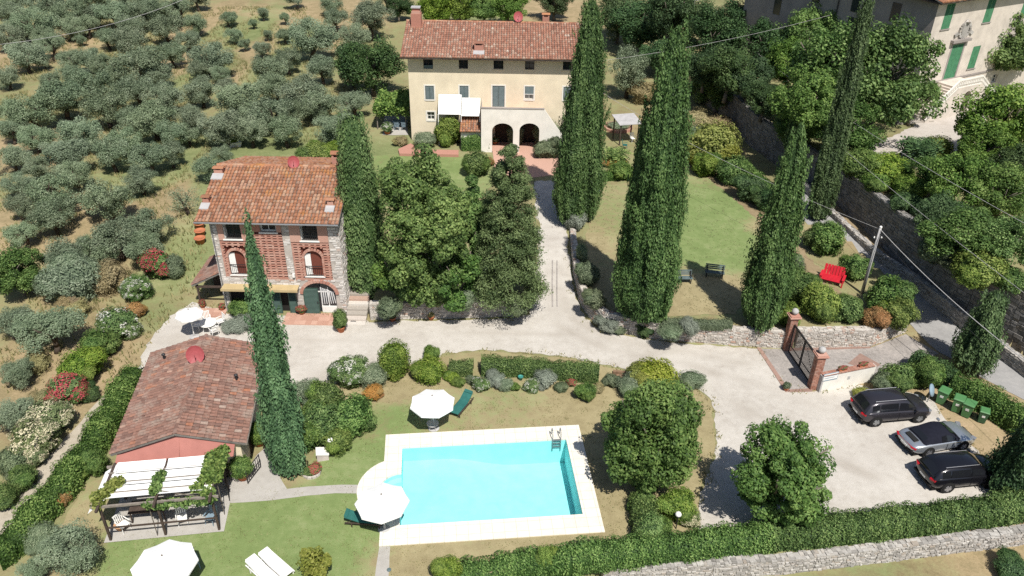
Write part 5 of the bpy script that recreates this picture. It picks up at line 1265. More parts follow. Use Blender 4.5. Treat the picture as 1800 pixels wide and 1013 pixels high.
# ------------------------------------------------------------------ garden trees
def big_tree(label, base, topv, wpx, mat, seed, clumps=150, per=150, L=0.30, W=0.17, shell=0.62, low=0.12, cr=(0.55, 1.05), core=True, name='broad_tree', squash=1.0, bark='bark_grey', deep=1.0):
    """a single large crown with its own mesh, in metres"""
    p = GT(*base); H = height_at(p.x, p.y, topv)-p.z; Wd = wpx/pxm(base[0], base[1], p.z+H*0.5)*0.97
    t = thing(name, label, 'tree', p); rs = np.random.RandomState(seed)
    d = unit(rs, clumps); rad = np.array([Wd/2-cr[1]*0.55, (Wd/2-cr[1]*0.55)*deep, H*(1-low)/2-cr[1]*0.5])
    pp = 2.0+squash; nb_ = max(10, clumps//9); db = unit(rs, nb_); qb = db/((np.abs(db)**pp).sum(1, keepdims=True)**(1/pp))
    bc = qb*(0.60+0.22*rs.rand(nb_, 1)); kb = rs.randint(0, nb_, clumps); off = unit(rs, clumps)*(0.12+0.24*rs.rand(clumps, 1))
    cc = (bc[kb]+off); inner_ = rs.rand(clumps) < 0.16; cc[inner_] = unit(rs, int(inner_.sum()))*rs.rand(int(inner_.sum()), 1)*0.5
    ln = np.linalg.norm(cc, axis=1, keepdims=True); cc = np.where(ln > 1.06, cc/ln*1.06, cc)*rad; cc[:, 2] += H*low+H*(1-low)/2; btone = rs.rand(nb_)[kb]
    crr = rs.uniform(cr[0], cr[1], clumps); tone = rs.rand(clumps); k = np.repeat(np.arange(clumps), per); n = len(k)
    e = unit(rs, n); C = cc[k]+e*(crr[k][:, None]*(0.5+0.5*np.sqrt(rs.rand(n, 1)))); C[:, 2] = np.maximum(C[:, 2], 0.15)
    V, Q = leaf_quads(C, e+unit(rs, n)*0.6+np.array([0.08, -0.25, 0.5]), L, W, rs, 0.4)
    rnd = np.clip(0.22*tone[k]+0.28*btone[k]+0.55*rs.rand(n), 0, 1)
    from_mesh('crown', np_mesh('crown', V, Q, rnd, mat), t)
    rr = random.Random(seed); mb = MB(); mb.tube((0, 0, -0.1), (0, 0, H*0.45), 0.22, 0.14, 9)
    for j in range(9):
        a = j*2.4; e_ = Vector((math.cos(a)*Wd*0.33, math.sin(a)*Wd*0.33, H*rr.uniform(0.5, 0.85))); mb.tube((0, 0, H*rr.uniform(0.2, 0.42)), e_, 0.09, 0.03, 6)
    mb.build('trunk', bark, t, True)
    return t
big_tree('large green leafy tree filling the garden beside the drive', (752, 532), 266, 216, 'leaf_broad', 21, 330, 270, 0.19, 0.11, 0.6, 0.02, (0.35, 0.85), squash=0.9)
big_tree('rounded full leafy tree between the pool and the car park', (1132, 852), 658, 204, 'leaf_broad', 22, 420, 210, 0.17, 0.10, 0.66, 0.03, (0.32, 0.72), squash=1.8)
big_tree('open leafy tree with ragged crown at the edge of the car park', (1350, 922), 754, 232, 'leaf_broad', 23, 190, 230, 0.16, 0.09, 0.3, 0.1, (0.25, 0.66), squash=0.1)
big_tree('leafy young tree filling the gap between the large tree and the conical conifer', (836, 500), 310, 92, 'leaf_broad', 24, 130, 230, 0.18, 0.11, 0.5, 0.06, (0.3, 0.6), squash=0.3)
big_tree('low leafy tree under the conifer column behind the low retaining wall', (702, 538), 420, 108, 'leaf_broad', 25, 120, 220, 0.18, 0.11, 0.5, 0.02, (0.3, 0.6), squash=0.5)
big_tree('low dark leafy tree at the foot of the conical conifer behind the low retaining wall', (806, 540), 428, 120, 'leaf_broad', 26, 130, 220, 0.18, 0.11, 0.5, 0.02, (0.3, 0.6), squash=0.5)
# conical conifer
p = GT(893, 532); H = height_at(p.x, p.y, 250)-p.z; Rr = 68/pxm(893, 500, 2.0)
t = thing('fir_tree', 'grey green conical conifer beside the drive up to the yellow house', 'conifer', p); rs = np.random.RandomState(31)
n = 90000; s = rs.rand(n*2); s = s[rs.rand(len(s)) < (1-s)**0.8+0.08][:n]; n = len(s); ncl = 360
cs_ = rs.rand(ncl*2); cs_ = cs_[rs.rand(len(cs_)) < (1-cs_)**0.6+0.25][:ncl]; cth = rs.uniform(0, 6.283, len(cs_)); crn = Rr*((1-cs_)**0.5)*(0.45+0.55*rs.rand(len(cs_))**0.6)
CC = np.stack([crn*np.cos(cth), crn*np.sin(cth), 0.6+cs_*(H-0.9)], 1); k = rs.randint(0, len(cs_), n); csz = 0.42+0.4*(1-cs_)
e = unit(rs, n)*np.array([1, 1, 0.6]); C = CC[k]*np.array([1, 1, 1])+e*csz[k][:, None]*(0.4+0.6*rs.rand(n, 1)); C[:, :2] *= (0.75+0.25*rs.rand(n, 1))
V, Q = leaf_quads(C, e+unit(rs, n)*0.8+np.array([0, 0, 0.5]), 0.16, 0.06, rs)
tone = rs.rand(len(cs_)); from_mesh('crown', np_mesh('crown', V, Q, np.clip(0.5*tone[k]+0.5*rs.rand(n), 0, 1), 'leaf_fir'), t)
mb = MB(); mb.tube((0, 0, -0.1), (0, 0, H*0.96), 0.25, 0.04, 8)
for j in range(40):
    f = j/40; a = j*2.4; mb.tube((0, 0, 0.6+f*(H-1.2)), (math.cos(a)*Rr*(1-f)**0.7*0.9, math.sin(a)*Rr*(1-f)**0.7*0.9, 0.4+f*(H-1.2)), 0.05, 0.012, 5)
mb.build('trunk', 'bark_dark', t)

# ------------------------------------------------------------------ trees round the villa and behind the houses
for (u, v, w_, k, asp, lab) in [
    (1470, 110, 160, BROAD, 1.05, 'tall leafy tree in front of the dark flank of the villa'), (1556, 128, 170, BROAD, 1.0, 'big light green tree covering the corner of the villa'),
    (1418, 175, 120, BROAD, 1.0, 'leafy tree above the tall wall, below the dark flank of the villa'), (1545, 36, 130, BROADB, 1.0, 'light green treetop under the eaves of the villa'),
    (1392, 112, 76, BROADB, 1.1, 'yellowish young tree against the dark flank of the villa'), (1495, 215, 105, BROAD, 0.95, 'leafy tree behind the thin tall cypress'),
    (1776, 72, 122, BROAD, 1.0, 'open leafy tree in front of the villa shutters'), (1772, 205, 135, BROADB, 0.95, 'light green tree beside the villa stair'),
    (1690, 318, 122, BROAD, 0.8, 'leafy tree on the villa terrace next to the dark palm'), (1765, 335, 118, BROADB, 0.85, 'light green tree on the villa terrace'),
    (1702, 405, 120, BROAD, 0.8, 'leafy tree hanging over the tall dark wall'), (1778, 425, 108, BROAD, 0.85, 'leafy tree behind the bright bush on the tall wall'),
    (1650, 385, 88, BROADD, 0.8, 'dark low tree on top of the tall wall'), (1735, 255, 90, BROAD, 0.9, 'shaded leafy tree at the side of the villa forecourt'),
    (1790, 290, 90, BROADD, 0.9, 'dark tree behind the light green tree on the villa terrace'), (1592, 40, 60, BROADB, 1.0, 'light green treetop against the villa cornice'),
    (1258, 62, 100, BROADD, 1.0, 'dark green tree behind the far wooden pole'), (1282, 118, 84, BROADD, 1.0, 'dark tree above the far end of the tall wall'), (1265, 148, 84, BROAD, 0.9, 'olive brown leafy tree overhanging the tall wall'),
    (1130, 34, 90, BROADD, 1.0, 'dark tree behind the old olive'), (1088, 18, 80, BROADD, 1.0, 'dark tree beside the broadest cypress behind the yellow house'), (1180, 14, 86, BROADD, 1.0, 'dark tree in the wood behind the far wooden pole'), (1160, 92, 62, BROADD, 1.0, 'dark low tree between the old olive and the cypresses'),
    (1215, 30, 70, BROADD, 1.0, 'dark tree hiding the foot of the far wooden pole'), (1300, 30, 70, BROADD, 1.05, 'dark tree touching the dark flank of the villa'), (1240, 118, 66, BROADD, 0.9, 'dark shaded tree behind the tallest broad cypress'),
    (765, 12, 66, BROADB, 0.9, 'light green tree behind the tall chimney of the yellow house'), (810, 6, 66, BROADB, 0.9, 'light green tree behind the roof of the yellow house'), (850, 10, 60, BROAD, 0.9, 'green tree behind the middle of the yellow house roof'), (895, 2, 70, BROADB, 0.9, 'light green tree behind the red dish of the yellow house'),
    (700, 8, 40, BROADD, 1.0, 'small dark tree left of the tall chimney'), (975, -4, 60, BROADD, 0.9, 'dark tree at the back of the dry slope behind the yellow house'), (1345, 168, 70, BROADD, 0.9, 'dark tree over the steps beside the villa flank'), (1430, 60, 110, BROAD, 1.0, 'green treetop against the dark flank of the villa'), (1500, 20, 110, BROAD, 1.0, 'highest green treetop before the dark flank of the villa'), (1610, 170, 80, BROAD, 0.9, 'leafy tree hanging over the villa forecourt steps'), (1350, 70, 80, BROADD, 1.1, 'dark tree in front of the far end of the villa flank'), (1320, 130, 70, BROADD, 1.0, 'dark tree below the far end of the villa flank'), (1640, 300, 80, BROAD, 0.8, 'leafy tree beside the dark round palm')]:
    tree('broad_tree', lab, u, v, w_*1.22, k, BROAD_T, asp, cz=0.6)
for (u, v, w_, k, asp, lab) in [
    (1512, 290, 70, 'green', 0.7, 'green bush on the tall wall behind the thin cypress'), (1562, 298, 76, 'bright', 0.7, 'bright bush on the tall wall by the villa forecourt'), (1602, 330, 64, 'bright', 0.7, 'bright bush on the tall wall below the dark palm'),
    (1590, 355, 50, 'dark', 0.7, 'dark bush spilling over the tall wall'), (1720, 472, 84, 'bright', 0.8, 'rounded bright green bush on the tall dark wall'), (1540, 322, 50, 'green', 0.6, 'green creeper hanging over the tall wall'),
    (1655, 440, 76, 'grey', 0.6, 'grey green bush on the top of the tall wall'), (1775, 492, 60, 'green', 0.7, 'green bush at the pale end of the tall wall'), (1645, 262, 56, 'bright', 0.8, 'light bush on the villa forecourt'), (1402, 226, 70, 'green', 0.8, 'bush above the tall wall beside the young cypress'),
    (1222, 215, 62, 'dry', 0.7, 'dry straw coloured bush behind the tallest cypress'), (1262, 214, 48, 'dry', 0.6, 'dry grassy clump at the foot of the tall wall'), (1238, 160, 50, 'grey', 0.9, 'shaded bush at the far end of the tall wall'), (1130, 160, 50, 'dry', 0.9, 'reddish dry shrub between the old olive and the cypress')]:
    shrub(lab, u, v, w_, k, asp)

# ------------------------------------------------------------------ shrubs, by place
SH = [
 # oleander border on the left
 (272, 462, 56, 'red', 0.95, 'red flowering oleander at the top of the border above the track'), (304, 466, 44, 'grey', 0.9, 'dull green shrub tucked behind the topmost red oleander'), (262, 432, 32, 'bright', 0.9, 'small bright green shrub above the topmost red oleander'),
 (242, 505, 52, 'white', 0.8, 'white flowering shrub below the topmost red oleander'), (205, 568, 66, 'white', 0.9, 'dark green oleander with a few white blooms, bordering the track'), (170, 606, 60, 'green', 0.9, 'full green oleander without blooms in the middle of the border'),
 (142, 646, 68, 'bright', 0.85, 'feathery bright green shrub above the lower red oleander'), (118, 684, 62, 'red', 0.85, 'red flowering oleander low in the border beside the track'), (150, 690, 40, 'dark', 0.8, 'dark shrub beside the lower red oleander'), (88, 734, 70, 'cream', 0.9, 'cream flowering oleander below the lower red oleander'),
 (56, 778, 80, 'cream', 0.85, 'widest cream flowering oleander at the lower end of the border'), (22, 812, 60, 'grey', 0.8, 'dull green shrub at the foot of the widest cream oleander'), (40, 840, 50, 'green', 0.8, 'green shrub by the lower bend of the track'), (8, 872, 50, 'green', 0.8, 'green shrub next to the lowest bend of the track'),
 (122, 496, 90, 'olive', 0.8, 'yellowish untidy bush below the round dark tree'), (190, 488, 70, 'dry', 0.75, 'dry brownish bush inside the border by the grove'), (235, 545, 34, 'orange', 0.8, 'small orange tinged shrub below the white flowering shrub'), (130, 545, 50, 'dry', 0.7, 'dry low bush under the olive over the border'), (60, 640, 54, 'dry', 0.6, 'dry straw bush on the bank below the border olive'),
 (75, 700, 40, 'dry', 0.6, 'dry straw tuft beside the lower red oleander'),
 # by the yellow house
 (787, 230, 44, 'bright', 1.25, 'tall bright green shrub against the front of the yellow house'), (746, 246, 38, 'olive', 0.7, 'rounded yellowish shrub at the corner of the yellow house'), (836, 290, 46, 'green', 0.95, 'rose bush in the grass below the clipped hedge of the yellow house'),
 (962, 238, 44, 'olive', 1.0, 'climbing shrub at the stair end of the porch'), (972, 258, 34, 'grey', 1.2, 'grey green shrub between the porch and the broad cypress'), (906, 236, 26, 'olive', 1.6, 'climbing plant on the middle pillar of the porch'), (560, 268, 50, 'bright', 0.7, 'bright bush behind the stone house roof'), (590, 262, 38, 'bright', 0.8, 'bright bush behind the chimney of the stone house'), (540, 272, 40, 'green', 0.7, 'green bush behind the red dish of the stone house'),
 (955, 262, 34, 'grey', 1.0, 'second grey green shrub at the foot of the porch stair'), (990, 245, 30, 'grey', 1.3, 'shrub tucked between the porch stair and the broad cypress'), (858, 285, 20, 'orange', 0.8, 'small reddish plant on the edge of the brick paving'), (705, 248, 26, 'dry', 0.7, 'dry potted bush beside the brick bed edging'),
 # upper lawn
 (1252, 256, 88, 'yellow', 0.85, 'big yellow green bush at the far edge of the raised lawn'), (1240, 290, 50, 'bright', 0.8, 'bright bush in front of the big yellow green bush'), (1290, 300, 62, 'green', 0.8, 'green bush next to the big yellow green bush'), (1322, 332, 56, 'dark', 0.8, 'dark bush on the far edge of the raised lawn'), (1352, 352, 46, 'dark', 0.85, 'dark bush beside the broad cypress near the gate'),
 (1230, 240, 44, 'olive', 0.8, 'pale bush behind the big yellow green bush'), (1090, 300, 44, 'bright', 0.7, 'low bright shrub under the cycad'),
 (1012, 388, 40, 'silver', 0.8, 'pale large leaved plant at the top of the curved wall'), (1032, 480, 38, 'grey', 1.3, 'grey green shrub along the curved wall under the cypress shadow'), (1046, 525, 40, 'grey', 0.9, 'grey shrub behind the bend of the curved wall'), (1022, 445, 20, 'olive', 1.6, 'thin shrub on the curved wall above the grey shrubs'),
 (1070, 566, 46, 'silver', 0.6, 'straggling silver plant at the foot of the curved wall'), (1134, 580, 32, 'dark', 0.9, 'dark potted shrub against the curved wall'), (1213, 577, 32, 'silver', 0.9, 'blue green agave by the curved wall'), (1178, 582, 44, 'olive', 0.5, 'trailing plant hanging over the curved wall'), (1090, 578, 26, 'grey', 0.6, 'small grey plant at the bend of the gravel'),
 # garden corner by the gate
 (1456, 420, 64, 'green', 0.9, 'round green bush inside the roadside wall below the thin cypress'), (1502, 470, 52, 'green', 0.9, 'green bush inside the roadside wall by the utility pole'), (1396, 500, 66, 'green', 1.0, 'green bush beside the cypress nearest the gate'), (1384, 552, 42, 'bright', 0.9, 'bright bush just behind the gate pillar'), (1442, 532, 62, 'bright', 1.1, 'feathery bright green bush behind the iron gate'),
 (1492, 545, 52, 'green', 0.9, 'bush with orange blossom over the entrance wall'), (1556, 520, 74, 'green', 0.9, 'dark green bush at the foot of the utility pole'), (1580, 550, 60, 'bright', 0.9, 'yellow green bush overhanging the road'), (1540, 560, 46, 'orange', 0.8, 'reddish bush hanging over the entrance wall'), (1430, 495, 30, 'green', 0.8, 'small bush in front of the red garden seat'), (1384, 470, 46, 'grey', 0.9, 'grey bush behind the red garden seat'),
 # beds round the pool
 (692, 634, 54, 'clipped', 1.25, 'tall clipped box bush standing at the gravel edge'), (756, 652, 56, 'bright', 0.7, 'mound of light green leaves next to the tall clipped bush'), (757, 624, 28, 'bright', 1.1, 'small upright light green shrub at the gravel edge'),
 (845, 676, 28, 'white', 0.8, 'rose bush with white blooms in the bed by the dark hedge'), (872, 668, 34, 'silver', 0.7, 'silver plant in the bed by the dark hedge'), (958, 666, 42, 'silver', 0.6, 'silver grey plant beside the teal watering can'), (1030, 688, 34, 'green', 0.9, 'round rose bush at the corner of the pool lawn'), (1075, 668, 28, 'grey', 0.9, 'grey shrub beside the timber edging'),
 (795, 662, 26, 'bright', 0.6, 'low light green plant between the mound and the dark hedge'), (1150, 662, 80, 'yellow', 0.6, 'bright yellow bush behind the rounded full tree'), (1112, 676, 50, 'olive', 0.7, 'pale yellow shrub next to the bright yellow bush'), (1215, 668, 40, 'olive', 0.7, 'yellowish shrub at the gravel behind the rounded full tree'),
 (618, 650, 62, 'white', 0.9, 'rose bush with white blooms at the gravel by the slim cypress'), (655, 664, 46, 'olive', 0.8, 'yellowish shrub beside the rose bush'), (655, 690, 36, 'orange', 0.7, 'red leaved low shrub at the lawn edge'), (540, 690, 52, 'olive', 0.9, 'feathery shrub near the slim cypress'), (575, 700, 60, 'green', 0.9, 'green shrub below the white rose bush'),
 (562, 745, 84, 'green', 0.95, 'big leafy bush right of the slim cypress'), (616, 732, 76, 'green', 0.95, 'big round bush at the edge of the pool lawn'), (592, 775, 56, 'bright', 0.8, 'lower bright bush over the garden lamp'), (530, 772, 42, 'green', 0.9, 'green bush tucked beside the slim cypress'),
 (1130, 882, 48, 'green', 1.0, 'upright bush at the end of the pool hedge'), (1192, 888, 62, 'bright', 0.9, 'light bush under the rounded full tree'), (1146, 935, 62, 'green', 0.95, 'rounded bush joining the bottom hedge'), (1215, 910, 36, 'cream', 0.7, 'pale flowering shrub beside the garden lamp post'),
 (788, 1002, 48, 'bright', 0.9, 'small round bush before the bottom hedge'), (960, 978, 36, 'bright', 1.1, 'taller bush rising from the bottom hedge'), (1785, 1000, 60, 'dark', 0.6, 'dark twiggy shrub in the field below the long wall'),
 (105, 876, 36, 'orange', 0.8, 'orange brown shrub between the stone slabs by the hedge'), (72, 942, 50, 'olive', 0.9, 'pale green shrub at the foot of the long hedge'), (62, 960, 30, 'olive', 0.8, 'little pale shrub at the lawn corner by the long hedge'),
 (135, 838, 30, 'bright', 0.7, 'light green shrub by the blue statue'), (170, 815, 40, 'green', 1.1, 'climbing leaves hanging beside the awning'),
 (805, 672, 22, 'bright', 0.7, 'low green plant in the bed before the short dark hedge'), (828, 668, 20, 'grey', 0.7, 'small grey plant in the bed before the short dark hedge'), (890, 676, 24, 'olive', 0.9, 'tall yellowish plant in the bed before the long dark hedge'), (905, 680, 18, 'green', 0.7, 'small green plant next to the teal bucket'), (935, 678, 30, 'white', 0.6, 'low white flowering plant in the bed before the long dark hedge'), (985, 680, 26, 'grey', 0.6, 'grey cushion plant in the bed before the long dark hedge'), (1004, 672, 20, 'red', 0.6, 'small red flowering plant at the end of the bed'), (1050, 682, 24, 'dry', 0.6, 'withered plant beside the round rose bush'),
 # by the houses
 (425, 540, 46, 'green', 0.6, 'leafy plants along the wall of the stone house'), (455, 752, 30, 'green', 1.1, 'leafy shrub against the side of the outbuilding'), (683, 538, 46, 'grey', 0.9, 'grey green shrub hanging over the low retaining wall'), (762, 518, 58, 'olive', 0.5, 'yellow green plants on top of the low retaining wall'), (815, 524, 44, 'olive', 0.9, 'yellow green plant trailing down the low retaining wall'), (905, 535, 40, 'grey', 0.8, 'low shrub at the drive end of the low retaining wall'),
 # by the sign wall and bins
 (1556, 670, 44, 'grey', 0.9, 'dull green bush at the end of the white sign wall'), (1578, 664, 60, 'green', 0.85, 'green bush behind the dark grey car'), (1628, 655, 60, 'green', 0.9, 'leafy bush behind the round grey mirror'), (1515, 690, 30, 'yellow', 0.5, 'yellow flowers at the foot of the white sign wall'),
 (1420, 905, 50, 'green', 0.6, 'low bush under the ragged tree at the car park')]
for (u, v, w_, k, asp, lab) in SH: shrub(lab, u, v, w_, k, asp)
shrub('flat silver lavender cushion in front of the stone house', 425, 567, 58, 'silver', 0.3, 'lavender_bush')

# ------------------------------------------------------------------ hedges
def hedge(label, line, width, height, mat, seed, name='hedge', L=0.10, W=0.06, dens=330, z=None, lump=0.12):
    pts = [GT(u, v) for (u, v) in line] if z is None else [G(u, v, z) for (u, v) in line]
    rs = np.random.RandomState(seed); o0 = pts[0].copy(); t = thing(name, label, 'hedge', o0)
    segs = [(a, b, (b-a).length) for a, b in zip(pts, pts[1:])]; tot = sum(s[2] for s in segs)
    n = int(dens*tot*(width+2*height)); cum = np.cumsum([0]+[s[2] for s in segs]); s = rs.rand(n)*tot
    i = np.clip(np.searchsorted(cum, s)-1, 0, len(segs)-1)
    A = np.array([tuple(x[0]) for x in segs]); B = np.array([tuple(x[1]) for x in segs]); Ls = np.array([x[2] for x in segs])
    f = ((s-cum[i])/Ls[i])[:, None]; P = A[i]*(1-f)+B[i]*f; T = (B-A)/Ls[:, None]; T = T[i]; S = np.stack([-T[:, 1], T[:, 0], np.zeros(n)], 1)
    # round the section: angle from one foot over the top to the other
    per = rs.rand(n); a = np.pi*per; p_ = 4.0
    cx, cz = np.cos(a), np.sin(a); k = (np.abs(cx)**p_+np.abs(cz)**p_)**(-1/p_); cx, cz = cx*k, cz*k
    ph = rs.uniform(0, 6.28, 6)
    def bm(s_, a_): return 1+lump*(0.5*np.sin(1.9*s_+ph[0]+a_)+0.35*np.sin(4.3*s_+ph[1]-1.5*a_)+0.3*np.sin(7.7*s_+ph[2]+2*a_)+0.25*np.sin(0.8*s_+ph[3]))
    b = bm(s, a)*(1-0.16*rs.rand(n)**1.5)
    C = P+S*(cx*width/2*b)[:, None]; C[:, 2] += cz*height*b
    Nn = S*cx[:, None]+np.array([0, 0, 1.0])*cz[:, None]+unit(rs, n)*0.75
    V, Q = leaf_quads(C-np.array(o0), Nn, L, W, rs, 0.4)
    rnd = np.clip(0.5+(bm(s, a)-1)*1.5+rs.uniform(-0.38, 0.38, n), 0, 1)  # hollows darkened and bulges lightened in the leaf tone, as shading
    V2 = []; ns = max(2, int(tot/0.35)); na = 9
    for j in range(ns+1):
        sj = tot*j/ns; ii = min(len(segs)-1, int(np.searchsorted(cum, sj, side='right')-1)); g = (sj-cum[ii])/Ls[ii]; pc0 = A[ii]*(1-g)+B[ii]*g; Tj = (B[ii]-A[ii])/Ls[ii]; Sj = np.array([-Tj[1], Tj[0], 0])
        for q in range(na):
            aa = math.pi*q/(na-1); x_, z_ = math.cos(aa), math.sin(aa); kk = (abs(x_)**p_+abs(z_)**p_)**(-1/p_)
            bb_ = float(bm(np.array([sj]), np.array([aa]))[0])*0.84; V2.append(pc0-np.array(o0)+Sj*x_*kk*width/2*bb_+np.array([0, 0, z_*kk*height*bb_]))
    Q2 = np.array([(j*na+q, (j+1)*na+q, (j+1)*na+q+1, j*na+q+1) for j in range(ns) for q in range(na-1)])[:, ::-1]
    from_mesh('foliage', np_mesh('foliage', np.vstack([V, np.array(V2)]), np.vstack([Q, Q2+len(V)]), np.concatenate([rnd, np.full(len(Q2), 0.15)]), mat), t)  # inner shell toned dark for the shade behind the leaves
    mb = MB()
    for j in range(int(tot/1.0)+1):
        sj = min(tot*0.999, j*1.0+0.1); ii = min(len(segs)-1, int(np.searchsorted(cum, sj, side='right')-1)); g = (sj-cum[ii])/Ls[ii]; q = Vector(A[ii]*(1-g)+B[ii]*g)-o0; mb.tube(q-Vector((0, 0, 0.05)), q+Vector((0, 0, height*0.6)), 0.03, 0.015, 5)
    stuff(mb.build('stems', 'bark_dark', t))
    return t
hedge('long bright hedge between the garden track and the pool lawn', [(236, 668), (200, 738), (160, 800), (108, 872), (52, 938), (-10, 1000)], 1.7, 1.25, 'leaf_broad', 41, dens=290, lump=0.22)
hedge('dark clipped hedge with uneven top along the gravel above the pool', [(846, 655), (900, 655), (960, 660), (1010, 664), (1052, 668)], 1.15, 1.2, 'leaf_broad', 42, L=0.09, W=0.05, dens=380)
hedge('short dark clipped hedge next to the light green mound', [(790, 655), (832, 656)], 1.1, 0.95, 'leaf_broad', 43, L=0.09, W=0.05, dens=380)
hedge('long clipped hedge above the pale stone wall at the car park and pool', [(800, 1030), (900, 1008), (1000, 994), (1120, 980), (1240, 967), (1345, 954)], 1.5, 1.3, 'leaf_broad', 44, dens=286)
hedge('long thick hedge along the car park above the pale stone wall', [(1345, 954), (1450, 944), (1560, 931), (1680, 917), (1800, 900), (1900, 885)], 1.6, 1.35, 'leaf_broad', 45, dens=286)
hedge('short hedge running from the pool lawn towards the bottom hedge', [(1128, 905), (1136, 940), (1140, 975)], 1.5, 1.3, 'leaf_broad', 46, dens=300)
hedge('low grey green clipped hedge on the front edge of the raised lawn', [(1162, 573), (1220, 575), (1285, 577)], 0.8, 0.65, 'leaf_grey', 47, L=0.08, W=0.04, dens=380)
hedge('low box hedge below the cycad on the raised lawn', [(1050, 318), (1085, 315), (1112, 312)], 0.9, 0.9, 'leaf_broad', 48, L=0.1, dens=300)
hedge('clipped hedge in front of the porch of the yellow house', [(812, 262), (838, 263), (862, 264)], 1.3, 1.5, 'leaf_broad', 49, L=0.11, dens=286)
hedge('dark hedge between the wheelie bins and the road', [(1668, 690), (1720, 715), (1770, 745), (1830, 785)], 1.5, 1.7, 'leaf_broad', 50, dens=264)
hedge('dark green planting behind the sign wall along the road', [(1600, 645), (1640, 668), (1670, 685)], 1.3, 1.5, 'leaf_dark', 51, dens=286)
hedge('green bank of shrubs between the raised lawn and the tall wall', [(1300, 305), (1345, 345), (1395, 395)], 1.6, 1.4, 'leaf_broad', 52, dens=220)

# ------------------------------------------------------------------ loose grass in the grove and on the banks
rs = np.random.RandomState(77); n = 26000
X_ = rs.uniform(-75, -8, n); Y_ = rs.uniform(34, 135, n)
U = [proj((x, y, 0)) for x, y in zip(X_, Y_)]
keep = np.array([-20 < u < 720 and -10 < v < 690 and not inpoly(u, v, [(236, 690), (236, 640), (330, 520), (398, 540), (340, 380), (380, 280), (640, 280), (700, 560), (700, 690)]) and not inpoly(u, v, [(700, 0), (1100, 0), (1100, 330), (640, 330), (640, 200)]) for (u, v) in U])
X_, Y_ = X_[keep], Y_[keep]; n = len(X_)
Z_ = np.array([base_h(x, y) for x, y in zip(X_, Y_)])
cl = np.array([noise.noise(Vector((x*0.35, y*0.12, 3))) for x, y in zip(X_, Y_)])
k = cl > -0.08; X_, Y_, Z_ = X_[k], Y_[k], Z_[k]; n = len(X_)
C = np.repeat(np.stack([X_, Y_, Z_], 1), 4, 0); C[:, :2] += rs.normal(size=(len(C), 2))*0.12
d = unit(rs, len(C))*np.array([0.45, 0.45, 0.2])+np.array([0, 0, 1.0]); h = rs.uniform(0.12, 0.4, (len(C), 1)); sd = np.cross(d, unit(rs, len(C))); sd /= np.linalg.norm(sd, axis=1, keepdims=True)
V = np.stack([C-sd*0.04, C+sd*0.04, C+d*h+sd*0.015, C+d*h-sd*0.015], 1).reshape(-1, 3)
me_ = np_mesh('grass', V, np.arange(len(V)).reshape(-1, 4), rs.rand(len(C)), 'leaf_dry'); me_.materials.clear()
foliage_mat('grass_blades', (0.162, 0.176, 0.068), (0.270, 0.270, 0.115), (0.446, 0.378, 0.189), 0.3, 0.0); me_.materials.append(MATS['grass_blades'])
gobj = from_mesh('grass', me_); tag(gobj, 'dry tufts of grass scattered between the olive trees', 'grass', kind='stuff')

def tufts(name, label, P, hmin, hmax, mat, seed, per=3, wid=0.03, spread=0.08):
    rs = np.random.RandomState(seed); C = np.repeat(np.array(P), per, 0); n = len(C); C[:, :2] += rs.normal(size=(n, 2))*spread
    d = unit(rs, n)*np.array([0.6, 0.6, 0.2])+np.array([0, 0, 1.0]); h = rs.uniform(hmin, hmax, (n, 1)); sd = np.cross(d, unit(rs, n)); sd /= np.linalg.norm(sd, axis=1, keepdims=True)
    V = np.stack([C-sd*wid, C+sd*wid, C+d*h+sd*wid*0.3, C+d*h-sd*wid*0.3], 1).reshape(-1, 3)
    o = from_mesh(name, np_mesh(name, V, np.arange(len(V)).reshape(-1, 4), rs.rand(n), mat)); return tag(o, label, 'grass', kind='stuff')
foliage_mat('lawn_blades', (0.20, 0.21, 0.09), (0.30, 0.315, 0.145), (0.44, 0.40, 0.23), 0.45, 0.0)
rs = np.random.RandomState(88); P = []
pl = PXL([(600, 680), (760, 650), (1060, 675), (1110, 870), (1120, 960), (960, 990), (790, 1018), (500, 1050), (60, 1060), (110, 920), (180, 850), (470, 850), (560, 800)])
for _ in range(15000):
    x, y = rs.uniform(-27, 9), rs.uniform(23, 44)
    if inpoly(x, y, pl) and noise.noise(Vector((x*0.9, y*0.9, 1))) > -0.12:
        a_, b_ = pool_local(x, y)
        if not (abs(a_) < DW/2+0.05 and abs(b_) < DD/2+0.05) and math.hypot(a_-BAYX, b_-BAYY) > 2.6: P.append((x, y, 0.01))
tufts('lawn_grass', 'short tufts of half dry grass on the lawn round the pool', P, 0.03, 0.06, 'lawn_blades', 1)
ul = [(p.x, p.y) for p in [G(u, v, 1.2) for (u, v) in [(1030, 415), (1066, 328), (1118, 324), (1230, 304), (1335, 395), (1318, 520), (1290, 552), (1080, 545)]]]; P = []
for _ in range(9000):
    x, y = rs.uniform(3, 30), rs.uniform(44, 76)
    if inpoly(x, y, ul) and noise.noise(Vector((x*0.8, y*0.8, 5))) > -0.1: P.append((x, y, 1.215))
tufts('upper_lawn_grass', 'short tufts of grass on the raised lawn', P, 0.03, 0.06, 'lawn_blades', 2)
P = []
for (a_, b_) in zip(drive_pts, drive_pts[1:]+drive_pts[:1]):
    L_ = math.hypot(b_[0]-a_[0], b_[1]-a_[1])
    for _ in range(int(L_*7)):
        t_ = rs.rand(); x = a_[0]+(b_[0]-a_[0])*t_+rs.normal()*0.22; y = a_[1]+(b_[1]-a_[1])*t_+rs.normal()*0.22
        if noise.noise(Vector((x*0.5, y*0.5, 9))) > -0.05: P.append((x, y, base_h(x, y)+0.01))
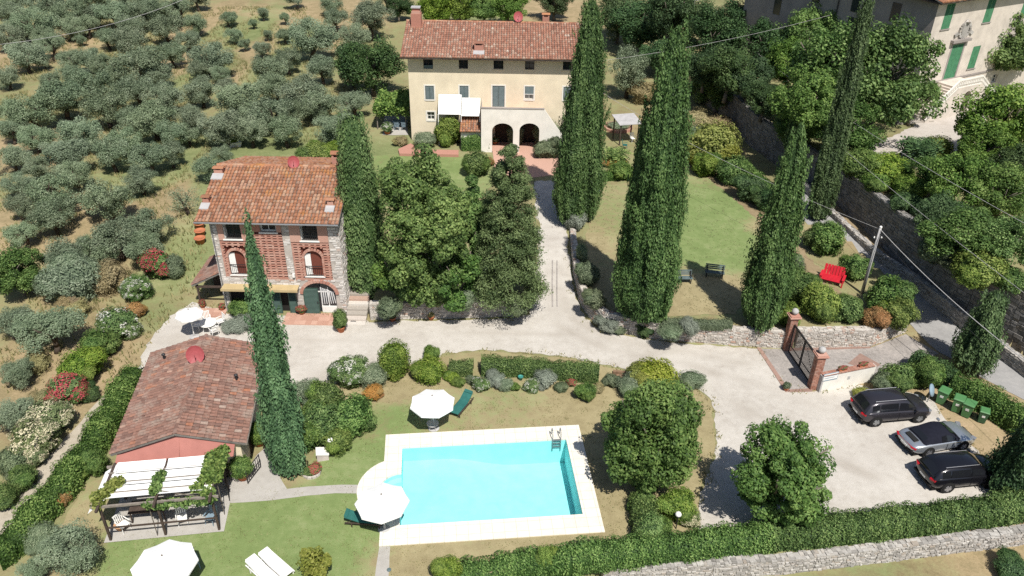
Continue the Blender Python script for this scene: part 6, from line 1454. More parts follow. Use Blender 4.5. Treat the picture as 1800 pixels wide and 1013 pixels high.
tufts('edge_grass', 'weeds and grass creeping over the edges of the gravel', P, 0.05, 0.18, 'grass_blades', 3, 4, 0.03, 0.1)
# ================================================================== POOL
n_ = NT('pool_deck_stone'); n_.set(0.85, 0.2)
bt = n_.new('ShaderNodeTexBrick'); bt.inputs['Scale'].default_value = 1.0; bt.inputs['Mortar Size'].default_value = 0.012; bt.inputs['Brick Width'].default_value = 0.62; bt.inputs['Row Height'].default_value = 0.62; bt.offset = 0.0
bt.inputs['Color1'].default_value = (0.70, 0.66, 0.57, 1); bt.inputs['Color2'].default_value = (0.76, 0.72, 0.63, 1); bt.inputs['Mortar'].default_value = (0.46, 0.43, 0.38, 1); n_.link(n_.coord(), bt.inputs['Vector'])
n_.base(n_.mix(0.3, bt.outputs['Color'], n_.ramp(n_.noise(2.2, 5, 0.65), [(0.3, (0.72, 0.70, 0.66)), (0.6, (1, 1, 1))]), 'MULTIPLY'))
n_ = NT('pool_liner'); n_.set(0.6, 0.3)
n_.base(n_.ramp(n_.noise(1.2, 3, 0.6), [(0.3, (0.40, 0.79, 0.80)), (0.7, (0.47, 0.84, 0.84))]))
n_ = NT('pool_water'); n_.n.remove(n_.p)
tp = n_.new('ShaderNodeBsdfTransparent'); tp.inputs[0].default_value = (0.80, 0.97, 0.98, 1)
gl_ = n_.new('ShaderNodeBsdfGlossy'); gl_.inputs['Roughness'].default_value = 0.04; gl_.inputs['Color'].default_value = (1, 1, 1, 1)
fr_ = n_.new('ShaderNodeFresnel'); fr_.inputs['IOR'].default_value = 1.33
bp = n_.new('ShaderNodeBump'); bp.inputs['Strength'].default_value = 0.6; bp.inputs['Distance'].default_value = 0.04
n_.link(n_.noise(3.5, 4, 0.6, dist=0.6), bp.inputs['Height']); n_.link(bp.outputs[0], gl_.inputs['Normal']); n_.link(bp.outputs[0], fr_.inputs['Normal'])
ms = n_.new('ShaderNodeMixShader'); n_.link(fr_.outputs[0], ms.inputs[0]); n_.link(tp.outputs[0], ms.inputs[1]); n_.link(gl_.outputs[0], ms.inputs[2]); n_.link(ms.outputs[0], n_.out.inputs['Surface'])

pool = thing('swimming_pool', 'rectangular turquoise swimming pool with pale stone surround and rounded step bay', 'pool', (PC.x, PC.y, 0), PANG)
wl = [Vector(pool_local(*G(u, v, -0.05).xy)) for (u, v) in ((706, 788), (998, 774), (1021, 908), (704, 925))]
wx0, wx1 = (wl[0].x+wl[3].x)/2, (wl[1].x+wl[2].x)/2; wy1, wy0 = (wl[0].y+wl[1].y)/2, (wl[2].y+wl[3].y)/2
bl = Vector(pool_local(*G(627, 868).xy)); by = Vector(pool_local(*G(660, 862).xy)).y; bR = wx0-bl.x; bW = 1.15
dx0, dx1, dy0, dy1 = -DW/2, DW/2, -DD/2, DD/2
def arc(cx, cy, r, a0, a1, n): return [(cx+r*math.cos(a0+(a1-a0)*k/n), cy+r*math.sin(a0+(a1-a0)*k/n)) for k in range(n+1)]
cross = math.sqrt(max(0.01, bR**2-(wx0-dx0)**2)); aa = math.acos(min(1, (wx0-dx0)/bR))
outer = [(dx0, dy0), (dx1, dy0), (dx1, dy1), (dx0, dy1)]+arc(wx0, by, bR, math.pi-aa, math.pi+aa, 18)
inner = [(wx0, wy0), (wx1, wy0), (wx1, wy1), (wx0, wy1)]+arc(wx0, by, bW, math.pi/2, 3*math.pi/2, 14)
pts_ = outer+inner; no, ni = len(outer), len(inner)
vv, ee, ff, *_ = delaunay_2d_cdt([Vector(p) for p in pts_], [(i, (i+1) % no) for i in range(no)]+[(no+i, no+(i+1) % ni) for i in range(ni)], [], 1, 1e-5)
mb = MB(); dz_ = 0.07
for f in ff:
    c = sum((vv[i] for i in f), Vector((0, 0)))/len(f)
    if inpoly(c.x, c.y, inner) or not inpoly(c.x, c.y, outer): continue
    P = [vv[i] for i in f]
    if (P[1]-P[0]).cross(P[2]-P[0]) < 0: P.reverse()
    mb.add([(p.x, p.y, dz_) for p in P], [(0, 1, 2)], 0.5)
for i in range(no):
    a, b = outer[i], outer[(i+1) % no]; mb.add([(a[0], a[1], -0.3), (b[0], b[1], -0.3), (b[0], b[1], dz_), (a[0], a[1], dz_)], [(0, 1, 2, 3)], 0.5)
for i in range(ni):
    a, b = inner[i], inner[(i+1) % ni]; mb.add([(a[0], a[1], -0.06), (b[0], b[1], -0.06), (b[0], b[1], dz_), (a[0], a[1], dz_)], [(3, 2, 1, 0)], 0.5)
mb.build('pool_surround', 'pool_deck_stone', pool)
mb = MB(); fz = lambda x: -1.05-0.75*sstep(wx0+2.5, wx0+6.5, x)
def wallq(a, b):
    mb.add([(a[0], a[1], fz(a[0])-0.01), (b[0], b[1], fz(b[0])-0.01), (b[0], b[1], -0.06), (a[0], a[1], -0.06)], [(3, 2, 1, 0)], 0.5)
NX = 20
for k in range(NX):
    xa, xb = wx0+(wx1-wx0)*k/NX, wx0+(wx1-wx0)*(k+1)/NX
    mb.add([(xa, wy0, fz(xa)), (xb, wy0, fz(xb)), (xb, wy1, fz(xb)), (xa, wy1, fz(xa))], [(0, 1, 2, 3)], 0.5)
    wallq((xa, wy0), (xb, wy0)); wallq((xb, wy1), (xa, wy1))
wallq((wx1, wy0), (wx1, wy1)); wallq((wx0, wy1), (wx0, by+bW)); wallq((wx0, by-bW), (wx0, wy0))
for (a_, b_) in zip(inner[4:], inner[5:]): mb.add([(a_[0], a_[1], -0.95), (b_[0], b_[1], -0.95), (b_[0], b_[1], -0.06), (a_[0], a_[1], -0.06)], [(3, 2, 1, 0)], 0.5)
mb.build('pool_basin', 'pool_liner', pool)
for k, (r, z) in enumerate(((bW, -0.32), (bW*0.72, -0.58), (bW*0.42, -0.82))):
    # steps rise outwards in the bay
    ring = arc(wx0, by, bW+0.02, math.pi/2, 3*math.pi/2, 14); inn_ = arc(wx0, by, max(0.02, bW-0.36*(k+1)), math.pi/2, 3*math.pi/2, 14) if k < 2 else [(wx0, by)]*15
    out_ = ring if k == 0 else arc(wx0, by, bW-0.36*k, math.pi/2, 3*math.pi/2, 14)
    m2 = MB(); m2.loft([[(p[0], p[1], z) for p in out_], [(p[0], p[1], z) for p in inn_], [(p[0], p[1], z-0.5) for p in inn_]], False, False); m2.build('pool_step', 'pool_liner', pool)
mb = MB(); N = len(inner); mb.add([(p[0], p[1], -0.07) for p in inner], [tuple(range(N))], 0.5); mb.build('water', 'pool_water', pool)
# ladder
lx = Vector(pool_local(*G(978, 772).xy)).x; lad = MB()
for s_ in (-0.24, 0.24):
    lad.path([(lx+s_, wy1+0.42, dz_), (lx+s_, wy1+0.42, 0.45), (lx+s_, wy1+0.34, 0.6), (lx+s_, wy1+0.16, 0.65), (lx+s_, wy1-0.02, 0.55), (lx+s_, wy1-0.07, 0.3), (lx+s_, wy1-0.07, -0.8)], 0.026, 8)
lad = lad.build('pool_ladder', 'grey_metal', pool, True)
for k in range(3): MB().bb(lx-0.23, lx+0.23, wy1-0.13, wy1-0.03, 0.02-0.26*k, 0.06-0.26*k).build('step', 'grey_metal', lad)
for (x, y) in ((dx0+0.9, dy1-0.35), (dx0+1.2, dy0+0.45), (dx1-0.5, 0.3)): MB().bb(x-0.13, x+0.13, y-0.07, y+0.07, dz_+0.002, dz_+0.012).build('skimmer_lid', 'white_paint', pool)
stp2 = MB(); p = G(684, 1003)
tag(MB().lathe([(0.11, 0.0), (0.11, 0.04), (0.08, 0.05)], 12).build('path_cover', 'grey_blue_paint', None, loc=(p.x, p.y, 0.03)), 'small round blue grey cover set in the concrete garden path', 'drain cover')

# ================================================================== FURNITURE
plain('teal_canvas', (0.03, 0.13, 0.115), 0.8, 0.15, 0, 0.15, 3.0)
plain('teal_plastic', (0.05, 0.25, 0.22), 0.5, 0.3, 0, 0.1, 3.0)
plain('red_paint', (0.52, 0.02, 0.035), 0.45, 0.4, 0, 0.12, 2.0)
plain('terracotta', (0.47, 0.17, 0.085), 0.85, 0.2, 0, 0.2, 3.0, 0.1)
plain('terracotta_pale', (0.55, 0.32, 0.18), 0.85, 0.2, 0, 0.2, 3.0, 0.1)
plain('bin_green', (0.075, 0.20, 0.075), 0.5, 0.35, 0, 0.1, 3.0)
plain('bin_green_dark', (0.04, 0.10, 0.05), 0.5, 0.35, 0, 0.12, 3.0)
plain('blue_grey_paint', (0.22, 0.30, 0.36), 0.6, 0.3, 0, 0.15, 3.0)
plain('blue_paint', (0.20, 0.34, 0.48), 0.5, 0.4, 0, 0.12, 3.0)
plain('pale_stone', (0.52, 0.46, 0.43), 0.9, 0.15, 0, 0.15, 2.0, 0.1)
plain('statue_stone', (0.48, 0.56, 0.58), 0.85, 0.2, 0, 0.15, 4.0, 0.1)
plain('black_rubber', (0.018, 0.018, 0.018), 0.8, 0.2, 0, 0.2, 4.0)
plain('pole_concrete', (0.42, 0.41, 0.40), 0.8, 0.2, 0, 0.12, 2.0)
plain('timber', (0.22, 0.14, 0.09), 0.85, 0.2, 0, 0.3, 3.0, 0.2)
def parasol(label, p, dia, h=2.2, tilt=(0, 0), flap=True):
    t = thing('parasol', label, 'parasol', p, RNG.uniform(0, 0.7)); R = dia/2; N = 8
    mb = MB(); mb.tube((0, 0, 0.05), (0, 0, h+0.28), 0.028, n=8); mb.build('pole', 'white_paint', t)
    MB().lathe([(0.34, 0), (0.34, 0.06), (0.07, 0.1), (0.05, 0.35)], 16).build('base', 'pole_concrete', t)
    V = [(0, 0, h+0.30)]; F = []; M_ = 4
    for k in range(M_):
        f = (k+1)/M_
        for i in range(N*2):
            a = 2*math.pi*i/(N*2); rr = R*f*(1.0 if i % 2 == 0 else math.cos(math.pi/N)*0.985); V.append((rr*math.cos(a), rr*math.sin(a), h+0.30-0.52*R/1.35*f**1.15-(0.0 if i % 2 == 0 else 0.03*f)))
    n2 = N*2
    for i in range(n2): F.append((0, 1+i, 1+(i+1) % n2))
    for k in range(M_-1):
        for i in range(n2): F.append((1+k*n2+i, 1+(k+1)*n2+i, 1+(k+1)*n2+(i+1) % n2, 1+k*n2+(i+1) % n2))
    if flap:
        b = len(V)
        for i in range(n2): v = V[1+(M_-1)*n2+i]; V.append((v[0]*1.005, v[1]*1.005, v[2]-0.10))
        for i in range(n2): F.append((1+(M_-1)*n2+i, b+i, b+(i+1) % n2, 1+(M_-1)*n2+(i+1) % n2))
    MB().add(V, F, 0.5).build('canopy', 'canvas_white', t)
    for i in range(N):
        a = 2*math.pi*i/N; MB().tube((0, 0, h+0.24), (R*0.97*math.cos(a), R*0.97*math.sin(a), h+0.30-0.52*R/1.35-0.04), 0.012, n=5).build('rib', 'white_paint', t)
    MB().lathe([(0.03, 0), (0.05, 0.04), (0.02, 0.1)], 8, (0, 0, h+0.28)).build('finial', 'grey_wood', t)
    return t
def gp(u, v, z): q = G(u, v, z); return Vector((q.x, q.y, 0))
p_u1, p_u2, p_u3, p_u4 = gp(760, 703, 2.2), gp(671, 877, 2.2), gp(287, 985, 2.2), gp(332, 550, 2.0)
parasol('white octagonal parasol on the lawn above the pool beside the green lounger', p_u1, 2.68); parasol('white parasol covering the rounded step bay of the pool', p_u2, 2.72)
parasol('largest white parasol on the grass in front of the pergola', p_u3, 2.95); parasol('small white parasol over the gravel beside the white table set', p_u4, 1.85, 1.95)
def round_table(label, p, r, h, mat):
    t = thing('round_table', label, 'table', p); MB().lathe([(r, h-0.04), (r, h), (r*0.97, h+0.012)], 24).build('table_top', mat, t)
    for k in range(4): a = math.pi/4+k*math.pi/2; MB().tube((0.5*r*math.cos(a), 0.5*r*math.sin(a), h-0.04), (0.75*r*math.cos(a), 0.75*r*math.sin(a), 0), 0.022).build('leg', mat, t)
    return t
round_table('round grey table in the shade of the parasol above the pool', GT(761, 755), 0.36, 0.5, 'pole_concrete'); t_ = round_table('round white garden table set with white chairs by the stone house', gp(365, 567, 0.7), 0.6, 0.7, 'white_paint')
def chair(label, p, rz, mat, group=None):
    t = thing('garden_chair', label, 'chair', p, rz, group)
    MB().bb(-0.24, 0.24, -0.24, 0.22, 0.41, 0.45).build('seat', mat, t, bevel=0.01)
    mb = MB()
    for k in range(5): x = -0.19+k*0.095; mb.box((x, 0.25+0.04, 0.68), (0.05, 0.02, 0.46), M=Matrix.Rotation(-0.15, 3, 'X'))
    mb.box((0, 0.33, 0.92), (0.48, 0.035, 0.07)); mb.build('backrest', mat, t)
    for (x, y) in ((-0.21, -0.21), (0.21, -0.21), (-0.21, 0.2), (0.21, 0.2)): MB().tube((x, y, 0.42), (x*1.08, y*1.1, 0), 0.02, n=6).build('leg', mat, t)
    for x in (-0.25, 0.25): MB().box((x, 0.0, 0.64), (0.045, 0.5, 0.03)).build('armrest', mat, t)
    return t
tc = t_.location
for (u, v) in ((350, 580), (373, 586), (390, 573), (363, 556)):
    q = GT(u, v); d = Vector((q.x-tc.x, q.y-tc.y)); d.normalize(); chair('white slatted garden chair drawn up to the round white table', Vector((tc.x+d.x*0.85, tc.y+d.y*0.85, 0)), math.atan2(d.y, d.x)-math.pi/2, 'white_paint', 'white chairs round the table')
def lounger(label, a, b, mat, frame, back=0.55, w=0.66):
    """sun lounger with its foot at a and its head at b"""
    L = 1.95; d = Vector((b.x-a.x, b.y-a.y, 0)).normalized(); m = (Vector(a)+Vector(b))/2; t = thing('sun_lounger', label, 'sun lounger', (m.x, m.y, 0), math.atan2(d.y, d.x))
    for s_ in (-1, 1): MB().bb(-L/2, L/2, s_*(w/2)-0.025, s_*(w/2)+0.025, 0.27, 0.33).build('side_rail', frame, t)
    for (x, y) in ((-L/2+0.15, -1), (-L/2+0.15, 1), (L/2-0.35, -1), (L/2-0.35, 1)): MB().bb(x-0.03, x+0.03, y*(w/2)-0.024, y*(w/2)+0.024, 0, 0.27).build('leg', frame, t)
    MB().bb(-L/2+0.02, 0.3, -w/2+0.03, w/2-0.03, 0.33, 0.40).build('seat_cushion', mat, t, bevel=0.02)
    MB().box((0.3+0.36*math.cos(back), 0, 0.38+0.36*math.sin(back)), (0.76, w-0.06, 0.07), M=Matrix.Rotation(-back, 3, 'Y')).build('backrest', mat, t, bevel=0.02)
    MB().box((0.3+0.66*math.cos(back), 0, 0.44+0.66*math.sin(back)), (0.2, w-0.12, 0.08), M=Matrix.Rotation(-back, 3, 'Y')).build('headrest', mat, t, bevel=0.02)
    for s_ in (-1, 1): MB().tube((0.55, s_*(w/2-0.05), 0.5), (0.85, s_*(w/2-0.05), 0.3), 0.015, n=6).build('back_strut', frame, t)
    return t
lounger('green canvas sun lounger on the lawn beside the parasol above the pool', G(795, 738), G(827, 700), 'teal_canvas', 'dark_wood', 0.45)
lounger('green sun lounger half under the parasol at the step bay', G(668, 922), G(617, 918), 'teal_canvas', 'dark_wood', 0.35)
lounger('white sun lounger on the grass, the one farther from the lemon tree', G(484, 1030), G(446, 996), 'white_paint', 'white_paint', 0.15)
lounger('white sun lounger on the grass beside the lemon tree', G(505, 1016), G(470, 985), 'white_paint', 'white_paint', 0.15)
chair('dark blue chair in the shade of the largest parasol', GT(342, 998), 0.6, 'blue_grey_paint')

# ------------------------------------------------------------------ pots with plants
def pot(label, p, r=0.25, h=0.4, kind=None, pw=0.7, ph=0.8, mat='terracotta', name='potted_plant', group=None):
    t = thing(name, label, 'plant pot', p, RNG.uniform(0, 6), group)
    MB().lathe([(r*0.68, 0), (r*0.95, h*0.82), (r*1.08, h*0.82), (r*1.1, h), (r*0.92, h), (r*0.85, h*0.9)], 16).build('pot', mat, t, True)
    if kind: from_mesh('foliage', RNG.choice(BUSH[kind]), t, (0, 0, h*0.8), (0, 0, 1), (pw, pw, ph))
    else: MB().lathe([(r*0.85, h*0.88), (0.01, h*0.9)], 12).build('soil', 'timber', t)
    return t
pot('tall leafy plant in a terracotta pot beside the garden steps', GT(600, 583), 0.3, 0.45, 'green', 1.05, 1.45)
pot('red geraniums in a pot between the doors of the stone house', GT(531, 553), 0.22, 0.3, 'red', 0.75, 0.6)
pot('red geraniums in a pot on the step left of the stone house', GT(357, 541), 0.2, 0.3, 'red', 0.5, 0.5); pot('red geraniums in a pot close to the corner of the stone house', GT(391, 546), 0.2, 0.28, 'red', 0.5, 0.4)
pot('round leafy bush in a terracotta pot by the little iron gate', GT(428, 842), 0.34, 0.5, 'green', 1.25, 1.1)
pot('leafy bush in a pot against the side of the outbuilding', GT(457, 782), 0.3, 0.4, 'green', 1.1, 1.3)
pot('pale empty terracotta pot under the corner of the pergola', GT(213, 930), 0.27, 0.35, None, mat='terracotta_pale')
for k, (u, v) in enumerate(((353, 428), (353, 415), (352, 402))): pot(('large terracotta pot lowest of three beside the stone house', 'large terracotta pot in the middle of three beside the stone house', 'large terracotta pot with red flowers behind two others beside the stone house')[k], GT(u, v), 0.42, 0.55, 'red' if k == 2 else None, 0.8, 0.5, 'terracotta')
pot('small plant pot at the foot of the low retaining wall', GT(690, 564), 0.25, 0.3, 'grey', 0.5, 0.4); pot('small terracotta pot in the middle of the low retaining wall', GT(758, 562), 0.22, 0.3, 'dry', 0.45, 0.4)
pot('potted agave standing on the gravel at the gate threshold', GT(1381, 686), 0.18, 0.22, 'grey', 0.5, 0.5)
pot('teal watering can bucket in the bed below the dark hedge', GT(915, 668), 0.16, 0.3, None, mat='teal_plastic', name='garden_bucket')
pot('white flowering hydrangea in a tub under the vine pergola', GT(681, 236), 0.35, 0.4, 'white', 1.3, 1.0)
pot('white flowered pot at the mouth of the porch', GT(870, 254), 0.25, 0.35, 'white', 0.7, 0.5)

# ------------------------------------------------------------------ pergola with white canvas beside the outbuilding
SM = Matrix.Translation((cS.x, cS.y, 0)) @ Matrix.Rotation(angS, 4, 'Z'); SI = SM.inverted()
fl, fm, frr = [SI @ G(u, v) for (u, v) in ((197, 946), (292, 941), (385, 936))]
perg = thing('pergola', 'dark timber pergola with white canvas panels in front of the outbuilding', 'pergola', (cS.x, cS.y, 0), angS)
PH = 2.3; yb = -hy-0.75; yf = (fl.y+fm.y+frr.y)/3
for f in (fl, fm, frr):
    MB().box((f.x, yf, PH/2), (0.11, 0.11, PH)).build('post', 'dark_wood', perg); MB().box((f.x, yb, PH/2), (0.11, 0.11, PH)).build('post', 'dark_wood', perg)
    MB().bb(f.x-0.06, f.x+0.06, yf-0.45, yb+0.1, PH+0.121, PH+0.24).build('rafter', 'dark_wood', perg)
for y in (yf, yb): MB().bb(fl.x-0.4, frr.x+0.35, y-0.05, y+0.05, PH, PH+0.12).build('beam', 'grey_wood', perg)
for k in range(3): y = yf+(yb-yf)*(k+1)/4; MB().bb(fl.x-0.1, frr.x+0.1, y-0.035, y+0.035, PH+0.245, PH+0.30).build('batten', 'grey_wood', perg)
MB().bb(fl.x, frr.x, yf-0.03, yf+0.03, 0.85, 0.93).build('rail', 'dark_wood', perg)
def sail(x0, x1, y0, y1, z0, z1, sag=0.07):
    mb = MB(); N = 5; f_ = lambda a, b: (x0+(x1-x0)*a, y0+(y1-y0)*b, z0+(z1-z0)*b-sag*math.sin(math.pi*b))
    for i in range(N):
        for j in range(N): mb.add([f_(i/N, j/N), f_((i+1)/N, j/N), f_((i+1)/N, (j+1)/N), f_(i/N, (j+1)/N)], [(0, 1, 2, 3)], 0.5)
    return mb.build('canvas_panel', 'canvas_white', perg)
ys_ = [yf+0.22+(yb-0.0-yf-0.22)*k/3 for k in range(4)]
for (xa, xb) in ((fl.x+0.2, fm.x-0.06), (fm.x+0.06, frr.x-0.02)):
    for k in range(3): sail(xa, xb, ys_[k]+0.03, ys_[k+1]-0.03, PH+0.34, PH+0.34, 0.08)
mb = MB(); mb.add([(fl.x+0.3, ys_[0], PH+0.34), (fl.x+0.3, yb, PH+0.34), (fl.x-0.55, yb, PH-0.25), (fl.x-0.75, ys_[0], PH-0.55)], [(0, 1, 2, 3)], 0.5); mb.build('canvas_flap', 'canvas_white', perg)
sheet('pergola_floor', [tuple((SM @ Vector(q)).xy) for q in ((fl.x-0.3, yf-0.15, 0), (frr.x+0.25, yf-0.15, 0), (frr.x+0.25, -hy+0.2, 0), (fl.x-0.3, -hy+0.2, 0))], 'concrete_path', 0.045, 0.7, 0.0, zf=flat0)
tb = thing('dining_table', 'dark dining table in the shade of the canvas pergola', 'table', SM @ Vector((fl.x+1.6, (yf+yb)/2, 0)), angS)
MB().bb(-0.9, 0.9, -0.45, 0.45, 0.72, 0.76).build('table_top', 'dark_wood', tb)
for (x, y) in ((-0.8, -0.38), (0.8, -0.38), (-0.8, 0.38), (0.8, 0.38)): MB().bb(x-0.03, x+0.03, y-0.03, y+0.03, 0, 0.72).build('leg', 'dark_wood', tb)
for (x, y, rz, lab) in ((frr.x-0.45, yf+0.55, -0.4, 'pale blue chair at the open corner of the canvas pergola'), (fm.x+0.7, yf+0.7, 0.3, 'white chair behind the middle post of the canvas pergola'), (fl.x+0.5, yf+0.6, 0.9, 'grey white chair by the corner post of the canvas pergola')): chair(lab, SM @ Vector((x, y, 0)), angS+rz, 'blue_grey_paint' if 'blue' in lab else 'white_paint')
def vine(label, runs, seed, mat='leaf_bright', per=420, r=0.32, L=0.17, W=0.12, name='grape_vine', stem=None):
    rs = np.random.RandomState(seed); C = []
    o0 = Vector(runs[0]); t = thing(name, label, 'vine', (o0.x, o0.y, terr(o0.x, o0.y)))
    for q in runs:
        n = per; e = unit(rs, n)*r*(0.3+0.7*rs.rand(n, 1))*np.array([1.2, 1.2, 0.7]); C.append(e+np.array(q)-np.array(t.location))
    C = np.vstack(C); V, Q = leaf_quads(C, unit(rs, len(C))*0.8+np.array([0, -0.2, 0.7]), L, W, rs, 0.4); from_mesh('foliage', np_mesh('foliage', V, Q, rs.rand(len(C)), mat), t)
    mb = MB(); mb.path([(0, 0, 0)]+[tuple(Vector(q)-t.location) for q in runs], 0.025, 6); mb.build('stem', 'bark_grey', t)
    return t
W3 = lambda x, y, z: tuple(SM @ Vector((x, y, z)))
vine('yellow green vine climbing over the house end corner of the canvas pergola', [W3(frr.x+0.1, yf+1.0+0.4*k, PH+0.35) for k in range(6)]+[W3(frr.x-0.35, yf+0.9+0.55*k, PH+0.5) for k in range(4)]+[W3(frr.x-0.7, yf+0.5, PH+0.3), W3(frr.x-0.2, yf+0.3, PH+0.2)], 61, 'leaf_bright', 300)
vine('yellow vine on the outer corner post of the canvas pergola', [W3(fl.x-0.1, yf+0.2, PH+0.1), W3(fl.x+0.1, yf+0.5, PH+0.4), W3(fl.x+0.35, yf+0.9, PH+0.45), W3(fl.x+0.6, yf+1.2, PH+0.5), W3(fl.x-0.2, yf+0.6, PH+0.2)], 62, 'leaf_yellow', 300)
vine('green vine trailing along the front beam of the canvas pergola', [W3(fm.x-0.4+0.33*k, yf+0.05*((k*7) % 3), PH-0.05-0.12*(k % 3)) for k in range(10)]+[W3(fm.x-0.1, yf+0.5+0.35*k, PH+0.4) for k in range(4)], 63, 'leaf_broad', 200, 0.27)
# little iron gate and fence panels on the path
for k, (a, b, lab) in enumerate((((436, 852), (459, 822), 'black iron lattice gate standing open by the outbuilding'), ((398, 838), (404, 882), 'black iron lattice panel at the side of the canvas pergola'))):
    A, B = GT(*a), GT(*b); d = B-A; Lg = d.length; g = thing('iron_gate' if k == 0 else 'iron_trellis', lab, 'gate' if k == 0 else 'trellis', A, math.atan2(d.y, d.x))
    mb = MB(); mb.bb(0, 0.04, -0.02, 0.02, 0, 1.0); mb.bb(Lg-0.04, Lg, -0.02, 0.02, 0, 1.0); mb.bb(0.04, Lg-0.04, -0.02, 0.02, 0.94, 0.98); mb.bb(0.04, Lg-0.04, -0.02, 0.02, 0.08, 0.12); mb.build('frame', 'dark_metal', g)
    for j in range(6): x = Lg*(j+1)/7; MB().bb(x-0.012, x+0.012, -0.012, 0.012, 0.12, 0.94).build('bar', 'dark_metal', g)
    MB().bb(0.04, Lg-0.04, -0.01, 0.01, 0.5, 0.53).build('cross_bar', 'dark_metal', g)

# ------------------------------------------------------------------ entrance gate, pillars and sign wall
ground_mat('setts', [(0.22, 0.20, 0.185), (0.32, 0.295, 0.275), (0.42, 0.38, 0.35)], (0.6, 5.0, 16.0), None, None, 0.6, 1.3)
sheet('entrance_paving', PXL([(1333, 613), (1384, 689), (1427, 687), (1446, 672), (1535, 660), (1600, 646), (1650, 622), (1592, 588), (1530, 612), (1378, 615)]), 'setts', 0.03, 0.6, 0.01, zf=flat0)
for L_ in ([(1378, 613), (1530, 609), (1530, 613), (1378, 618)], [(1330, 612), (1337, 612), (1388, 688), (1381, 690)], [(1512, 622), (1548, 642), (1530, 652), (1490, 640)], [(1386, 686), (1428, 683), (1428, 689), (1386, 690)]):
    q = BZ(L_); m_ = MB().prism([(a.x-q[0].x, a.y-q[0].y) for a in q], -0.05, 0.045); struct(m_.build('brick_border', 'brick_worn', None, loc=(q[0].x, q[0].y, base_h(q[0].x, q[0].y))))
def pillar(label, base, topv, s=0.5):
    p = GT(*base); p.z = 0; p.y += s/2; H = max(1.8, height_at(p.x, p.y, topv+10)); t = thing('gate_pillar', label, 'gate pillar', p, 0.08)
    n = int(H/0.115); shaft = MB().bb(-s/2+0.015, s/2-0.015, -s/2+0.015, s/2-0.015, 0, H).build('core', 'mortar', t)
    mb = MB()
    for j in range(n):
        z = H*(j+0.5)/n; off = 0.5 if j % 2 else 0.0
        for side in range(4):
            for k in range(-1, 3):
                a, b = -s/2+(k+off)*s/2, -s/2+(k+1+off)*s/2; a, b = max(a, -s/2), min(b, s/2)
                if b-a < 0.03: continue
                m = (a+b)/2
                if side % 2 == 0: mb.box((m, (-1 if side == 0 else 1)*(s/2-0.012), z), (b-a-0.012, 0.05, H/n-0.014))
                else: mb.box(((1 if side == 1 else -1)*(s/2-0.012), m, z), (0.05, b-a-0.012, H/n-0.014))
    stuff(mb.build('bricks', 'brick', t))
    for k, (w, h) in enumerate(((0.68, 0.07), (0.78, 0.08), (0.66, 0.07))): MB().box((0, 0, H+0.04+k*0.078), (w, w, h)).build('cap_course', 'brick_pink', t)
    MB().lathe([(0.10, 0), (0.12, 0.05), (0.22, 0.16), (0.24, 0.3), (0.16, 0.42), (0.05, 0.47)], 14, (0, 0, H+0.23)).build('stone_ball', 'pole_concrete', t, True)
    return p, H
pL, hL = pillar('brick gate pillar with stone ball against the entrance wall', (1384, 618), 548)
pR, hR = pillar('brick gate pillar with stone ball at the end of the white sign wall', (1430, 686), 616)
gd_ = pR-pL; GL = gd_.length; rzg = math.atan2(gd_.y, gd_.x)
gate = thing('entrance_gate', 'black iron double gate closed between the two brick pillars', 'gate', pL, rzg)
GH = min(hL, hR)-0.25
for k in range(2):
    x0, x1 = 0.32+k*(GL-0.64)/2, 0.32+(k+1)*(GL-0.64)/2-0.03
    lf = MB().bb(x0, x0+0.05, -0.025, 0.025, 0.05, GH).bb(x1-0.05, x1, -0.025, 0.025, 0.05, GH).bb(x0, x1, -0.022, 0.022, GH-0.04, GH+0.01).bb(x0, x1, -0.022, 0.022, 0.04, 0.09).build('gate_leaf', 'dark_metal', gate)
    for z in (0.12, 0.62, GH-0.12): MB().bb(x0+0.05, x1-0.05, -0.02, 0.02, z-0.025, z+0.025).build('cross_rail', 'dark_metal', lf)
    nb = 13
    for j in range(nb): x = x0+0.05+(x1-x0-0.1)*(j+0.5)/nb; MB().tube((x, 0, 0.08), (x, 0, GH+0.06), 0.022, n=6).build('bar', 'dark_metal', lf)
    mb = MB(); mb.tube((x0+0.05, 0.03, 0.62), (x1-0.05, 0.03, GH-0.12) if k == 0 else (x0+0.05, 0.03, 0.62), 0.014, n=5) if k == 0 else mb.tube((x1-0.05, 0.03, 0.62), (x0+0.05, 0.03, GH-0.12), 0.014, n=5); mb.build('brace', 'dark_metal', lf)
A, B = G(1440, 690), G(1532, 671); A.z = B.z = 0; d = B-A; SLn_ = d.length; sg = thing('sign_wall', 'low white wall with brick coping beside the gate pillar', 'wall', A, math.atan2(d.y, d.x)); SHt = 1.28
MB().bb(0, SLn_, 0, 0.3, -0.1, SHt).build('wall', 'white_plaster', sg)
for k in range(int(SLn_/0.26)): MB().bb(k*0.26+0.005, k*0.26+0.253, -0.05, 0.35, SHt+0.002, SHt+0.075).build('coping_brick', 'brick', sg)
MB().bb(-0.06, 0.07, -0.03, 0.33, -0.1, SHt+0.002).build('end_trim', 'pole_concrete', sg)
sf = Face(A, B, 0.0); r_ = sf.rect(1447, 1472, 656, 668)
sign = thing('name_sign', 'blue and white name sign fixed to the white wall by the gate', 'sign', sf.w(r_[0], -0.03, r_[2]), sf.rz); sw, sh_ = r_[1]-r_[0], r_[3]-r_[2]
MB().bb(0, sw, 0, 0.028, 0, sh_).build('frame', 'blue_grey_paint', sign); MB().bb(0.04, sw-0.04, -0.01, -0.001, 0.08, sh_-0.04).build('panel', 'white_paint', sign)
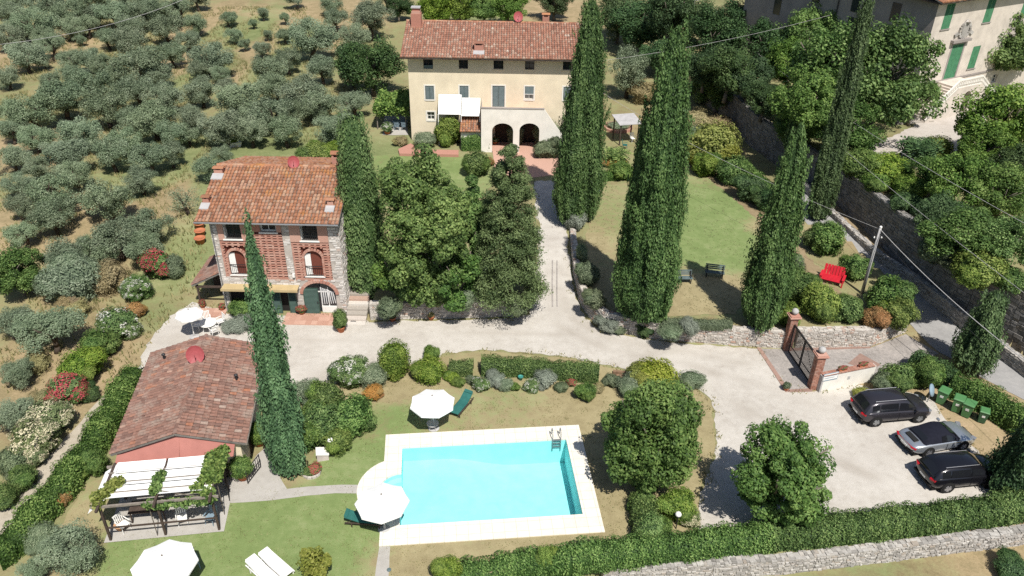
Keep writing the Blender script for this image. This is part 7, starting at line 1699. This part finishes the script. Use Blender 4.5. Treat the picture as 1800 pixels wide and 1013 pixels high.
for k in range(2): MB().bb(0.1, sw-0.1-0.15*k, -0.014, -0.011, sh_*(0.62-0.27*k), sh_*(0.70-0.27*k)).build('lettering', 'blue_grey_paint', sign)
x_, z_ = sf.at(1492, 664); MB().bb(x_-0.09, x_+0.09, -0.02, -0.002, z_-0.12, z_+0.12).build('ornament', 'pole_concrete', sg)
for (u, v, lab) in ((1482, 645, 'red flowers in a trough on the white sign wall, the one by the pillar'), (1517, 642, 'red flowers in a trough on the white sign wall, the one at the free end')):
    x_, z_ = sf.at(u, v, 0.15); t = thing('flower_trough', lab, 'plant pot', sf.w(x_, 0.15, SHt+0.075), sf.rz); MB().bb(-0.3, 0.3, -0.1, 0.1, 0, 0.16).build('trough', 'terracotta', t); from_mesh('flowers', BUSH['red'][0], t, (0, 0, 0.08), (0, 0, 0), (0.75, 0.35, 0.28))
# ------------------------------------------------------------------ wheelie bins and round mirror
def bin_(label, p, rz, s=1.0, mat='bin_green', lid='bin_green'):
    t = thing('wheelie_bin', label, 'wheelie bin', p, rz, 'wheelie bins'); 
    def rg(w, d, z): return [(-w, -d, z), (w, -d, z), (w, d, z), (-w, d, z)]
    MB().loft([rg(0.22*s, 0.26*s, 0.06), rg(0.29*s, 0.35*s, 0.95*s), rg(0.31*s, 0.37*s, 0.96*s), rg(0.31*s, 0.37*s, 1.0*s)]).build('body', mat, t)
    MB().loft([rg(0.32*s, 0.385*s, 1.0*s), rg(0.32*s, 0.385*s, 1.035*s), rg(0.27*s, 0.32*s, 1.085*s)]).build('lid', lid, t)
    MB().box((0, 0.42*s, 0.97*s), (0.5*s, 0.05, 0.05)).build('handle', mat, t)
    for x in (-0.27*s, 0.27*s): MB().tube((x-0.025, 0.3*s, 0.1), (x+0.025, 0.3*s, 0.1), 0.1, n=12).build('wheel', 'black_rubber', t)
    MB().box((0, -0.33*s, 0.66*s), (0.2*s, 0.012, 0.16*s), M=Matrix.Rotation(0.1, 3, 'X')).build('label_patch', 'white_paint', t)
bin_('tall green wheelie bin standing alone next to the round mirror', GT(1653, 708), -0.75); bin_('green wheelie bin paired with another, the one towards the round mirror', GT(1679, 722), -0.6); bin_('green wheelie bin paired with another, the one towards the small bin', GT(1697, 731), -0.72); bin_('smaller dark green wheelie bin with pale lid at the end of the row', GT(1724, 741), -0.5, 0.86, 'bin_green_dark', 'bin_green')
q = GT(1630, 707); t = thing('traffic_mirror', 'round grey traffic mirror on a thin post beside the bins', 'mirror', q, 0.9)
MB().tube((0, 0, 0), (0, 0, 1.0), 0.03).build('post', 'grey_metal', t); MB().lathe([(0.42, 0), (0.4, 0.07), (0.2, 0.12), (0.02, 0.13)], 20).xf(Matrix.Translation((0, 0.02, 0.95)) @ Matrix.Rotation(math.radians(65), 4, 'X')).build('mirror_head', 'blue_grey_paint', t, True)

# ------------------------------------------------------------------ cars
def carmat(name, col, metal=0.5, rough=0.28):
    n = NT(name); n.set(rough, 0.5, metal); n.base(col); n.p.inputs['Coat Weight'].default_value = 0.6; n.p.inputs['Coat Roughness'].default_value = 0.06
carmat('car_grey', (0.045, 0.042, 0.05)); carmat('car_silver', (0.50, 0.53, 0.57), 0.75, 0.32); carmat('car_black', (0.010, 0.010, 0.013), 0.2, 0.2)
n_ = NT('car_glass'); n_.set(0.06, 0.6); n_.base((0.012, 0.013, 0.016))
plain('tail_red', (0.35, 0.008, 0.015), 0.3, 0.5, 0, 0.1, 3.0); plain('lamp_clear', (0.22, 0.23, 0.25), 0.15, 0.5, 0.2, 0.05, 3.0); plain('soft_top', (0.012, 0.013, 0.022), 0.9, 0.15, 0, 0.15, 5.0); plain('rim', (0.38, 0.38, 0.40), 0.35, 0.5, 0.8, 0.08, 4.0)
def car(label, rw, fw_, mat, L, W, H, kind, name='car'):
    """rw, fw_: ground points of the near rear and near front wheel"""
    d = Vector((fw_.x-rw.x, fw_.y-rw.y, 0)).normalized(); left = Vector((-d.y, d.x, 0)); m = (rw+fw_)/2+left*(W/2-0.1); m.z = 0.012
    t = thing(name, label, 'car', m, math.atan2(d.y, d.x)); h2 = W/2
    if kind == 'suv': st_ = [(-L/2, .55, .62, .80, .80), (-L/2+.12, .30, .92, .98, .98), (-L/2+.5, .22, 1, 1.04, 1.04), (-.9, .22, 1, 1.02, 1.02), (.5, .22, 1, .99, .99), (L*.23, .22, 1, .97, 1.01), (L*.36, .22, .98, .90, .96), (L/2-.28, .25, .93, .80, .88), (L/2-.06, .3, .80, .62, .72), (L/2, .38, .66, .52, .56)]
    else: st_ = [(-L/2, .45, .60, .62, .64), (-L/2+.14, .28, .88, .76, .80), (-L/2+.6, .18, 1.0, .84, .90), (-.8, .18, 1.0, .84, .86), (.4, .18, .97, .82, .82), (L*.24, .18, .98, .80, .82), (L*.36, .18, .97, .76, .74), (L/2-.3, .22, .90, .62, .64), (L/2-.06, .26, .76, .48, .52), (L/2, .32, .6, .42, .44)]
    rings = []
    for (x, zb, wf, zs, zt) in st_:
        w = h2*wf; rings.append([(x, -w*.86, zb), (x, -w, zb+.14), (x, -w*1.0, (zb+zs)/2), (x, -w*.97, zs-.06), (x, -w*.90, zs), (x, -w*.5, zt), (x, 0, zt+.02), (x, w*.5, zt), (x, w*.90, zs), (x, w*.97, zs-.06), (x, w, (zb+zs)/2), (x, w, zb+.14), (x, w*.86, zb)])
    o = MB().loft(rings).build('body', mat, t, True); sm = o.modifiers.new('s', 'SUBSURF'); sm.levels = 1; sm.render_levels = 1
    MB().bb(-L/2+.2, L/2-.25, -h2*.8, h2*.8, .14, .34).build('underbody', 'black_rubber', t)
    if kind == 'suv': cb = [(-L/2+.10, 1.02, .80), (-L/2+.50, H-.12, .71), (-L/2+.95, H-.02, .72), (-.2, H+.01, .73), (.32, H-.03, .72), (.55, H-.09, .70), (L*.255, 1.0, .78)]; belt = 1.0
    else: cb = [(-L/2+.72, .90, .76), (-L/2+1.15, H-.20, .66), (-.55, H-.05, .62), (-.15, H, .62), (.10, H-.02, .62), (.28, H-.07, .61), (.95, .83, .74)]; belt = .83
    wb = h2*.90; top_m = 'soft_top' if kind == 'cab' else mat
    def ring(c): x, z, w = c; wr = h2*w; q = max(belt, z-.07); return [(x, -wb, belt-.05), (x, -wr-(wb-wr)*.12, q), (x, -wr*.86, z), (x, 0, z+.035), (x, wr*.86, z), (x, wr+(wb-wr)*.12, q), (x, wb, belt-.05)]
    MB().loft([ring(c) for c in cb], True, False).build('cabin', top_m, t, True)
    def pt_(c, s_, f): r0 = ring(c); a, b = Vector(r0[0]), Vector(r0[1]); p = a.lerp(b, f); return Vector((p.x, s_*(abs(p.y)+.012), p.z+.004))
    def lerp_c(x):
        for a, b in zip(cb, cb[1:]):
            if a[0] <= x <= b[0]: f = (x-a[0])/(b[0]-a[0]); return tuple(a[k]+(b[k]-a[k])*f for k in range(3))
    def across(a, b, f0, f1, nm):
        g = []
        for f in (f0, (f0+f1)/2, f1):
            c = tuple(a[k]+(b[k]-a[k])*f for k in range(3)); wr = h2*c[2]; n_v = .018; g.append([(c[0]+(-n_v if a is cb[0] else n_v), -wr*.80, c[1]+n_v), (c[0]+(-n_v if a is cb[0] else n_v), 0, c[1]+.035+n_v), (c[0]+(-n_v if a is cb[0] else n_v), wr*.80, c[1]+n_v)])
        MB().loft(g, False, False).build(nm, 'car_glass', t, True)
    across(cb[-1], cb[-2], .08, .93, 'windscreen'); across(cb[0], cb[1], .15, .9, 'rear_window')
    spans = [(-L/2+.55, -L/2+1.0), (-L/2+1.08, -.12), (-.02, .85)] if kind == 'suv' else [(-.35, .55)]
    for s_ in (-1, 1):
        for (xa, xb) in spans:
            g = []
            for k in range(5):
                x = xa+(xb-xa)*k/4; c = lerp_c(x); hi = .93 if c[1] > belt+.25 else max(.3, (c[1]-belt)*3.2); g.append([pt_(c, s_, .12), pt_(c, s_, max(.14, hi))])
            MB().loft(g, False, False).build('side_window', 'car_glass', t, True)
    if kind == 'cab': MB().box((-L/2+.46, 0, .905), (.30, .84, .02), M=Matrix.Rotation(-.12, 3, 'Y')).build('engine_grille', 'black_rubber', t)
    k = cb[1:-1]
    for s_ in (-1, 1):
        if kind == 'suv': MB().tube((k[0][0]+.25, s_*h2*.60, H+.03), (k[-1][0]-.12, s_*h2*.60, H+.02), .02, n=6).build('roof_rail', 'rim', t)
        MB().box((cb[-1][0]-.18, s_*(h2+.05), belt+.06), (.14, .2, .13)).build('mirror', mat, t, bevel=.03)
        tl_h = .86 if kind == 'suv' else .66
        MB().box((-L/2+(.09 if kind == 'suv' else .10), s_*h2*.74, tl_h), (.14, h2*.36, .12 if kind == 'suv' else .06), -s_*.45).build('tail_light', 'tail_red', t, bevel=.02)
        MB().box((L/2-.24, s_*h2*.70, .70 if kind == 'suv' else .60), (.26, h2*.3, .12), -s_*.4).build('headlight', 'lamp_clear', t, bevel=.02)
        for x in (-.02, .98 if kind == 'suv' else .8): MB().bb(x, x+.012, s_*h2*.992-.012, s_*h2*.992+.012, .34, belt-.06).build('door_gap', 'black_rubber', t)
        MB().box((.75, s_*(h2+.006), belt-.2), (.2, .03, .03)).build('door_handle', mat, t)
        for x in (-(fw_-rw).length/2, (fw_-rw).length/2):
            rad = .35 if kind == 'suv' else .33
            MB().tube((x, s_*(h2-.13), rad), (x, s_*(h2+.006), rad), rad+.055, n=24).build('wheel_arch', 'black_rubber', t)
            ty = MB().lathe([(rad*.62, -.11), (rad*.95, -.11), (rad, -.07), (rad, .07), (rad*.95, .11), (rad*.62, .11)], 24).xf(Matrix.Translation((x, s_*(h2-.085), rad)) @ Matrix.Rotation(math.pi/2, 4, 'X')).build('wheel', 'black_rubber', t, False)
            rm = MB().lathe([(rad*.64, -.015), (rad*.60, .02), (rad*.12, .03), (.02, .04)], 20)
            rm.xf(Matrix.Translation((x, s_*(h2+.012), rad)) @ Matrix.Rotation(-s_*math.pi/2, 4, 'X')); rm.build('rim', 'rim' if kind == 'cab' or mat == 'car_black' else 'grey_metal', ty)
            for j in range(5):
                a = 2*math.pi*j/5+.3; MB().box((x+.40*rad*math.cos(a), s_*(h2+.03), rad+.40*rad*math.sin(a)), (rad*.42, .012, .06), M=Matrix.Rotation(-a-math.pi/2+math.pi/2*0+math.pi/2, 3, 'Y')).build('spoke_gap', 'black_rubber', ty)
    if kind == 'cab': MB().box((-L/2+.07, 0, .67), (.06, W*.7, .045)).build('light_bar', 'tail_red', t)
    MB().box((-L/2+.01, 0, .60 if kind == 'suv' else .5), (.03, .5, .11)).build('number_plate', 'white_paint', t)
    MB().box((-L/2+.06, 0, .40), (.1, W*.82, .12)).build('rear_bumper', 'black_rubber', t, bevel=.02)
    MB().box((L/2-.03, 0, .55 if kind == 'suv' else .42), (.06, W*.5, .16)).build('grille', 'black_rubber', t)
    return t
car('dark grey sport utility car parked beside the white sign wall', G(1536, 749), G(1612, 742), 'car_grey', 4.65, 1.92, 1.62, 'suv')
car('silver two door cabriolet with black soft top parked between two dark cars', G(1628, 802), G(1688, 791), 'car_silver', 4.45, 1.85, 1.27, 'cab')
car('black estate car parked under the dark conifer by the hedge', G(1661, 865), G(1737, 857), 'car_black', 4.6, 1.9, 1.52, 'suv')

# ------------------------------------------------------------------ lawn furniture
def bench(label, a, b, mat, back=True):
    A, B = a, b; d = Vector((B.x-A.x, B.y-A.y, 0)); L = d.length; t = thing('garden_bench', label, 'bench', A, math.atan2(d.y, d.x))
    for k in range(4): MB().bb(0, L, 0.02+0.12*k, 0.12+0.12*k, 0.42, 0.46).build('seat_slat', mat, t)
    if back:
        for k in range(3): MB().box((L/2, 0.55+0.035*k, 0.58+0.14*k), (L, 0.03, 0.11), M=Matrix.Rotation(-0.2, 3, 'X')).build('back_slat', mat, t)
    for x in (0.1, L-0.16): MB().bb(x, x+0.07, 0.02, 0.09, 0, 0.42).build('leg', 'dark_metal', t); MB().bb(x, x+0.07, 0.43, 0.52, 0, 0.9 if back else 0.42).build('leg', 'dark_metal', t); MB().bb(x, x+0.07, 0.02, 0.5, 0.60, 0.64).build('armrest', 'dark_metal', t)
    return t
bench('dark garden bench against the tallest cypress on the raised lawn', G(1180, 500, 1.2), G(1217, 500, 1.2), 'grey_blue_paint'); bench('dark garden bench in the cypress shadow on the raised lawn', G(1238, 488, 1.2), G(1272, 492, 1.2), 'grey_blue_paint')
p = G(1461, 497, 1.2); t = thing('red_bench', 'bright red wooden garden seat among the bushes by the roadside wall', 'seat', p, -0.5)
for k in range(5): MB().bb(-0.75, 0.75, -0.45+0.18*k, -0.29+0.18*k, 0.36+0.01*k, 0.40+0.01*k).build('seat_slat', 'red_paint', t)
for k in range(7): MB().box((-0.66+0.22*k, 0.56, 0.78), (0.19, 0.035, 0.8), M=Matrix.Rotation(-0.3, 3, 'X')).build('back_slat', 'red_paint', t)
for x in (-0.8, 0.8): MB().bb(x-0.1, x+0.1, -0.5, 0.5, 0.62, 0.66).build('armrest', 'red_paint', t); MB().bb(x-0.05, x+0.05, -0.48, -0.38, 0, 0.62).build('leg', 'red_paint', t); MB().bb(x-0.05, x+0.05, 0.3, 0.42, 0, 0.62).build('leg', 'red_paint', t)
p = G(1047, 343, 1.2); t = thing('garden_tub', 'small light blue tub on the lawn at the foot of the very broad cypress', 'tub', p)
MB().lathe([(0.22, 0.05), (0.32, 0.35), (0.34, 0.5), (0.28, 0.5)], 16).build('tub', 'blue_paint', t, True); MB().tube((-0.3, 0, 0.12), (-0.24, 0, 0.12), 0.12, n=12).build('wheel', 'black_rubber', t); MB().tube((0.24, 0, 0.12), (0.3, 0, 0.12), 0.12, n=12).build('wheel', 'black_rubber', t)
# gazebo with flat grey canopy
p = G(1108, 258, 1.2); t = thing('garden_gazebo', 'garden gazebo with flat grey canopy on dark posts behind the cycad', 'gazebo', p, 0.25)
for (x, y) in ((-1.0, 0.6), (1.0, 0.6), (-1.0, 2.6), (1.0, 2.6)): MB().bb(x-0.06, x+0.06, y-0.06, y+0.06, 0, 2.3).build('post', 'dark_wood', t)
MB().add([(-1.25, 0.35, 2.32), (1.25, 0.35, 2.32), (1.25, 2.85, 2.62), (-1.25, 2.85, 2.62), (-1.25, 0.35, 2.26), (1.25, 0.35, 2.26), (1.25, 2.85, 2.56), (-1.25, 2.85, 2.56)], [(0, 1, 2, 3), (7, 6, 5, 4), (0, 4, 5, 1), (1, 5, 6, 2), (2, 6, 7, 3), (3, 7, 4, 0)]).build('canopy', 'lead_flashing', t)
chair('white chair standing under the grey gazebo', G(1112, 250, 1.2), 0.4, 'white_paint'); chair('green chair on the grass in front of the grey gazebo', G(1098, 262, 1.2), 1.4, 'teal_canvas')
MB_ = MB(); p = G(1086, 226, 1.2); bd = thing('round_flower_bed', 'round brick edged flower bed behind the very broad cypress', 'flower bed', p)
for k in range(26): a = 2*math.pi*k/26; MB().box((1.5*math.cos(a), 1.5*math.sin(a), 0.14), (0.2, 0.34, 0.3), a).build('edging_brick', 'brick_pink', bd)
MB().lathe([(1.42, 0.1), (1.42, 0.18), (0.8, 0.24), (0.01, 0.26)], 20).build('soil', 'timber', bd); from_mesh('foliage', BUSH['olive'][0], bd, (0, 0, 0.15), (0, 0, 0), (2.2, 2.2, 0.5))
def cycad(label, p, w, mat='leaf_broad', n=46, ht=0.5, seed=5):
    t = thing('cycad_palm', label, 'palm', p); rs = np.random.RandomState(seed); V = []; Q = []; rn = []
    for k in range(n):
        a = k*2.4; el = 1.25-1.35*(k/n); L = w/2*(0.8+0.25*rs.rand()); pts_ = []
        for j in range(9):
            f = j/8; e = el-1.1*f*f; pts_.append(np.array([math.cos(a)*L*f*math.cos(max(-0.4, e*0.8)), math.sin(a)*L*f*math.cos(max(-0.4, e*0.8)), ht+L*f*math.sin(el)*0.9-0.55*L*f*f]))
        sd = np.array([-math.sin(a), math.cos(a), 0])
        for j in range(8):
            for s_ in (-1, 1):
                ww = L*0.20*math.sin(math.pi*(0.12+0.82*j/8)); b = len(V); q0, q1 = pts_[j], pts_[j+1]
                V += [q0, q0*0.45+q1*0.55, q1+sd*s_*ww+np.array([0, 0, 0.05]), q0+sd*s_*ww*0.9+(q1-q0)*0.4+np.array([0, 0, 0.05])]; Q.append((b, b+1, b+2, b+3)); rn.append(rs.rand())
    from_mesh('fronds', np_mesh('fronds', np.array(V), np.array(Q), np.array(rn), mat), t); MB().lathe([(0.2, -0.1), (0.24, ht*0.6), (0.2, ht), (0.05, ht+0.12)], 12).build('trunk', 'bark_dark', t)
    return t
cycad('spiky cycad palm with pale heart behind the low box hedge', G(1080, 288, 1.2), 3.6, 'leaf_broad', 46, 0.9)
shrub('ring of orange flowers round the foot of the cycad', 1080, 284, 40, 'orange', 0.35, 'flower_ring', 'flowers')
cycad('dark round palm on the villa forecourt above the tall wall', G(1606, 290, VILLA_Z), 4.2, 'leaf_dark', 90, 1.6, 6)
# vine arbour beside the yellow house
p = G(690, 228, 1.2); t = thing('vine_arbour', 'arbour roofed with bright green vine leaves beside the yellow house', 'arbour', p)
for (x, y) in ((-1.6, 0), (1.5, 0), (-1.4, 4.6), (1.8, 4.6)): MB().tube((x, y, 0), (x, y, 2.4), 0.06).build('post', 'grey_wood', t)
for y in (0, 2.3, 4.6): MB().bb(-1.8, 1.9, y-0.05, y+0.05, 2.4, 2.5).build('beam', 'grey_wood', t)
rs = np.random.RandomState(71); n = 5200; C = np.stack([rs.uniform(-1.9, 2.0, n), rs.uniform(-0.4, 5.0, n), 2.55+0.18*rs.normal(size=n)], 1); C[:, 2] += 0.25*np.sin(C[:, 0]*2.1)*np.sin(C[:, 1]*1.7)
hang = rs.rand(n) < 0.12; C[hang, 1] = -0.35+0.15*rs.normal(size=hang.sum()); C[hang, 2] -= rs.rand(hang.sum())*0.7
V, Q = leaf_quads(C, unit(rs, n)*0.7+np.array([0, -0.1, 0.8]), 0.26, 0.2, rs, 0.4); from_mesh('foliage', np_mesh('foliage', V, Q, rs.rand(n), 'leaf_bright'), t)
tb = thing('blue_table', 'blue garden table in the shade of the vine arbour', 'table', G(704, 224, 1.2)); MB().bb(-0.8, 0.8, -0.4, 0.4, 0.7, 0.75).build('table_top', 'blue_grey_paint', tb)
for (x, y) in ((-0.7, -0.32), (0.7, -0.32), (-0.7, 0.32), (0.7, 0.32)): MB().bb(x-0.03, x+0.03, y-0.03, y+0.03, 0, 0.7).build('leg', 'blue_grey_paint', tb)
for (u, v, r_, lab) in ((698, 229, 3.2, 'blue chair under the vine arbour, the one towards the hydrangea'), (711, 229, 3.0, 'blue chair under the vine arbour, the one towards the house wall')): chair(lab, G(u, v, 1.2), r_, 'blue_grey_paint')
sheet('arbour_paving', [(q.x, q.y) for q in [G(u, v, 1.2) for (u, v) in ((672, 238), (718, 238), (714, 205), (676, 205))]], 'concrete_path', 0.03, 1.0, 0.05, zf=lambda x, y: 1.2)
# bathtub planter
p = GT(410, 258); t = thing('white_trough', 'long white stone trough planted with green in the grove', 'planter', p, 0.35); MB().loft([[(-0.75, -0.25, 0), (0.75, -0.25, 0), (0.75, 0.25, 0), (-0.75, 0.25, 0)], [(-0.9, -0.35, 0.5), (0.9, -0.35, 0.5), (0.9, 0.35, 0.5), (-0.9, 0.35, 0.5)]]).build('trough', 'white_paint', t); from_mesh('foliage', BUSH['bright'][0], t, (-0.2, 0.1, 0.3), (0, 0, 0), (1.3, 0.8, 0.6))
# statue on its slab, second slab
p = GT(118, 868); t = thing('garden_statue', 'pale blue stone statue beside the long hedge', 'statue', p, 0.3)
MB().lathe([(0.2, 0), (0.2, 0.1), (0.14, 0.14), (0.15, 0.3), (0.11, 0.5), (0.15, 0.62), (0.16, 0.74), (0.06, 0.84), (0.05, 0.87), (0.09, 0.93), (0.1, 1.0), (0.06, 1.08), (0.01, 1.1)], 12).build('figure', 'statue_stone', t, True)
for s_ in (-1, 1): MB().path([(s_*0.14, 0, 0.74), (s_*0.22, -0.05, 0.58), (s_*0.1, -0.14, 0.5)], 0.045, 6).build('arm', 'statue_stone', t)
for (L_, lab) in (([(115, 858), (132, 850), (136, 858), (122, 872), (113, 868)], 'pink stone slab at the foot of the blue statue'), ([(82, 892), (108, 888), (95, 905), (78, 904)], 'pale stone slab below the orange brown shrub')):
    q = [GT(u, v) for u, v in L_]; o = MB().prism([(a.x-q[0].x, a.y-q[0].y) for a in q], -0.05, 0.12).build('stone_slab', 'pale_stone', None, loc=q[0], bevel=0.015); tag(o, lab, 'stone slab')
# box planter and red plant ring by the slim cypress
p = GT(568, 805); t = thing('white_box', 'white topped stone box in the bed beside the slim cypress', 'box', p, 0.25); MB().bb(-0.32, 0.32, -0.28, 0.28, 0, 0.45).build('box', 'pale_stone', t); MB().box((0, 0, 0.49), (0.72, 0.64, 0.07), M=Matrix.Rotation(0.18, 3, 'Y')).build('lid', 'white_paint', t)
p = GT(548, 832); t = thing('flower_ring_bed', 'small stone ringed bed with a red flowering plant near the slim cypress', 'flower bed', p)
for k in range(12): a = 2*math.pi*k/12; MB().box((0.45*math.cos(a), 0.45*math.sin(a), 0.07), (0.13, 0.22, 0.16), a).build('edging_stone', 'stone_pale', t)
from_mesh('flowers', BUSH['red'][1], t, (0.15, 0.1, 0.02), (0, 0, 0), (0.8, 0.8, 0.55)); from_mesh('foliage', BUSH['green'][0], t, (-0.15, 0, 0.02), (0, 0, 0), (0.7, 0.7, 0.4))
# lamp posts
for (u, v, h, lab) in ((1188, 930, 0.95, 'white topped garden lamp post in the shade of the rounded full tree'), (584, 800, 1.0, 'white garden lamp at the edge of the bushes by the pool lawn'), (188, 585, 1.3, 'white garden lamp standing in the oleander border')):
    q = GT(u, v); t = thing('garden_lamp', lab, 'lamp', q); MB().tube((0, 0, 0), (0, 0, h), 0.03).build('post', 'dark_metal', t); MB().lathe([(0.05, 0), (0.14, 0.04), (0.17, 0.14), (0.11, 0.24), (0.03, 0.27)], 14, (0, 0, h)).build('lamp_shade', 'white_paint', t, True)
# timber edging by the bed
A = GT(1070, 664); t = thing('timber_edging', 'two weathered timber sleepers edging the gravel beside the dark hedge', 'edging', A, -0.14)
for k in range(2): MB().bb(0.1+0.15*k, 1.55+0.1*k, 0.0+0.42*k, 0.2+0.42*k, 0, 0.22).build('sleeper', 'timber', t, bevel=0.015)
# lemon tree on the lawn
p = GT(556, 1022); t = thing('lemon_tree', 'small yellow green lemon tree with pale trunk on the lawn', 'tree', p)
from_mesh('crown', crown('lemon_crown', 404, 'leaf_yellow', 30, 90, (0.5, 0.5, 0.32), 0.66, (0.1, 0.18), 0.075, 0.045, 0.4), t, scale=(1.85, 1.85, 2.1)); from_mesh('trunk', trunk_mesh('lemon_trunk', 405, 'bark_grey', 0.04, 0.35, 5, 0.3, 0.7, 0.05), t, scale=(1.85, 1.85, 2.1))
# paving strips in the drive
for (ua, ub, va, vb) in ((970, 976, 398, 560), (978, 986, 398, 560)):
    q = BZ([(ua, va), (ua+1.6, va), (ua+2.4, 540), (ua, 540)]); 
    mbx = MB(); mbx.add([(a.x-q[0].x, a.y-q[0].y, base_h(a.x, a.y)+0.022) for a in q], [(0, 3, 2, 1)]); struct(mbx.build('paving_strip', 'setts', None, loc=(q[0].x, q[0].y, 0)))
# ------------------------------------------------------------------ poles and cables
p = G(1515, 516, 1.2); Hp = height_at(p.x, p.y, 400)-1.2
pole = thing('utility_pole', 'grey utility pole with cross bracket by the roadside wall', 'utility pole', p); MB().tube((0, 0, -0.2), (0, 0, Hp), 0.13, 0.085, 12).build('shaft', 'pole_concrete', pole, True)
MB().bb(-0.3, 0.3, -0.04, 0.04, Hp-0.95, Hp-0.87).build('bracket', 'dark_metal', pole); MB().lathe([(0.1, 0), (0.1, 0.06), (0.03, 0.12)], 10, (0, 0, Hp)).build('cap', 'white_paint', pole)
for s_ in (-0.26, 0.26): MB().lathe([(0.03, 0), (0.06, 0.05), (0.04, 0.14), (0.02, 0.16)], 8, (s_, 0, Hp-0.87)).build('insulator', 'white_paint', pole)
pt = p+Vector((0, 0, Hp-0.15))
q = G(1212, 66, VILLA_Z-1); q.z = terr(q.x, q.y); Hq = height_at(q.x, q.y, -12)-q.z
pole2 = thing('utility_pole', 'pale wooden pole far off among the dark trees behind the cypresses', 'utility pole', q); MB().tube((0, 0, -0.2), (0, 0, Hq), 0.15, 0.11, 10).build('shaft', 'pole_concrete', pole2, True); MB().bb(-0.7, 0.7, -0.05, 0.05, Hq-1.0, Hq-0.9).build('cross_arm', 'pole_concrete', pole2)
def cable(label, a, b, sag, r=0.018, mat='pole_concrete'):
    r *= 0.72
    a, b = Vector(a), Vector(b); o0 = Vector((a.x, a.y, a.z)); mb = MB(); n = 24; pts_ = [a.lerp(b, k/n)-Vector((0, 0, 4*sag*(k/n)*(1-k/n)))-o0 for k in range(n+1)]
    tag(mb.path(pts_, r, 5).build('overhead_cable', mat, None, loc=o0), label, 'cable')
hr = fY.w(YW-0.5, 0.0, 6.6)
cable('thin cable from the utility pole across the raised lawn to the yellow house', pt, hr, 0.8)
cable('thick pale cable from the utility pole along the roadside wall', pt, G(1830, 655, 4.5), 0.4, 0.035); cable('second cable from the utility pole dipping towards the road', pt-Vector((0, 0, 0.3)), G(1900, 740, 4.8), 0.7, 0.016, 'dark_metal')
qt = Vector((q.x, q.y, q.z+Hq-0.85))
cable('upper of two long cables passing in front of the villa trees', qt+Vector((0.6, 0, 0)), G(1860, 425, 10.5), 1.6, 0.022); cable('lower of two long cables passing in front of the villa trees', qt+Vector((-0.6, 0, 0)), G(1860, 560, 8.0), 1.4, 0.02)
cable('level cable between the yellow house and the villa', fY.w(YW, 1.0, 8.3), fV.w(0, 12, 8.0), 0.5, 0.02)
cable('single cable crossing the top of the olive grove', G(-40, 82, 9.0), G(330, -4, 9.0), 1.0, 0.03)
